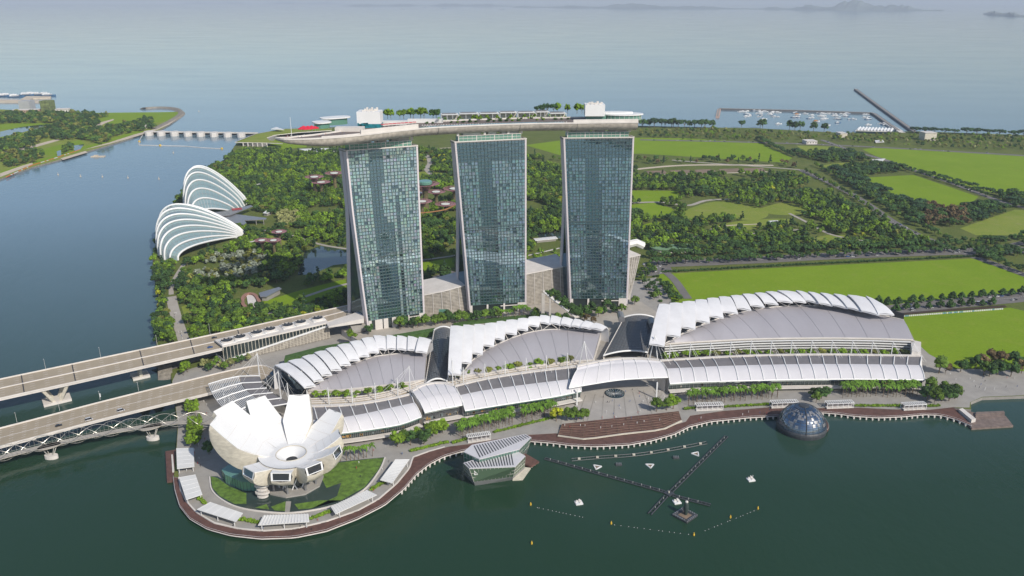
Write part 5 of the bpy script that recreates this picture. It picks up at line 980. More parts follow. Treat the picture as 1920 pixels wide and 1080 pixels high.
# ---------------------------------------------------------------- trees
def crown(rng, kind):
    "leaf clumps: many lumpy blobs plus loose leaf-sized faces round them; height 1 unit = 1 m at scale 1"
    b = MB(); b.open = True
    blobs = []
    if kind == 'cone':
        for k in range(26):
            t = rng.random() ** 1.4; a = rng.uniform(0, 6.28); rr = (1 - t) ** .8 * 3.5 * rng.uniform(.45, 1); blobs.append((rr * math.cos(a), rr * math.sin(a), 2.4 + t * 4.6, rng.uniform(1.2, 1.7) * (1 - .4 * t)))
    elif kind == 'tall':
        for k in range(18):
            t = rng.random(); a = rng.uniform(0, 6.28); rr = (1 - t) ** .7 * 2.6 * rng.uniform(.3, 1); blobs.append((rr * math.cos(a), rr * math.sin(a), 2.2 + t * 10, rng.uniform(.9, 1.4) * (1 - .4 * t)))
    elif kind == 'flat':
        for k in range(24):
            a = rng.uniform(0, 6.28); rr = 6.6 * rng.random() ** .5; blobs.append((rr * math.cos(a), rr * math.sin(a), 5.6 + 1.8 * (1 - (rr / 7) ** 2) + rng.uniform(-.5, .6), rng.uniform(1.3, 2.1)))
    elif kind == 'bush':
        for k in range(10):
            a = rng.uniform(0, 6.28); rr = 1.7 * rng.random() ** .5; blobs.append((rr * math.cos(a), rr * math.sin(a), .9 + rng.uniform(-.2, .7), rng.uniform(.7, 1.1)))
    else:
        sh = rng.uniform(.85, 1.25)
        for k in range(20):
            a = rng.uniform(0, 6.28); el = math.asin(rng.uniform(-.45, 1)); rr = 3.0 * rng.uniform(.55, 1.05)
            blobs.append((rr * math.cos(a) * math.cos(el), rr * math.sin(a) * math.cos(el), 5.0 + rr * math.sin(el) * sh, rng.uniform(1.0, 1.75)))
    for x, y, z, r in blobs:
        bm = bmesh.new(); bmesh.ops.create_icosphere(bm, subdivisions=1, radius=r); t0 = rng.uniform(.62, 1.32)
        for v in bm.verts: v.co *= rng.uniform(.72, 1.18)
        for f in bm.faces: b.face([(v.co.x + x, v.co.y + y, v.co.z * .8 + z) for v in f.verts], t0 * rng.uniform(.7, 1.3))
        bm.free()
        for k in range(15):
            d = Vector((rng.gauss(0, 1), rng.gauss(0, 1), rng.gauss(.35, 1))).normalized(); p = Vector((x, y, z)) + Vector((d.x, d.y, d.z * .8)) * r * rng.uniform(.85, 1.3)
            u = Vector((rng.gauss(0, 1), rng.gauss(0, 1), rng.gauss(0, .6))).normalized(); q = u.cross(d).normalized(); s = rng.uniform(.22, .48)
            b.face([p - u * s, p + q * s * .8, p + u * s, p - q * s * .8], t0 * rng.uniform(.6, 1.55))
    return b
def fronds(rng, n=10, L=2.6):
    b = MB(); b.open = True
    for k in range(n):
        a = k * 2.4 + rng.uniform(-.2, .2); e = rng.uniform(.1, 1.1); prev = None; t0 = rng.uniform(.7, 1.3)
        for i in range(6):
            t = i / 5; r = L * t * math.cos(e * .7); z = 6.6 + L * (t * math.sin(e) - 1.0 * t * t); wd = .46 * math.sin(math.pi * min(1, .12 + t * .86)) + .05
            c = Vector((r * math.cos(a), r * math.sin(a), z)); s = Vector((-math.sin(a), math.cos(a), 0)) * wd; dr = Vector((0, 0, -wd * .55)); row = (c - s + dr, c, c + s + dr)
            if prev: b.face([prev[0], prev[1], row[1], row[0]], t0 * rng.uniform(.8, 1.2)); b.face([prev[1], prev[2], row[2], row[1]], t0 * rng.uniform(.8, 1.2))
            prev = row
    return b
def trunk(rng, h, r, limbs=4, spread=2.0):
    b = MB(); b.tube([(0, 0, -.6), (.1 * rng.uniform(-1, 1), 0, h * .5), (.2 * rng.uniform(-1, 1), .15 * rng.uniform(-1, 1), h)], r, 5, r * .6)
    for k in range(limbs):
        a = k * 6.28 / limbs + rng.uniform(-.4, .4); b.tube([(0, 0, h * .7), (math.cos(a) * spread * .5, math.sin(a) * spread * .5, h * 1.05), (math.cos(a) * spread, math.sin(a) * spread, h * 1.3)], r * .55, 4, r * .2)
    return b
LEAF = {'green': (.088, .150, .018), 'deep': (.040, .085, .020), 'bright': (.135, .225, .016), 'yellow': (.24, .26, .014), 'silver': (.23, .26, .195), 'olive': (.155, .165, .036), 'blue': (.034, .075, .030), 'brown': (.125, .09, .042), 'pale': (.25, .26, .10), 'frond': (.095, .185, .018)}
for k, c in LEAF.items(): M['leaf_' + k] = mat('foliage_' + k, c, .75, .25, .25, spec=.25, tint=True, rnd=.28)
PROTO = {}                                     # kind -> list of (trunk mesh, crown mesh)
def proto(key, shape, leaf, n=3):
    L = []
    for k in range(n):
        rng = random.Random(key + str(k))
        if shape == 'palm': cb, tb = fronds(rng), trunk(rng, 6.6, .2, 0)
        else:
            cb = crown(rng, shape); tb = trunk(rng, {'cone': 3, 'tall': 4, 'flat': 4.6, 'bush': .6}.get(shape, 3.4), {'flat': .45, 'bush': .1}.get(shape, .28), {'bush': 0, 'cone': 0, 'tall': 0}.get(shape, 4), {'flat': 4}.get(shape, 1.8))
        c = cb.build('crown', M['leaf_' + leaf]); t = tb.build('trunk', M['trunk']); L.append((t.data, c.data))
        for o in (c, t): bpy.data.objects.remove(o)
    PROTO[key] = L
for key, shape, leaf in (('round', 'round', 'green'), ('bright', 'round', 'bright'), ('deep', 'round', 'deep'), ('yellow', 'round', 'yellow'), ('silver', 'round', 'silver'), ('olive', 'round', 'olive'), ('pale', 'round', 'pale'), ('brown', 'round', 'brown'), ('rain', 'flat', 'deep'), ('umbrella', 'flat', 'blue'), ('cone', 'cone', 'deep'), ('conebright', 'cone', 'bright'), ('tall', 'tall', 'blue'), ('palm', 'palm', 'frond'), ('bush', 'bush', 'bright'), ('bushdark', 'bush', 'deep')): proto(key, shape, leaf)
KNAME = {'palm': ('palm_tree', 'palm'), 'bush': ('shrub', 'shrub'), 'bushdark': ('shrub', 'shrub')}
def plant(kind, p, s, label, group=None, name=None, cat=None, rng=random, sz=None):
    "one tree: Empty at its foot > trunk, crown"
    t, c = rng.choice(PROTO[kind]); nm, ct = KNAME.get(kind, ('tree', 'tree'))
    r = thing(name or nm, label, cat or ct, p, group); r.rotation_euler = (0, 0, rng.uniform(0, 6.28)); r.scale = (s * rng.uniform(.93, 1.07), s * rng.uniform(.93, 1.07), (sz or s) * rng.uniform(.93, 1.07))
    for nm2, me in (('trunk', t), ('crown', c)):
        o = bpy.data.objects.new(nm2, me); sc.collection.objects.link(o); o.parent = r
    return r
JOIN = {}
lib = bpy.data.collections.new('tree_forms'); LIBIDX = {}
def joined(kind, k):
    "the same tree as one mesh, for crowns too far away to show their parts"
    if (kind, k) not in JOIN:
        t, c = PROTO[kind][k]; b = bmesh.new(); b.from_mesh(c); b.from_mesh(t); me = bpy.data.meshes.new('far_' + kind); nf = len(c.polygons); b.to_mesh(me); b.free()
        me.materials.append(c.materials[0]); me.materials.append(t.materials[0]); me.polygons.foreach_set('material_index', [0 if i < nf else 1 for i in range(len(me.polygons))]); JOIN[(kind, k)] = me
    return JOIN[(kind, k)]
for i, kind in enumerate(sorted(PROTO)):
    for k in range(3):
        o = bpy.data.objects.new('form_%02d_%d' % (i, k), joined(kind, k)); lib.objects.link(o); LIBIDX[(kind, k)] = i * 3 + k
def woodland(name, pts, label, cat):
    "a far-off wood that reads as one mass: trees set on points"
    me = bpy.data.meshes.new(name); me.from_pydata([p for p, s, r, i in pts], [], [])
    me.attributes.new('idx', 'INT', 'POINT').data.foreach_set('value', [i for p, s, r, i in pts])
    me.attributes.new('rot', 'FLOAT_VECTOR', 'POINT').data.foreach_set('vector', [c for p, s, r, i in pts for c in (0, 0, r)])
    me.attributes.new('scl', 'FLOAT_VECTOR', 'POINT').data.foreach_set('vector', [c for p, s, r, i in pts for c in s])
    o = bpy.data.objects.new(name, me); sc.collection.objects.link(o); tag(o, label, cat); o['kind'] = 'stuff'
    g = bpy.data.node_groups.new(name, 'GeometryNodeTree'); g.interface.new_socket('Geometry', in_out='INPUT', socket_type='NodeSocketGeometry'); g.interface.new_socket('Geometry', in_out='OUTPUT', socket_type='NodeSocketGeometry')
    gi, go = g.nodes.new('NodeGroupInput'), g.nodes.new('NodeGroupOutput'); ip = g.nodes.new('GeometryNodeInstanceOnPoints'); ci_ = g.nodes.new('GeometryNodeCollectionInfo')
    ci_.inputs[0].default_value = lib; ci_.inputs['Separate Children'].default_value = True; ci_.inputs['Reset Children'].default_value = True
    def na(nm, ty):
        n = g.nodes.new('GeometryNodeInputNamedAttribute'); n.data_type = ty; n.inputs[0].default_value = nm; return n.outputs[0]
    e2 = g.nodes.new('FunctionNodeEulerToRotation'); L = g.links; L.new(na('rot', 'FLOAT_VECTOR'), e2.inputs[0])
    L.new(gi.outputs[0], ip.inputs['Points']); L.new(ci_.outputs[0], ip.inputs['Instance']); ip.inputs['Pick Instance'].default_value = True
    L.new(na('idx', 'INT'), ip.inputs['Instance Index']); L.new(e2.outputs[0], ip.inputs['Rotation']); L.new(na('scl', 'FLOAT_VECTOR'), ip.inputs['Scale']); L.new(ip.outputs[0], go.inputs[0])
    o.modifiers.new('trees', 'NODES').node_group = g; return o
# where the garden woods stand (outlines traced on the map), what is kept clear, and which kinds grow where
WOODS = [([(292, 648), (288, 610), (297, 560), (286, 505), (297, 442), (331, 378), (347, 352), (392, 318), (428, 297), (445, 285), (560, 284), (650, 280), (652, 582), (560, 612), (440, 640), (390, 645)], 'garden'),
    ([(640, 282), (700, 276), (985, 293), (1050, 300), (1060, 306), (1195, 316), (1195, 470), (1090, 488), (985, 503), (860, 530), (790, 548), (652, 582)], 'garden'),
    ([(1180, 334), (1480, 326), (1520, 345), (1560, 368), (1620, 400), (1690, 438), (1760, 462), (1740, 468), (1500, 474), (1290, 480), (1230, 478), (1180, 460)], 'garden'),
    ([(1200, 300), (1330, 297), (1470, 307), (1500, 316), (1330, 306), (1190, 311)], 'edge'), ([(1200, 247), (1335, 242), (1440, 248), (1560, 253), (1720, 252), (1960, 258), (1960, 286), (1700, 274), (1560, 266), (1440, 262), (1200, 257)], 'coast'),
    ([(1485, 288), (1600, 286), (1632, 303), (1540, 306)], 'dark'), ([(1556, 316), (1650, 309), (1710, 320), (1625, 331), (1570, 336)], 'dark'), ([(1575, 338), (1618, 335), (1692, 379), (1770, 392), (1800, 398), (1800, 426), (1740, 425), (1690, 405)], 'dark'), ([(1790, 396), (1850, 380), (1900, 398), (1890, 425), (1800, 428)], 'dark'), ([(1860, 368), (1900, 362), (1960, 372), (1960, 395), (1900, 390)], 'dark'),
    ([(0, 214), (160, 214), (205, 219), (160, 231), (0, 233)], 'far'), ([(53, 252), (110, 236), (165, 228), (190, 231), (165, 250), (110, 256), (70, 263)], 'far'), ([(0, 264), (50, 254), (78, 264), (60, 280), (0, 288)], 'far'), ([(0, 296), (60, 284), (86, 291), (66, 306), (5, 316)], 'far'), ([(90, 258), (180, 245), (240, 235), (285, 226), (292, 240), (215, 258), (195, 272), (150, 262), (110, 264)], 'far'), ([(112, 285), (135, 272), (140, 284), (118, 292)], 'far'),
    ([(1760, 468), (1830, 450), (1960, 448), (1960, 470), (1870, 490)], 'dark')]
DOME1 = [(290, 500), (298, 450), (330, 420), (420, 420), (465, 440), (440, 462), (350, 495)]; DOME2 = [(346, 420), (350, 400), (380, 380), (465, 388), (500, 405), (500, 420), (450, 425)]
CLEAR = [FIELD_A, FIELD_C, FIELD_D, FIELD_E, FIELD_F, FIELD_G, POND, DOME1, DOME2] + [f for f, k in LAWNS] + [[(556, 508), (600, 500), (656, 488), (656, 508), (600, 520), (556, 530)], [(440, 425), (450, 400), (520, 405), (525, 432), (470, 436)], [(650, 420), (690, 420), (700, 620), (650, 620)], [(440, 545), (495, 540), (530, 532), (520, 555), (480, 580), (450, 582)], [(1218, 470), (1320, 460), (1320, 474), (1222, 480)], [(1000, 445), (1062, 436), (1062, 470), (1000, 480)], [(1020, 285), (1055, 291), (1055, 300), (1020, 300)]]
CW = [[(p.x, p.y) for p in GL(f, ZL)] for f in CLEAR]
PW = [(smooth(GL(px, ZL), 30), wd) for px, wd, mt in PATHS] + [(smooth(GL(px, ZL), 30), wd) for px, wd in ROADS]
SILVER = [(355, 520), (395, 485), (470, 475), (505, 490), (490, 515), (420, 532)]; PALE = [(490, 405), (560, 400), (560, 425), (500, 432)]
rng = random.Random(7); PTS = []
def vn(x, y, s): return math.sin(x * s + 1.3 * math.sin(y * s * .7 + 2)) * math.cos(y * s * 1.1 + 1.7 * math.sin(x * s * .6))
for poly, zone in WOODS:
    W = [(p.x, p.y) for p in GL(poly, ZL)]; x0, x1 = min(p[0] for p in W), max(p[0] for p in W); y0, y1 = min(p[1] for p in W), max(p[1] for p in W)
    step = {'garden': 7.6, 'dark': 9.5, 'far': 12, 'coast': 12, 'edge': 14}[zone]; y = y0
    while y < y1:
        x = x0
        while x < x1:
            px, py = x + rng.uniform(-.45, .45) * step, y + rng.uniform(-.45, .45) * step; x += step
            if not inside(px, py, W): continue
            if zone == 'garden' and vn(px, py, .021) * vn(py, px, .013) > .30: continue            # small clearings
            if zone in ('coast', 'edge') and rng.random() < .35: continue
            if zone == 'garden' and px > 120 and rng.random() < .26: continue
            if any(inside(px, py, f) for f in CW): continue
            if any(min((q.x - px) ** 2 + (q.y - py) ** 2 for q in c) < (wd / 2 + 2.2) ** 2 for c, wd in PW): continue
            X, Y = PX((px, py, ZL)); n = vn(px, py, .035) + rng.uniform(-.5, .5); n2 = vn(py, px, .05) + rng.uniform(-.35, .35)
            if zone == 'garden':
                if inside(X, Y, SILVER): k, s = rng.choice(['silver', 'silver', 'silver', 'olive']), .8
                elif inside(X, Y, PALE): k, s = 'pale', .9
                elif n2 > 1.08: k, s = 'yellow', .85
                elif n > .75: k, s = 'bright', 1
                elif n < -.85: k, s = rng.choice(['deep', 'rain', 'deep']), 1
                elif n < -.6: k, s = rng.choice(['olive', 'palm', 'round', 'deep']), .95
                else: k, s = rng.choice(['round', 'round', 'round', 'deep', 'deep', 'round', 'bright', 'tall' if Y < 600 else 'round']), 1
                if Y < 430 and X > 640: s *= 1.05
            elif zone == 'dark': k, s = rng.choice(['rain', 'deep', 'deep', 'umbrella', 'round']), 1
            elif zone == 'coast': k, s = rng.choice(['round', 'deep', 'olive', 'olive', 'bright', 'bush', 'bush', 'pale', 'palm']), .85
            elif zone == 'far': k, s = rng.choice(['deep', 'deep', 'round', 'olive', 'deep']), 1.35
            else: k, s = rng.choice(['deep', 'tall', 'round', 'brown']), 1.1
            if 1730 < X < 1815 and 388 < Y < 424 and zone == 'dark': k = rng.choice(['brown', 'brown', 'rain'])
            PTS.append((px, py, k, s * rng.uniform(.7, 1.38)))
        y += step
# rows of roadside trees
def row(px, gap, kinds, s, jit=1.5):
    c = smooth(GL(px, ZL), 200); L = sum((b - a).length for a, b in zip(c, c[1:])); n = max(2, int(L / gap))
    for q in resample(c, n): PTS.append((q.x + rng.uniform(-jit, jit), q.y + rng.uniform(-jit, jit), rng.choice(kinds), s * rng.uniform(.85, 1.15)))
for r_ in ([(1225, 484), (1400, 478), (1600, 469), (1790, 462)], [(1230, 497), (1400, 490), (1600, 481), (1840, 471)]): row(r_, 12, ['rain', 'rain', 'deep'], 1.05, 3)
row([(1240, 511), (1500, 497), (1836, 481)], 4, ['bushdark'], 1.0, .6); row([(1250, 470), (1400, 468), (1650, 462)], 14, ['rain'], 1.0, 4)
row([(1423, 262), (1455, 280), (1490, 295)], 11, ['rain', 'deep'], 1.1); row([(1708, 319), (1780, 340), (1866, 366)], 11, ['rain', 'deep'], .95); row([(1704, 322), (1776, 344), (1850, 368)], 11, ['deep'], .9)
row([(1200, 238), (1260, 239), (1332, 240)], 11, ['umbrella', 'deep', 'rain'], 2.2, 6); row([(1712, 250), (1800, 252), (1960, 258)], 20, ['umbrella'], 1.7, 4); row([(1760, 262), (1960, 272)], 14, ['deep'], 1.1, 5); row([(1200, 257), (1420, 262)], 15, ['deep', 'round'], 1, 3)
row([(1838, 482), (1890, 503), (1960, 528)], 12, ['rain'], .95); row([(1280, 262), (1400, 264)], 16, ['round'], .8, 3); row([(1530, 312), (1600, 352), (1690, 408), (1780, 452)], 11, ['deep', 'round', 'rain'], .95, 2.5); row([(1510, 322), (1590, 366), (1660, 414)], 10, ['deep', 'round'], .9, 2.5)
row([(655, 568), (600, 583), (540, 598), (470, 612), (420, 625)], 9, ['deep', 'rain'], 1.0, 3); row([(790, 532), (830, 524), (862, 516)], 9, ['deep'], 1.05, 4); row([(790, 522), (862, 508)], 9, ['deep'], 1.05, 4); row([(600, 577), (650, 560)], 8, ['deep'], 1.1, 3)
for gx, gy in ((1390, 238), (1425, 240), (1430, 239), (1480, 243), (1490, 244), (1500, 244), (1525, 246), (1545, 247)): q = G(gx, gy, ZL); PTS.append((q.x, q.y, 'deep', 2.4))
# the nearest trees become things, the rest one wood
PTS.sort(key=lambda p: math.hypot(p[0], p[1]) / p[3])
KL = {'round': 'mid green round-crowned', 'bright': 'bright green leafy', 'deep': 'dark green dense-crowned', 'yellow': 'yellow-flowering', 'silver': 'silver-grey leaved', 'olive': 'olive green', 'pale': 'pale green', 'brown': 'brownish', 'rain': 'broad flat-crowned dark', 'umbrella': 'umbrella-crowned', 'cone': 'conical', 'tall': 'tall narrow dark', 'palm': 'slender palm', 'bush': 'bright green', 'bushdark': 'dark clipped'}
count = {}; REST = []
for x, y, k, s in PTS:
    cat = KNAME.get(k, ('tree', 'tree')); X, Y = PX((x, y, ZL)); vis = -30 < X < 1950
    where = 'in the gardens beside the glass conservatories' if X < 520 else 'in the gardens behind the three towers' if X < 1180 else 'along the road beyond the conference hall'
    if vis and cat[1] == 'tree' and count.get('tree', 0) < 290 and not (640 < X < 1190 and Y > 500):
        count[cat[1]] = count.get(cat[1], 0) + 1
        o = bpy.data.objects.new({'tree': 'garden_tree'}.get(cat[0], cat[0]), joined(k, rng.randrange(3))); sc.collection.objects.link(o); o.location = (x, y, ZL); o.rotation_euler = (0, 0, rng.uniform(0, 6.28)); o.scale = (s, s, s * rng.uniform(.85, 1.15))
        tag(o, KL[k] + ' ' + cat[1] + ' ' + where, cat[1], KL[k] + ' ' + cat[1] + 's ' + where)
    else: REST.append(((x, y, ZL), (s, s, s * rng.uniform(.85, 1.15)), rng.uniform(0, 6.28), LIBIDX[(k, rng.randrange(3))]))
print('trees', len(PTS), count, len(REST))
woodland('woodland', REST, 'dense mixed woodland of the waterfront gardens stretching back to the sea', 'woodland')
# ---------------------------------------------------------------- trees that stand out one by one
rng = random.Random(21); PARK = {}
def cluster(px, kinds, s, label, group, z=ZL, name=None, cat=None, sz=None):
    for x, y in px:
        k = rng.choice(kinds); p = G(x, y, z); plant(k, p, s * rng.uniform(.88, 1.12), label, group, name, cat, rng, sz)
def grid_px(quad, nx, ny, jit=.25):
    a, b, c, d = [Vector((x, y)) for x, y in quad]; out = []
    for i in range(nx):
        for j in range(ny):
            u, v = (i + .5 + rng.uniform(-jit, jit)) / nx, (j + .5 + rng.uniform(-jit, jit)) / ny; out.append(tuple(a.lerp(b, u).lerp(d.lerp(c, u), v)))
    return out
for q, nx, ny, lb in (([(852, 812), (912, 795), (918, 808), (862, 826)], 9, 3, 'slim palm in the dense block behind the crystal pavilion'), ([(915, 795), (962, 783), (966, 797), (921, 808)], 7, 3, 'slim palm in the block between the crystal pavilion and the event plaza'), ([(972, 783), (1036, 768), (1044, 779), (978, 796)], 8, 3, 'slim palm in the block just before the event plaza'),
    ([(1284, 750), (1398, 742), (1400, 752), (1287, 762)], 13, 3, 'slim palm in the long block between plaza and glass sphere'), ([(1404, 742), (1460, 739), (1462, 749), (1406, 752)], 6, 3, 'slim palm in the short block behind the kiosk by the sphere'), ([(1574, 734), (1642, 731), (1645, 745), (1578, 748)], 9, 3, 'slim palm in the block past the glass sphere'), ([(1650, 734), (1722, 733), (1724, 745), (1654, 748)], 9, 3, 'slim palm in the last block before the timber jetty'), ([(636, 864), (700, 854), (702, 858), (638, 868)], 8, 1, 'tall palm in the single row between the museum and the arcade')):
    cluster(grid_px(q, nx, ny), ['palm'], 1.28, lb, lb.replace('slim palm', 'palms').replace('tall palm', 'palms'), sz=1.5)
cluster([(745, 838), (757, 832), (770, 835), (795, 833), (784, 828), (830, 812), (818, 815), (808, 822)], ['round', 'bright', 'deep', 'bright'], 1.35, 'leafy broad tree on the promenade between the museum and the palm blocks', 'broad trees near the museum palms')
cluster([(1043, 790)], ['yellow'], 1.3, 'yellowish tree at the edge of the event plaza', None); cluster([(1063, 789), (1077, 790), (1094, 789)], ['round'], 1.25, 'spreading green tree in the group of three at the left edge of the event plaza', 'three trees at the plaza edge')
cluster([(1231, 772), (1250, 769), (1262, 767)], ['bright', 'round'], 1.35, 'leafy green tree on the side of the plaza near the timber steps', 'trees by the timber steps')
cluster([(1527, 747), (1540, 748), (1550, 745), (1530, 755)], ['deep', 'round'], 1.2, 'dark bushy tree behind the glass sphere', 'dark trees behind the sphere')
cluster([(1738, 752), (1752, 757), (1766, 752), (1779, 752), (1745, 738), (1768, 742), (1790, 748)], ['round', 'deep', 'round'], 1.55, 'large leafy tree at the end of the arcade by the small inlet', 'large trees by the inlet'); cluster([(1760, 700)], ['round'], 1.6, 'leafy tree at the corner of the rear lane beside the exhibition hall', None); cluster([(1772, 702)], ['brown'], 1.2, 'small brownish tree beside the rear lane of the exhibition hall', None)
cluster([(1801, 697), (1829, 692), (1840, 690), (1858, 684), (1877, 686), (1898, 684), (1844, 704), (1870, 703), (1895, 706), (1915, 700), (1855, 706), (1912, 690)], ['deep', 'round', 'deep', 'brown'], 1.5, 'rounded tree on the paved square below the lower green field', 'trees on the square by the inlet')
cone_b = [(1646, 571), (1664, 571), (1684, 570), (1711, 568), (1727, 567.4), (1745, 566), (1765, 564.5), (1785, 563), (1803, 561.5), (1821, 560), (1841, 558), (1860, 556.5), (1879, 555), (1896, 555), (1914, 553), (1934, 551)]; cone_f = [(1679, 585), (1698.5, 581), (1718, 579.5), (1741.5, 578.5), (1762, 577), (1781.5, 576), (1801, 575), (1820, 574), (1841, 573), (1861, 572)]
cluster(cone_b, ['cone'], 1.2, 'conical dark tree in the row along the upper edge of the avenue', 'upper row of avenue trees'); cluster(cone_f, ['cone'], 1.12, 'conical dark tree in the row along the lower edge of the avenue', 'lower row of avenue trees')
hg = MB(); c_ = smooth(GL([(1690, 588), (1760, 582), (1830, 577), (1885, 573)], ZL + 1.4), 30); hg.ribbon(c_, 3, 1.5); tag(hg.build('hedge', mat('dark_red_hedge', (.045, .028, .018), .9, .4, .5, bump=.3)), 'dark reddish hedge along the lower side of the avenue', 'hedge'); bn = MB(); c_ = smooth(GL([(1676, 592.5), (1780, 585), (1882, 577.5)], ZL + 1.6), 60)
for a, b in list(zip(c_, c_[1:])): bn.ribbon([a, a.lerp(b, .7)], .3, 1.5, tint=rng.choice([(.8, .8, .8), (.8, .8, .8), (.2, .4, .55), (.75, .78, .8)]))
tag(bn.build('site_hoarding', M['shop']), 'low white and blue hoarding along the top of the lower field', 'hoarding')
HFR = [(592, 743), (610, 743), (631, 745), (649, 744), (670, 743), (690, 740), (712, 734), (732, 730), (754, 727)]; cluster(HFR, ['conebright', 'bright'], 1.1, 'small bright green tree in the row before the theatre nearest the museum', 'roof trees of the first theatre', 15, sz=.62)
cluster([(856, 709), (877, 704), (894, 702), (917, 700), (934, 696), (955, 694), (972, 690), (994, 689), (1010, 685), (1032, 684), (1054, 681), (1068, 678)], ['bright', 'olive', 'conebright', 'olive'], 1.1, 'small bushy tree in the row before the middle theatre', 'roof trees of the middle theatre', 15, sz=.62)
cluster([(1245 + 19.6 * k, 671.5 - min(4.5, k * .6)) for k in range(24)], ['bright', 'olive', 'bright', 'conebright'], 1.15, 'small tree in the row under the exhibition hall louvres', 'terrace trees of the exhibition hall', 12.5, sz=.72)
cluster([(657, 636)], ['conebright'], 1.3, 'single rounded bright tree on the forecourt by the first tower', None, 10)
cluster([(692, 627), (750, 618), (757, 615), (775, 616), (783, 614), (797, 613), (817, 611), (828, 608), (840, 606), (852, 606), (862, 606), (872, 605), (882, 603), (896, 602), (910, 601), (922, 600), (935, 600)], ['cone', 'round', 'deep', 'round', 'deep'], 1.35, 'dense green tree on the terrace at the foot of the towers', 'terrace trees at the foot of the towers', 8)
cluster([(942, 600), (950, 598), (958, 597), (966, 598), (974, 596), (982, 596), (990, 595), (930, 594), (975, 590)], ['palm'], 1.7, 'fan palm on the terrace below the middle tower', 'palms below the middle tower', 8)
cluster([(1000, 600), (1010, 601), (1018, 603), (1030, 604), (1045, 605), (1060, 604), (1005, 592)], ['deep', 'round'], 1.05, 'dark tree on the terrace beside the planted ramp', 'terrace trees by the planted ramp', 8)
cluster([(1087, 588), (1098, 590), (1110, 588), (1132, 588), (1137, 578), (1122, 594), (1150, 586), (1165, 588), (1190, 572)], ['deep', 'round', 'cone'], 1.3, 'dense tree on the terrace below the tower by the field', 'terrace trees below the tower by the field', 8); cluster([(1100, 604), (1112, 606), (1092, 600)], ['yellow', 'brown', 'bright'], .9, 'small colourful tree in the garden by the wide dark vault', 'garden trees by the wide vault', 8)
for a, b in (((1194, 510), (1226, 562)), ((1206, 506), (1238, 566)), ((1216, 506), (1262, 568)), ((1222, 505), (1272, 566))): cluster([(lerp(a[0], b[0], t / 9), lerp(a[1], b[1], t / 9)) for t in range(10)], ['deep', 'round', 'bushdark'], .95, 'tree in the slanting rows between tower and green field', 'slanting rows of trees by the field')
cluster([(357, 838), (358, 828), (359, 818), (360, 808), (361, 800), (371, 838), (372, 828), (373, 818), (374, 808), (374, 800), (354, 780), (356, 770), (367, 780), (368, 770), (345, 704), (347, 694), (352, 698), (350, 686)], ['bright'], .85, 'slender bright tree in the double row by the bridge landing', 'double row of trees by the bridge landing', sz=1.1); cluster([(392, 852)], ['deep'], 1.05, 'single dark round tree on the paving beside the museum shell', None)
cluster([(383, 690), (392, 697), (400, 690), (408, 684), (415, 692), (422, 696), (432, 690), (440, 686), (452, 683), (466, 678)], ['deep', 'pale', 'round'], .9, 'shrubby tree below the fan building between the bridges', 'trees between the bridges')
cluster([(727, 221.5), (733, 222)], ['bright'], .95, 'small tree at the end of the tree row on the sky deck', 'two end trees of the sky deck row', DZ); cluster([(750, 222.5), (757, 222), (770, 222), (775, 222), (789, 222.5), (795, 223)], ['round', 'deep', 'bright'], 1.1, 'dense green tree in the row beside the white box on the sky deck', 'tree row on the sky deck', DZ); cluster([(812, 222), (818, 222)], ['deep', 'round'], 1.2, 'tall green tree beside the first pergola on the sky deck', 'two trees by the first pergola', DZ)
cluster([(1011, 215), (1020, 214.5), (1026, 214), (1038, 213)], ['umbrella'], .62, 'dark round tree on the sky deck beside the short pergola', 'dark trees on the sky deck', DZ, sz=1.1); cluster([(1045, 211), (1064, 212.5), (1082, 212), (1091, 212)], ['bright', 'round'], .95, 'slim green tree near the tall white box at the square end of the deck', 'slim trees near the square end', DZ, sz=1.1)
cluster([(800 + 11.5 * k, 232 - .35 * k) for k in range(24)], ['bush', 'bushdark', 'palm'], .75, 'low leafy plant along the pool terrace of the sky deck', 'plants along the pool terrace', DZ); cluster([(1140 + 7.5 * k, 229.5 - .2 * k) for k in range(8)], ['bush'], .6, 'trailing plant on the ledge of the round restaurant', 'plants on the restaurant ledge', DZ)
for (x0, y0), (x1, y1), n_, lb in (((371, 932), (385, 946), 7, 'shrub between the first two white canopies'), ((446, 974), (488, 982), 15, 'shrub between the solid and the slatted canopy'), ((582, 974), (620, 960), 12, 'shrub between the two slatted canopies in front of the pond'), ((695, 920), (724, 903), 10, 'shrub between the last two white canopies'), ((770, 847), (840, 830), 20, 'shrub in the planting strip behind the inner boardwalk bend'), ((848, 832), (876, 824), 8, 'shrub beside the kiosk behind the crystal pavilion'), ((925, 812), (1042, 783), 22, 'shrub in the planting strip before the plaza'), ((1284, 768), (1304, 766), 6, 'shrub between steps and first kiosk'), ((1358, 764), (1444, 759), 18, 'shrub between the two kiosks left of the sphere'), ((1602, 762), (1692, 762), 18, 'shrub between the two kiosks right of the sphere'), ((1738, 763), (1762, 762), 6, 'shrub beside the last kiosk')):
    cluster([(lerp(x0, x1, (t + .5) / n_), lerp(y0, y1, (t + .5) / n_)) for t in range(n_)], ['bush'], .75, lb, 'shrubs: ' + lb)
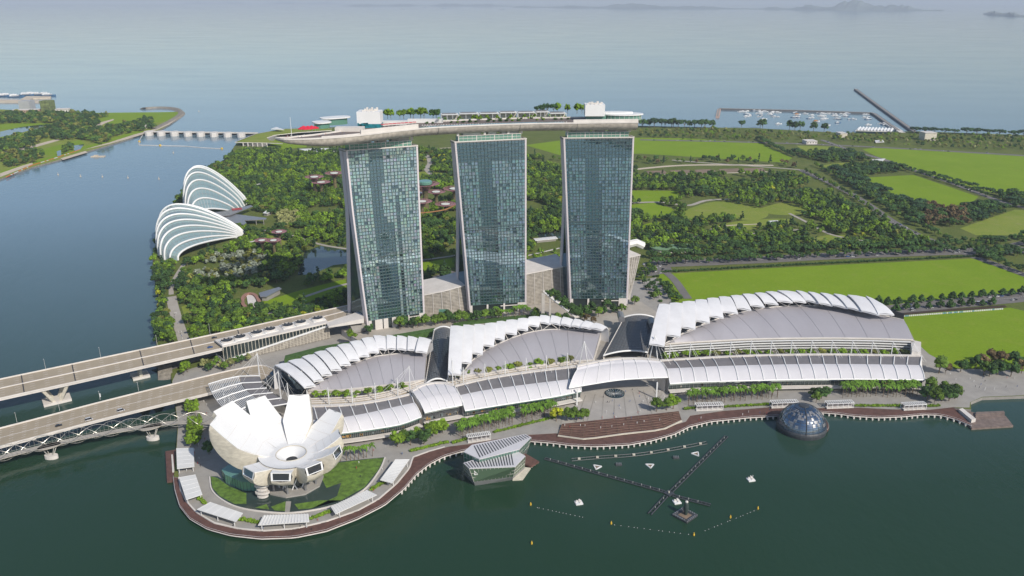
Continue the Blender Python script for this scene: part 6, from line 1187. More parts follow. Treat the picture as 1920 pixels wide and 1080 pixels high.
# planted ramp before the tower by the field
rmp = thing('planted_ramp', 'sloping ramp covered in greenery descending from a pale pillar beside the lobby', 'ramp', G(1022, 592, 12)); A_ = G(1020, 595, 12); top = Vector((A_.x, A_.y, ZH(A_, 548))); B_ = G(1078, 594, 12.5); A2, B2 = top + Vector((7, 3, 0)), B_ + Vector((9, 2, 0)); s = MB(); s.grid([[top, A2], [B_, B2]]); s.grid([[top - Vector((0, 0, 1.6)), A2 - Vector((0, 0, 1.6))], [B_ - Vector((0, 0, 1)), B2 - Vector((0, 0, 1))]]); s.grid([[top, B_], [top - Vector((0, 0, 1.6)), B_ - Vector((0, 0, 1))]]); s.build('slope', M['conc_l'], rmp); MB().bar(top + Vector((0, -.3, .3)), B_ + Vector((0, -.3, .3)), .8, 1).build('edge', M['white'], rmp)
pc = MB()
for x, y in ((1018, 596), (1031, 596)): p = G(x, y, 12); t_ = lerp(0, 1, (x - 1018) / 60); pc.box((p.x, p.y + 1, 7), 3.0 - (x > 1020) * 1.2, 3.2, lerp(top.z, B_.z, t_) - 8)
each(pc, 'pillar', M['concrete'], rmp); MB().bar(top + Vector((-1.5, 1, .6)), A2 + Vector((1, 1, .6)), 2, .8).build('head_slab', M['conc_l'], rmp)
for k in range(64):
    t, u = (k + .5) / 64, rng.uniform(.1, .95); p = top.lerp(B_, t).lerp(A2.lerp(B2, t), u); plant(rng.choice(['bushdark', 'bush', 'bushdark', 'cone']), p, rng.uniform(.8, 1.1), 'dark leafy plant growing on the sloping ramp', 'plants on the sloping ramp', 'shrub', 'shrub', rng, .8)
# ---------------------------------------------------------------- sky deck furniture
for k, (x, y) in enumerate([(566, 249), (573, 249.5), (580, 249), (570, 246.5), (578, 246.5), (586, 248), (585, 246), (592, 247.5)]):
    p = G(x, y, DZ); t = thing('parasol', 'red parasol in the cluster at the pointed end of the sky deck', 'parasol', p, 'red parasols at the pointed end'); MB().lathe(p, [(.05, 5.0), (3.4, 3.4), (3.3, 3.1)], 8).build('canopy', M['red'], t); MB().tube([p, p + Vector((0, 0, 4.2))], .1, 4).build('pole', M['white'], t)
for k in range(9):
    p = G(718 + k * 7.4, 238.5 - k * .55, DZ); t = thing('awning', 'red awning in the row below the white box on the sky deck', 'awning', p, 'red awnings on the sky deck'); MB().prism([p + Vector((-1.6, -1.2, 0)), p + Vector((1.5, -1.2, 0)), p + Vector((1.5, 1.4, 0)), p + Vector((-1.6, 1.4, 0))], DZ + 2.3, DZ + 2.7).build('canopy', M['red'], t); po = MB()
    for dx in (-1.4, 1.3): po.tube([p + Vector((dx, -1, 0)), p + Vector((dx, -1, 2.4))], .08, 4)
    each(po, 'post', M['white'], t)
lg = MB().box((0, 0, .3), .8, 2.0, .12).box((0, .7, .42), .8, .12, .5); lgo = lg.build('lounger', M['roofw']); tag(lgo, 'white lounger in the long row beside the pool on the sky deck', 'lounger', 'loungers beside the pool'); first = True
for k in range(110):
    x = 792 + k * 2.5; p = G(x, 236.2 - (x - 790) * .0225 + (k % 2) * 1.7, DZ - .4)
    if k == 0: lgo.location = p
    else: dup(lgo, p, rng.uniform(-.6, .2))
cluster([(830 + 6.4 * k, 226.5 - .19 * k + (k % 3) * .5) for k in range(37)], ['bush', 'bushdark', 'bush', 'conebright'], .62, 'low green plant in front of the pergolas on the sky deck', 'plants before the pergolas', DZ)
# ---------------------------------------------------------------- people
def person_mesh(mt, pose):
    b = MB(); s = .16 * pose
    for sx in (-1, 1): b.tube([(sx * .09, sx * s, 0), (sx * .10, sx * s * .5, .45), (sx * .09, 0, .9)], .065, 6, .09); b.tube([(sx * .2, 0, 1.42), (sx * .25, -sx * s * .5, 1.12), (sx * .24, -sx * s, .84)], .055, 6, .04)
    b.lathe((0, 0, 0), [(.10, .84), (.17, .95), (.15, 1.15), (.2, 1.38), (.09, 1.47), (.06, 1.52), (.09, 1.58), (.1, 1.66), (.07, 1.74), (.01, 1.76)], 10); return b.build('person', mt, shade=True)
PM = [person_mesh(mat('clothing_' + n, c, .8, .1, 3), q) for n, c, q in (('dark', (.03, .03, .04), 1), ('white', (.7, .7, .7), .6), ('red', (.4, .04, .04), 1), ('blue', (.06, .12, .3), .5))]
CL = ['dark clothes', 'white clothes', 'red clothes', 'blue clothes']; PD = [o.data for o in PM]
for o in PM: bpy.data.objects.remove(o)
def people(quad, n_, where, z=ZL + .2):
    for k in range(n_):
        u, v = rng.random(), rng.random(); a, b, c, d = [Vector(q) for q in quad]; q = a.lerp(b, u).lerp(d.lerp(c, u), v); i = rng.choice([0, 0, 1, 1, 2, 3]); o = bpy.data.objects.new('person', PD[i]); sc.collection.objects.link(o); o.location = G(q.x, q.y, z); o.rotation_euler = (0, 0, rng.uniform(0, 6)); tag(o, 'person in ' + CL[i] + ' ' + where, 'person', 'people in ' + CL[i] + ' ' + where)
people([(1090, 735), (1245, 728), (1262, 772), (1070, 795)], 46, 'walking on the event plaza'); people([(1054, 799), (1268, 776), (1272, 790), (1060, 815)], 14, 'on the timber steps', 4.0); people([(340, 800), (385, 790), (395, 880), (345, 890)], 14, 'on the paving between bridge landing and museum'); people([(420, 960), (600, 970), (600, 1000), (430, 992)], 9, 'on the boardwalk before the museum', 2.3); people([(640, 855), (760, 835), (765, 870), (700, 930)], 12, 'on the promenade beside the lily pond'); people([(1780, 700), (1915, 700), (1915, 735), (1800, 735)], 16, 'on the paved square by the inlet')
people([(324, 585), (330, 585), (346, 645), (338, 645)], 12, 'on the garden waterfront path'); people([(1300, 785), (1450, 768), (1450, 776), (1310, 795)], 9, 'on the boardwalk near the glass sphere', 2.3); people([(530, 258), (590, 254), (680, 250), (560, 260)], 26, 'on the viewing terrace of the sky deck', DZ - 1); people([(340, 745), (390, 740), (390, 780), (340, 785)], 8, 'in the shade under the road bridge')
# ---------------------------------------------------------------- cars, lamps
def car(mt, van=False):
    t = thing('car', 'x', 'car'); L, W_, H = (5.2, 2, 2.2) if van else (4.5, 1.8, 1.45); b = MB(); sec = [(-L / 2, .35, .75), (-L / 2 + .1, .3, .9), (-L * .2, .3, .95), (L * .2, .3, .95), (L / 2 - .1, .3, .85), (L / 2, .4, .7)]
    b.grid([[(x, -W_ / 2, z0), (x, W_ / 2, z0), (x, W_ / 2 * .96, z1), (x, -W_ / 2 * .96, z1)] for x, z0, z1 in sec], True); b.face([(-L / 2, -W_ / 2, .35), (-L / 2, W_ / 2, .35), (-L / 2, W_ / 2, .75), (-L / 2, -W_ / 2, .75)]); b.face([(L / 2, -W_ / 2, .4), (L / 2, W_ / 2, .4), (L / 2, W_ / 2, .7), (L / 2, -W_ / 2, .7)]); b.build('body', mt, t)
    c = MB(); x0, x1, x2, x3 = (-L / 2 + .1, -L / 2 + .3, L * .22, L * .38) if van else (-L * .42, -L * .3, L * .08, L * .26); w2 = W_ / 2 * .85; c.grid([[(x0, -W_ / 2 * .94, .9), (x0, W_ / 2 * .94, .9)], [(x1, -w2, H), (x1, w2, H)], [(x2, -w2, H), (x2, w2, H)], [(x3, -W_ / 2 * .94, .9), (x3, W_ / 2 * .94, .9)]])
    for s in (-1, 1): c.face([(x0, s * W_ / 2 * .94, .9), (x1, s * w2, H), (x2, s * w2, H), (x3, s * W_ / 2 * .94, .9)])
    c.build('windows', M['wglass'], t); MB().face([(x1 + .1, -w2, H + .02), (x2 - .05, -w2, H + .02), (x2 - .05, w2, H + .02), (x1 + .1, w2, H + .02)]).build('roof', mt, t)
    for sx in (-1, 1):
        for sy in (-1, 1): MB().tube([(sx * L * .31, sy * W_ / 2 - .1, .33), (sx * L * .31, sy * W_ / 2 + .1, .33)], .33, 10).build('wheel', M['dark'], t)
    return t
CARS = {'white': car(M['car']), 'blue': car(M['carb']), 'black': car(M['card']), 'van': car(M['car'], True)}
def put(c, p, rz, lb, g=None): return dup(CARS[c], p, rz, 1, lb, g)
a1 = math.atan2((SB[45] - SB[30]).y, (SB[45] - SB[30]).x); a2 = math.atan2((BB[45] - BB[30]).y, (BB[45] - BB[30]).x)
put('black', G(402, 634, 16.05), a1, 'black car on the upper bridge beside the fan building'); put('blue', G(394, 652, 16.05), a1, 'blue car on the upper bridge just before the fan building'); put('van', G(227, 771, 11.05), a2, 'white car on the lower bridge, the one nearest the museum'); put('van', G(167, 788, 11.05), a2, 'white car in the middle of three on the lower bridge'); put('black', G(110, 799, 11.05), a2, 'dark car furthest from the museum on the lower bridge')
k = 0
for x, y in [(1208, 496), (1214, 499), (1222, 498), (1229, 502), (1237, 500), (1243, 505), (1218, 508), (1228, 510), (1238, 512), (1250, 508), (1212, 504), (1246, 494)]: put(['white', 'black', 'white', 'van'][k % 4], G(x, y, ZL + .3), .5 + .2 * (k % 3), 'parked %s in the car park beside the tower by the field' % ['white car', 'black car', 'white car', 'white van'][k % 4], ['white', 'black', 'white', 'van'][k % 4] + 's in the car park'); k += 1
for (px, wd), n_, wh in ((ROADS[1], 26, 'on the tree-lined road along the big field'), (ROADS[0], 12, 'on the long road through the gardens'), (ROADS[2], 14, 'parked along the avenue by the lower field'), (ROADS[3], 14, 'on the road between the far fields'), (ROADS[4], 30, 'on the coast road behind the fields')):
    c_ = smooth(GL(px, ZL + .4), 80)
    for q in range(n_): i = rng.randrange(3, 70); d = c_[i + 1] - c_[i]; n = Vector((-d.y, d.x, 0)).normalized(); cc = rng.choice(['white', 'white', 'black', 'van', 'blue']); put(cc, c_[i] + n * rng.choice([-.25, .25]) * wd, math.atan2(d.y, d.x), '%s %s' % ({'van': 'white van'}.get(cc, cc + ' car'), wh), '%s cars %s' % (cc, wh))
for x, y in [(518, 307), (512, 309), (522, 304), (538, 305), (533, 308), (541, 302), (530, 311), (516, 311), (536, 311)]: put(rng.choice(['white', 'van']), G(x, y, ZL + .3), 1.2, 'white car in the small car park behind the gardens', 'cars in the garden car park')
for c in CARS.values():
    for ch in list(c.children): bpy.data.objects.remove(ch)
    bpy.data.objects.remove(c)
for x, y, yt, z, lb in [(86, 693, 673, 16, 'lamp post on the upper bridge, first from the picture edge'), (189, 671, 651, 16, 'lamp post in the middle of the upper bridge over the channel'), (295, 648, 628, 16, 'lamp post on the upper bridge where it reaches the gardens'), (394, 627, 607, 16, 'lamp post on the upper bridge by the fan building'), (32, 792, 773, 11, 'lamp post on the lower bridge, first from the picture edge'), (188, 750, 733, 11, 'lamp post with white banner on the lower bridge'), (260, 733, 716, 11, 'lamp post on the lower bridge near the landing'), (112, 770, 754, 11, 'lamp post on the lower bridge behind the wide pier')]:
    p = G(x, y, z); h = ZH(p, yt) - z; t = thing('street_lamp', lb, 'lamp post', p, 'bridge lamp posts'); MB().tube([p, p + Vector((0, 0, h))], .16, 6, .09).build('post', M['lamp'], t); MB().bar(p + Vector((0, 0, h)), p + Vector((.5, -1.6, h + .2)), .3, .15).build('lamp_head', M['lamp'], t)
    if 'banner' in lb: MB().bar(p + Vector((.5, 0, 2.5)), p + Vector((.5, 0, 5.5)), .9, .08).build('banner', M['white'], t)
# ---------------------------------------------------------------- rigs and floats in the bay
def rig(a, b, lb, wd=2.2):
    p, q = G(*a, .5), G(*b, .5); t = thing('fountain_rig', lb, 'fountain rig', p); X = (q - p).normalized(); n = Vector((-X.y, X.x, 0)); f = MB()
    for s in (-1, 1): f.tube([p + n * s * wd / 2, q + n * s * wd / 2], .42, 6)
    L_ = (q - p).length; k = 0
    while k < L_: f.bar(p + X * k - n * wd / 2, p + X * k + n * wd / 2, .35, .35); k += 3
    f.build('float_frame', M['darkmetal'], t); nz = MB(); k = 4
    while k < L_ - 2: nz.tube([p + X * k, p + X * k + Vector((0, 0, 1.2))], .2, 5); k += 6
    nz.build('nozzles', M['lamp'], t)['kind'] = 'stuff'; return t
rig((1022, 859.5), (1246, 922), 'long dark floating fountain rig from near the crystal pavilion to the crossing'); rig((1362, 818), (1258, 922), 'dark floating fountain rig reaching from the crossing towards the boardwalk'); rig((1249, 930), (1218, 964), 'short dark floating fountain rig below the crossing'); rig((1262, 929), (1332, 947), 'short dark floating fountain rig beside the pillar raft')
cx = thing('rig_hub', 'dark square float where the four fountain rigs cross', 'float', G(1254, 926, 0)); p = G(1254, 926, 0); MB().box(p, 5, 5, .8, .7).build('raft', M['darkmetal'], cx); MB().tube([p, p + Vector((0, 0, 2))], .5, 6).build('nozzle', M['shell'], cx)
c_ = smooth([G(x, y, .25) for x, y in ((1072, 862), (1130, 857), (1189, 853), (1256, 843), (1325, 830))], 40); ar = thing('screen_rig', 'long gently curved submerged fountain rig before the timber steps', 'fountain rig', c_[0]); f = MB()
for s in (-1.6, 1.6): f.tube([p + Vector((0, s, 0)) for p in c_], .25, 5)
for p in c_: f.bar(p + Vector((0, -1.6, 0)), p + Vector((0, 1.6, 0)), .2, .2)
f.build('float_frame', M['darkmetal'], ar); f = MB()
for k in range(2, 40, 5): f.box(c_[k], 1.8, 1.6, .8)
each(f, 'nozzle_box', M['shell'], ar)
for x, y, rz in ((1119.5, 875.5, .2), (1218.6, 873, .5), (1305, 851, .9)):
    p = G(x, y, .2); t = thing('triangle_float', 'white triangular float with dark centre, %s' % {1119: 'nearest the crystal pavilion', 1218: 'in the middle of the three', 1305: 'nearest the boardwalk'}[int(x)], 'float', p, 'triangular floats'); o3 = [p + Vector((3.2 * math.cos(rz + k * 2.094), 3.2 * math.sin(rz + k * 2.094), 0)) for k in range(3)]; f = MB()
    for k in range(3): f.bar(o3[k], o3[(k + 1) % 3], .7, .7)
    f.build('frame', M['white'], t); MB().poly([p + (q - p) * .75 for q in o3]).build('net', M['earth'], t)
for x, y in ((1160, 872), (1267.5, 859)):
    p = G(x, y, 0); t = thing('pump_float', 'small dark pump float %s' % ('between two triangular floats near the pavilion' if x < 1200 else 'beside the triangular float nearest the boardwalk'), 'float', p); MB().box(p, 4.2, 2.6, .7, .1).build('raft', M['darkmetal'], t); f = MB()
    for k in range(4): f.box((p.x - 1.5 + k, p.y, .7), .5, 1.4, .9)
    each(f, 'pump', M['metal'], t)
for x, y, lb in ((1085, 943.5, 'white square pontoon alone in the water below the crystal pavilion'), (1269, 942, 'white square pontoon beside the dark pillar raft'), (1407.5, 900, 'white square pontoon with small masts below the glass sphere')):
    p = G(x, y, 0); t = thing('pontoon', lb, 'pontoon', p); MB().box(p, 4.6, 4.2, .8, .25).build('raft', M['white'], t); f = MB()
    for dx, dy, h in ((-1.2, .6, .9), (1, -.5, .7), (.4, 1.1, 1.3)): f.box((p.x + dx, p.y + dy, .8), 1.1, .9, h, .3)
    each(f, 'housing', M['conc_l'], t); f = MB()
    if x > 1400: f.tube([p + Vector((1.5, 1.2, .8)), p + Vector((1.6, 1.2, 3))], .15, 5).tube([p + Vector((.3, 1.5, .8)), p + Vector((.2, 1.6, 2.6))], .15, 5)
    if f.v: each(f, 'mast', M['white'], t)
p = G(1284, 968, 0); t = thing('pillar_raft', 'dark square raft carrying a tall dark wrapped pillar', 'raft', p); MB().box(p, 11, 11, .9, .75).build('raft', M['darkmetal'], t); f = MB()
for k in range(28): a = [(-5 + k % 7 * 1.6, -5), (5, -5 + k % 7 * 1.6), (5 - k % 7 * 1.6, 5), (-5, 5 - k % 7 * 1.6)][k // 7]; c, s = math.cos(.75), math.sin(.75); f.box((p.x + a[0] * c - a[1] * s, p.y + a[0] * s + a[1] * c, .9), .9, .9, .7, .75)
each(f, 'fender', M['metal'], t); MB().box((p.x, p.y, .9), 6, 6, .12, .75).build('mat', M['earth'], t); MB().lathe((p.x + .6, p.y + .5, 0), [(.9, .9), (1.3, 3), (1.6, 6), (1.45, 8.5), (.9, 9.8), (.1, 10)], 12).build('pillar', mat('dark_green_wrap', (.03, .05, .045), .6, .2, .5), t, True); MB().lathe((p.x + .6, p.y + .5, 0), [(.95, 9.6), (.9, 10.4), (.1, 10.8)], 10).build('pillar_cap', M['conc_l'], t)
for x, y, lb in ((1146, 982.5, 'yellow buoy below the white pontoon'), (1301, 1004, 'yellow buoy below the pillar raft'), (1369.5, 971, 'yellow buoy at the near end of the float line on the right'), (1421, 954.5, 'yellow buoy at the far end of the float line on the right'), (995, 947, 'yellow buoy under the crystal pavilion'), (997, 1020, 'yellow buoy lowest in the picture')):
    p = G(x, y, 0); tag(MB().lathe(p, [(.5, -.3), (.55, .9), (.3, 1.2), (.25, 2.0), (.05, 2.1)], 10).build('buoy', M['yellowm'], loc=p), lb, 'buoy', 'yellow buoys')
for (a, b), lb in ((((1003, 951), (1098, 971)), 'string of small white floats below the crystal pavilion'), (((1150, 984), (1298, 1003)), 'string of small white floats between two yellow buoys'), (((1320, 996), (1421, 955)), 'string of small white floats rising towards the sphere')):
    p, q = G(*a, .1), G(*b, .1); t = thing('float_line', lb, 'float line', p); MB().tube([p, q], .04, 3).build('rope', M['dark'], t); f = MB()
    for k in range(13): c = p.lerp(q, (k + rng.uniform(0, .7)) / 13); f.lathe(c, [(.02, -.2), (.22, .05), (.02, .3)], 6)
    each(f, 'float', M['white'], t)
# ---------------------------------------------------------------- barrage, headland, harbour, boats
bg_ = thing('barrage', 'long low dam bridge with seven pale gate piers across the channel', 'dam', G(365, 250, 0)); d0, d1 = G(272, 246.5, 7), G(482, 249.5, 7); MB().bar(d0, d1, 12, 1.6).build('deck', M['conc_l'], bg_); MB().bar(d0 + Vector((0, 2, -3.8)), d1 + Vector((0, 2, -3.8)), 3, 5).build('gates', M['darkmetal'], bg_)
for x in (280, 302.5, 327.5, 352.5, 376.7, 401.7, 427, 452.5): p = G(x, 253.5 + (x - 280) * .018, 0); MB().prism([p + Vector((9 * math.cos(k * .5236), 13 * math.sin(k * .5236), 0)) for k in range(12)], -1, 9.5).build('gate_pier', M['conc_l'], bg_); 
MB().bar(d0 + Vector((0, -6, 1.4)), d1 + Vector((0, -6, 1.4)), .6, 1.2).build('parapet', M['conc_l'], bg_)
gb = thing('green_roof_building', 'wedge-shaped building with a curving grass roof at the end of the dam', 'building', G(470, 268, ZL)); ro = GL([(441, 266.5), (480, 251), (530, 242), (600, 240), (622, 241), (622, 244), (560, 248), (515, 253), (500, 258), (505, 263), (530, 267), (530, 269), (500, 267.5)], 11); MB().prism(ro, 9.6, 11, mside=1).build('grass_roof', [M['lawn2'], M['conc_l']], gb); MB().ribbon(ro[:5], 4, .6).build('roof_path', M['conc_l'], gb); MB().prism([ro[0] + Vector((14, 4, 0)), ro[1], ro[2], ro[9], ro[12]], ZL, 9.6).build('wall', M['conc_d'], gb); po = MB()
for k in range(6): p = ro[0].lerp(ro[12], .25 + .15 * k); po.bar((p.x, p.y, ZL), (p.x, p.y, 9.8), 2, 2)
each(po, 'column', M['conc_l'], gb); tag(MB().prism(GL([(508, 241.5), (518, 238), (533, 243)], 17), 15.5, 17).tube([G(520, 243, ZL), G(520, 241, 16)], 1.2, 6).build('white_canopy', M['white']), 'white triangular canopy on the grass roof by the dam', 'canopy')
for (px, lb) in (([(268, 252), (262, 262), (260, 272), (300, 273), (346, 274), (380, 277), (416, 279)], 'floating boom line closing the channel before the dam'),):
    c_ = resample(GL(px, .3), 60); t = thing('float_boom', lb, 'boom', c_[0]); MB().tube(c_, .8, 5).build('boom', M['conc_l'], t); f = MB()
    for k in (18, 34, 59): f.lathe(c_[k], [(2.5, -.5), (2.5, 2), (.1, 3)], 8)
    each(f, 'float', M['yellowm'], t)
for x, y in ((109, 328), (151, 331), (192, 332), (240, 334), (298, 336), (325, 287), (373, 209)): p = G(x, y, 0); tag(MB().lathe(p, [(1.3, -.5), (1.3, .9), (.4, 1.3), (.3, 3.6), (.6, 4.2), (.05, 4.6)], 10).build('channel_marker', M['sand'], loc=p), 'pale channel marker buoy floating in the wide channel', 'buoy', 'channel marker buoys')
p = G(184, 294, 0); tag(MB().box(p, 26, 9, 1.6, .1).box((p.x - 4, p.y, 1.6), 7, 5, 2).build('work_barge', M['sand']), 'flat sand-coloured barge anchored off the headland', 'barge')
bw2 = MB(); bw2.grid([[q + Vector((0, 0, z)) for q in smooth(GL([(273, 204.5), (300, 203), (325, 204), (341, 207), (348, 212), (345, 218), (330, 228), (312, 238), (296, 246)], 0), 50)] for z in (-1,)] + [[q + Vector((o_, o_ * .3, z)) for q in smooth(GL([(276, 204.3), (300, 202.6), (325, 203.5), (340, 206.5), (346, 211.8), (343, 217), (328, 227), (310, 236.5), (295, 244)], 0), 50)] for o_, z in ((-4, 4.5), (-12, 4.5), (-22, -1))]); tag(bw2.build('breakwater', M['rock']), 'hooked rock breakwater curling round the tip of the headland', 'breakwater')
oc_ = MB()
for a, b in zip(*(lambda c: (c, c[1:]))(resample(GL([(12, 331), (60, 309), (100, 297), (150, 280)], ZL + 1), 46))): oc_.ribbon([a, a.lerp(b, .65)], 2, 1.2, tint=rng.choice([(.75, .2, .05), (.8, .8, .8), (.75, .2, .05)]))
tag(oc_.build('safety_barrier', M['shop']), 'orange and white safety barrier along the headland shore', 'barrier')
def block(px, yt, depth, mt, nm, root): 
    a, b = G(*px[0], ZL), G(*px[1], ZL); n = Vector((-(b - a).y, (b - a).x, 0)).normalized(); return MB().prism([a, b, b + n * depth, a + n * depth], ZL, ZH((a + b) / 2, yt)).build(nm, mt, root)
for x0, x1, yb, yt, lb, mt in ((37, 57, 208, 189.5, 'plain grey windowless block on the headland', M['conc_d']), (77.5, 95, 211, 189.5, 'block with a green planted screen wall on the headland', None)):
    t = thing('pump_station', lb, 'building', G(x0, yb, ZL)); g_ = mat('green_screen', (.13, .16, .055), .8, .8, .12) if mt is None else mat('grey_screen', (.36, .37, .38), .7, .1, .1); block([(x0, yb), (x1, yb)], yt, 30, g_, 'screen_wall', t); block([(x1 + .3, yb - 1), (x1 + 4, yb - 1.3)], yt - .6, 34, M['conc_l'], 'core', t); block([(x1 + 5, yb - 2), (x1 + 8, yb - 2.3)], yt + 1.5, 30, M['conc_l'], 'core', t)
pk = mat('pinkish_wall', (.45, .31, .25), .8, .15, .1)
for x0, x1, yb, yt, mt, lb in ((22, 72, 213, 206.5, pk, 'low pinkish building in front of the grey block on the headland'), (104, 128, 213, 205, M['conc_l'], 'low white flat-roofed house at the edge of the headland trees'), (1575, 1588, 259, 250.5, M['shell'], 'small beige box building near the harbour ferry pier'), (1733, 1755, 264, 249.5, M['shell'], 'beige box building beside the coastal trees past the harbour'), (1512, 1532, 271, 265, M['conc_l'], 'low pale building by the coast road junction'), (472, 486, 355, 350, M['conc_l'], 'small white-roofed hut among the garden trees above the conservatories'), (1610, 1622, 357, 353, M['gglass'], 'small turquoise shelter on the long garden road'), (258, 275, 241, 237, M['conc_l'], 'low control house at the headland end of the dam')):
    t = thing('low_building', lb, 'building', G(x0, yb, ZL)); block([(x0, yb), (x1, yb - (x1 - x0) * .02)], yt, 22, mt, 'wall', t); a, b = G(x0, yb, ZL), G(x1, yb - (x1 - x0) * .02, ZL); h = ZH((a + b) / 2, yt); n = Vector((-(b - a).y, (b - a).x, 0)).normalized(); MB().prism([a - n, b - n, b + n * 23, a + n * 23], h, h + .8).build('roof', M['conc_l'], t); wn = MB(); q = max(2, int((b - a).length / 6))
    for k in range(q): wn.bar(a.lerp(b, (k + .3) / q) - n * .1 + Vector((0, 0, (h - ZL) * .55)), a.lerp(b, (k + .7) / q) - n * .1 + Vector((0, 0, (h - ZL) * .55)), .2, (h - ZL) * .3)
    if 'box' not in lb: each(wn, 'window', M['wglass'], t)
gr = thing('leaf_roof_building', 'building with a pale green kidney-shaped roof beyond the tower by the field', 'building', G(1270, 470, ZL)); kd = smooth(GL([(1217, 463), (1225, 458), (1245, 457), (1270, 459), (1295, 457), (1316, 464), (1300, 467), (1270, 468), (1235, 468), (1217, 463)], 7), 30)[:-1]; MB().prism(kd, 6.2, 7.2).build('roof', mat('pale_green_roof', (.16, .27, .15), .7, .1, .1), gr); MB().prism([q.lerp(G(1268, 464, 7), .1) for q in kd], ZL, 6.2).build('wall', M['conc_l'], gr)
for px, z, lb, mt in (([(470, 357), (503, 350), (503, 354), (478, 362)], 6, 'slanted silver roof among the trees behind the peaked conservatory', M['metal']), ([(496, 345), (506, 343.5), (512, 346), (500, 348)], 6, 'small white tent roof above the peaked conservatory', M['white']), ([(485, 549), (523, 538), (528, 541), (500, 556), (488, 556)], 8, 'silver leaf-shaped roof beside the round garden ramp', M['metal']), ([(493, 399), (500, 394), (508, 397), (500, 400)], 7, 'white tent among pale trees beside the conservatories', M['white']), ([(560, 279), (640, 277), (650, 283), (580, 285)], 8, 'long grey roof below the sky deck at the back of the gardens', M['roofw']), ([(1375, 427), (1392, 426), (1394, 430), (1377, 431)], 5, 'small blue-grey roof in the right-hand gardens', M['dome']), ([(1440, 414), (1458, 413), (1462, 417), (1443, 418)], 5, 'small white roof in the middle of the right-hand gardens', M['white']), ([(562, 299), (608, 297), (608, 306), (558, 308)], 4, 'dark blue flat solar roof, the wider of two behind the gardens', mat('solar_panels', (.015, .02, .06), .3, .1, .3)), ([(617, 297), (645, 296), (645, 304), (617, 305)], 4, 'dark blue flat solar roof, the narrower of two by the first tower', mat('solar_panel', (.015, .02, .06), .3, .1, .3)), ([(1640, 263), (1655, 262), (1658, 266), (1642, 267)], 5, 'low pale roof on the coast road near the harbour', M['roofw']), ([(1635, 299), (1660, 297), (1655, 302), (1630, 304)], 5, 'grey bus shelter roof between the two far fields', M['roofw']), ([(1000, 447), (1042, 443), (1046, 447), (1004, 451)], 6, 'long flat pavilion roof beside the garden pond between towers', M['roofw'])):
    q = GL(px, z); t = thing('garden_shelter', lb, 'shelter', Vector((q[0].x, q[0].y, ZL))); MB().prism(q, z - .8, z).build('roof', mt, t); MB().prism([p.lerp(sum(q, Vector()) / len(q), .15) for p in q], ZL, z - .8).build('wall', M['conc_d'], t)
rr = thing('round_garden_ramp', 'oval ramp ring of pale stone in the gardens near the first tower', 'ramp', G(470, 563, ZL)); MB().ribbon(smooth(GL([(484, 577), (486, 565), (478, 552), (465, 549), (456, 556), (455, 568), (463, 577)], 5), 30), 3.5, 2.4).build('ramp_wall', mat('red_brown_wall', (.30, .16, .12), .8, .2, .3), rr); MB().prism(GL([(462, 553), (478, 553), (482, 574), (466, 576)], 3.4), ZL, 3.4).build('court', M['conc_l'], rr)
for px, wd, lb in (([(1348, 203), (1493, 206.3), (1637, 211), (1684, 244)], 10, 'dark harbour breakwater wall enclosing the moored boats'), ([(1345.5, 218), (1348.5, 204)], 9, 'short dark end wall of the harbour with a red tip'), ([(1604, 166.5), (1650, 200), (1716, 247)], 10, 'long straight sea wall running out past the harbour')):
    c_ = resample(GL(px, 4), 30); t = thing('sea_wall', lb, 'sea wall', c_[0]); MB().ribbon(c_, wd, 5.5).build('wall', M['seawall'] if wd == 10 else pk, t); MB().ribbon([p + Vector((0, 0, .3)) for p in c_], wd * .5, .3).build('walkway', M['conc_d'], t)
fp = thing('ferry_pier', 'long ferry pier terminal with a white zigzag roof', 'terminal', G(1640, 246, 0)); q = GL([(1604, 244.5), (1672, 246.5), (1676, 241), (1610, 238.5)], 9); MB().prism(q, 7.5, 9).build('roof', M['roofw'], fp); MB().prism([p.lerp(sum(q, Vector()) / 4, .04) for p in q], 0, 7.5).build('wall', M['eglass'], fp); zz = MB()
for k in range(11): a, b = q[0].lerp(q[1], (k + .5) / 11), q[3].lerp(q[2], (k + .5) / 11); zz.face([a + Vector((-3, 0, .1)), a + Vector((0, 0, 2.2)), b + Vector((0, 0, 2.2)), b + Vector((-3, 0, .1))]); zz.face([a + Vector((3, 0, .1)), a + Vector((0, 0, 2.2)), b + Vector((0, 0, 2.2)), b + Vector((3, 0, .1))])
zz.build('roof_ridges', M['white'], fp); MB().ribbon(GL([(1660, 229), (1692, 248)], 3.5), 14, 3.5).build('pier_deck', M['conc_l'], fp)
def boat(hm, sm, L, big=False):
    t = thing('boat', 'x', 'boat'); b = MB(); st_ = [(-.5, .8, 1), (-.2, 1, .9), (.2, 1, 1), (.38, .6, 1.3), (.5, .05, 1.7)]; W_ = L * .13; b.grid([[(L * x, -W_ * w_, L * .07 * z), (L * x, -W_ * w_ * .6, -.6), (L * x, W_ * w_ * .6, -.6), (L * x, W_ * w_, L * .07 * z)] for x, w_, z in st_]); b.grid([[(L * x, -W_ * w_, L * .07 * z - .2), (L * x, W_ * w_, L * .07 * z - .2)] for x, w_, z in st_]); b.build('hull', hm, t); h = L * .07
    MB().box((-L * .08, 0, h * .8), L * .55, W_ * 1.5, L * .085).box((-L * .12, 0, h * .8 + L * .085), L * .36, W_ * 1.3, L * .06).build('cabin', sm, t); MB().box((-L * .02, 0, h * .8 + L * .03), L * .44, W_ * 1.54, L * .025).build('windows', M['wglass'], t); MB().tube([(-L * .1, 0, h + L * .12), (-L * .1, 0, h + L * .26)], .15, 5).build('mast', sm, t); return t
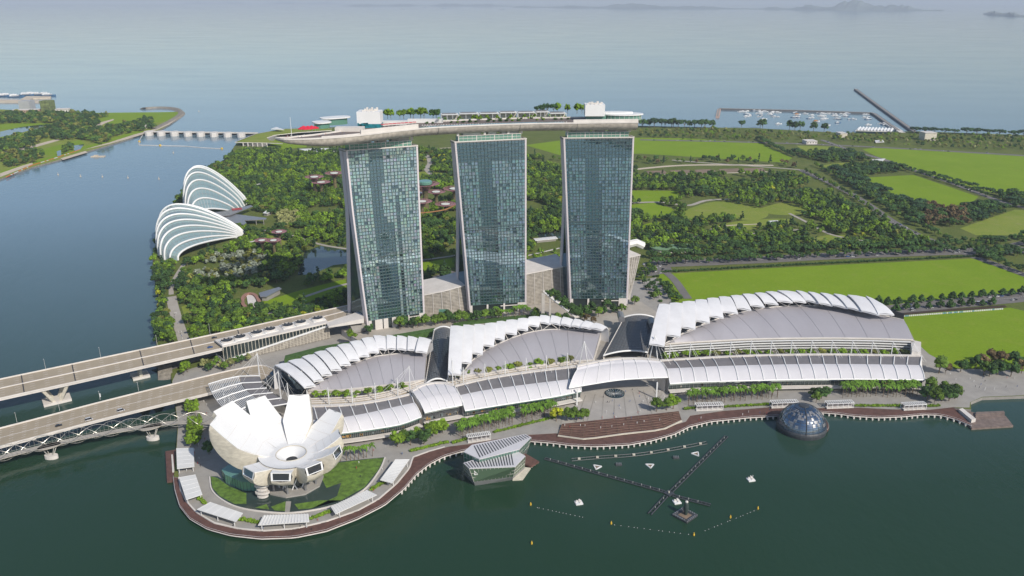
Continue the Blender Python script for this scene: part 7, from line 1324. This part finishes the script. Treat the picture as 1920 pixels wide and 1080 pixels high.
BT = [boat(M['boat'], M['boat'], 14), boat(M['boatb'], M['boat'], 13), boat(M['boat'], M['boato'], 16), boat(M['boatb'], M['boat'], 42)]; BN = ['white', 'blue-hulled white', 'white and orange', 'large blue-hulled']
def moor(i, x, y, rz, s, lb, g): return dup(BT[i], G(x, y, 0), rz, s, lb, g)
Z6 = lambda x, y: (1320 + x / 4.8, 180 + y / 4.8)
for cx_, cy_, n_ in ((365, 142, 4), (405, 168, 3), (408, 182, 2), (490, 135, 4), (540, 143, 3), (500, 160, 2), (515, 182, 2), (650, 147, 4), (615, 168, 2), (655, 184, 3), (825, 150, 2), (835, 196, 3), (925, 160, 1), (980, 180, 1), (968, 200, 2), (1075, 158, 5), (1075, 184, 3), (1085, 206, 3), (1170, 162, 3), (1195, 182, 3), (1215, 205, 2), (1285, 162, 4), (1290, 185, 2), (1345, 208, 3), (1465, 168, 2), (1475, 196, 2), (1490, 214, 2), (1605, 254, 2), (1630, 268, 1)):
    for k in range(n_): x, y = Z6(cx_ + (k - n_ / 2) * 22 + rng.uniform(-4, 4), cy_ + rng.uniform(-5, 5)); i = rng.choice([0, 0, 1]); moor(i, x, y, rng.choice([0, math.pi]) + rng.uniform(-.25, .25), rng.uniform(.8, 1.25), BN[i] + ' boat moored in the harbour behind the breakwater', BN[i] + ' boats in the harbour')
for cx_, cy_, i, lb in ((840, 168, 2, 'white and orange boat, largest in the harbour cluster'), (1010, 230, 2, 'small orange boat alone near the harbour middle'), (1110, 265, 0, 'white boat under way closest to the shore'), (1205, 243, 1, 'blue-hulled boat under way in the harbour middle'), (1480, 262, 0, 'white boat under way near the ferry pier'), (672, 253, 0, 'white boat under way near the harbour mouth'), (540, 210, 0, 'white boat alone below the left boat clusters')): moor(i, *Z6(cx_, cy_), .2, 1.25, lb, None)
for x, y, rz, lb in ((4, 181, .1, 'large blue-hulled ship at the picture edge beyond the quay'), (14, 180.5, 0, 'large ship moored second from the picture edge at the quay'), (30, 182, .2, 'blue-hulled tug between the two quays'), (50, 179, 0, 'ship at the inner end of the far quay'), (60, 178, .1, 'ship moored in the middle of the far quay'), (70, 178.5, 0, 'ship lying alongside others on the far quay'), (80, 178.5, 3.1, 'ship near the outer end of the far quay'), (91, 180, 0, 'ship at the outer tip of the far quay')): moor(3, x, y, rz, 1.15, lb, 'ships at the far quay')
for x, y in ((756, 17), (795, 14), (832, 15.5), (901, 14.5), (941, 17), (993, 16)): moor(3, x, y, .1, 3.6, 'freighter riding at anchor below the far island', 'freighters at anchor')
for c in BT:
    for ch in list(c.children): bpy.data.objects.remove(ch)
    bpy.data.objects.remove(c)
qy = thing('quay', 'long concrete quay beyond the headland where ships are moored', 'quay', G(30, 188, 0)); MB().prism(GL([(-60, 185), (40, 187), (74, 188.5), (72, 190.5), (-60, 190)], 4), -1, 4).build('deck', M['sand'], qy); MB().prism(GL([(38, 186), (50, 180), (96, 180.5), (95, 182.5), (62, 184), (52, 188)], 4), -1, 4).build('arm', M['sand'], qy)
# ---------------------------------------------------------------- haze over the whole place
hz = MB().box((0, 22000, -1.0), 70000, 50000, 303.5).build('haze', mat('haze_dummy', (1, 1, 1)))
m, t, b_ = nodes('haze_air'); t.nodes.remove(b_); pv = t.nodes.new('ShaderNodeVolumePrincipled'); pv.inputs['Color'].default_value = (.74, .84, 1, 1); pv.inputs['Density'].default_value = 4.6e-5; pv.inputs['Anisotropy'].default_value = 0; t.links.new(pv.outputs[0], t.nodes['Material Output'].inputs['Volume'])
hz.data.materials.clear(); hz.data.materials.append(m); struct(hz, 'stuff')
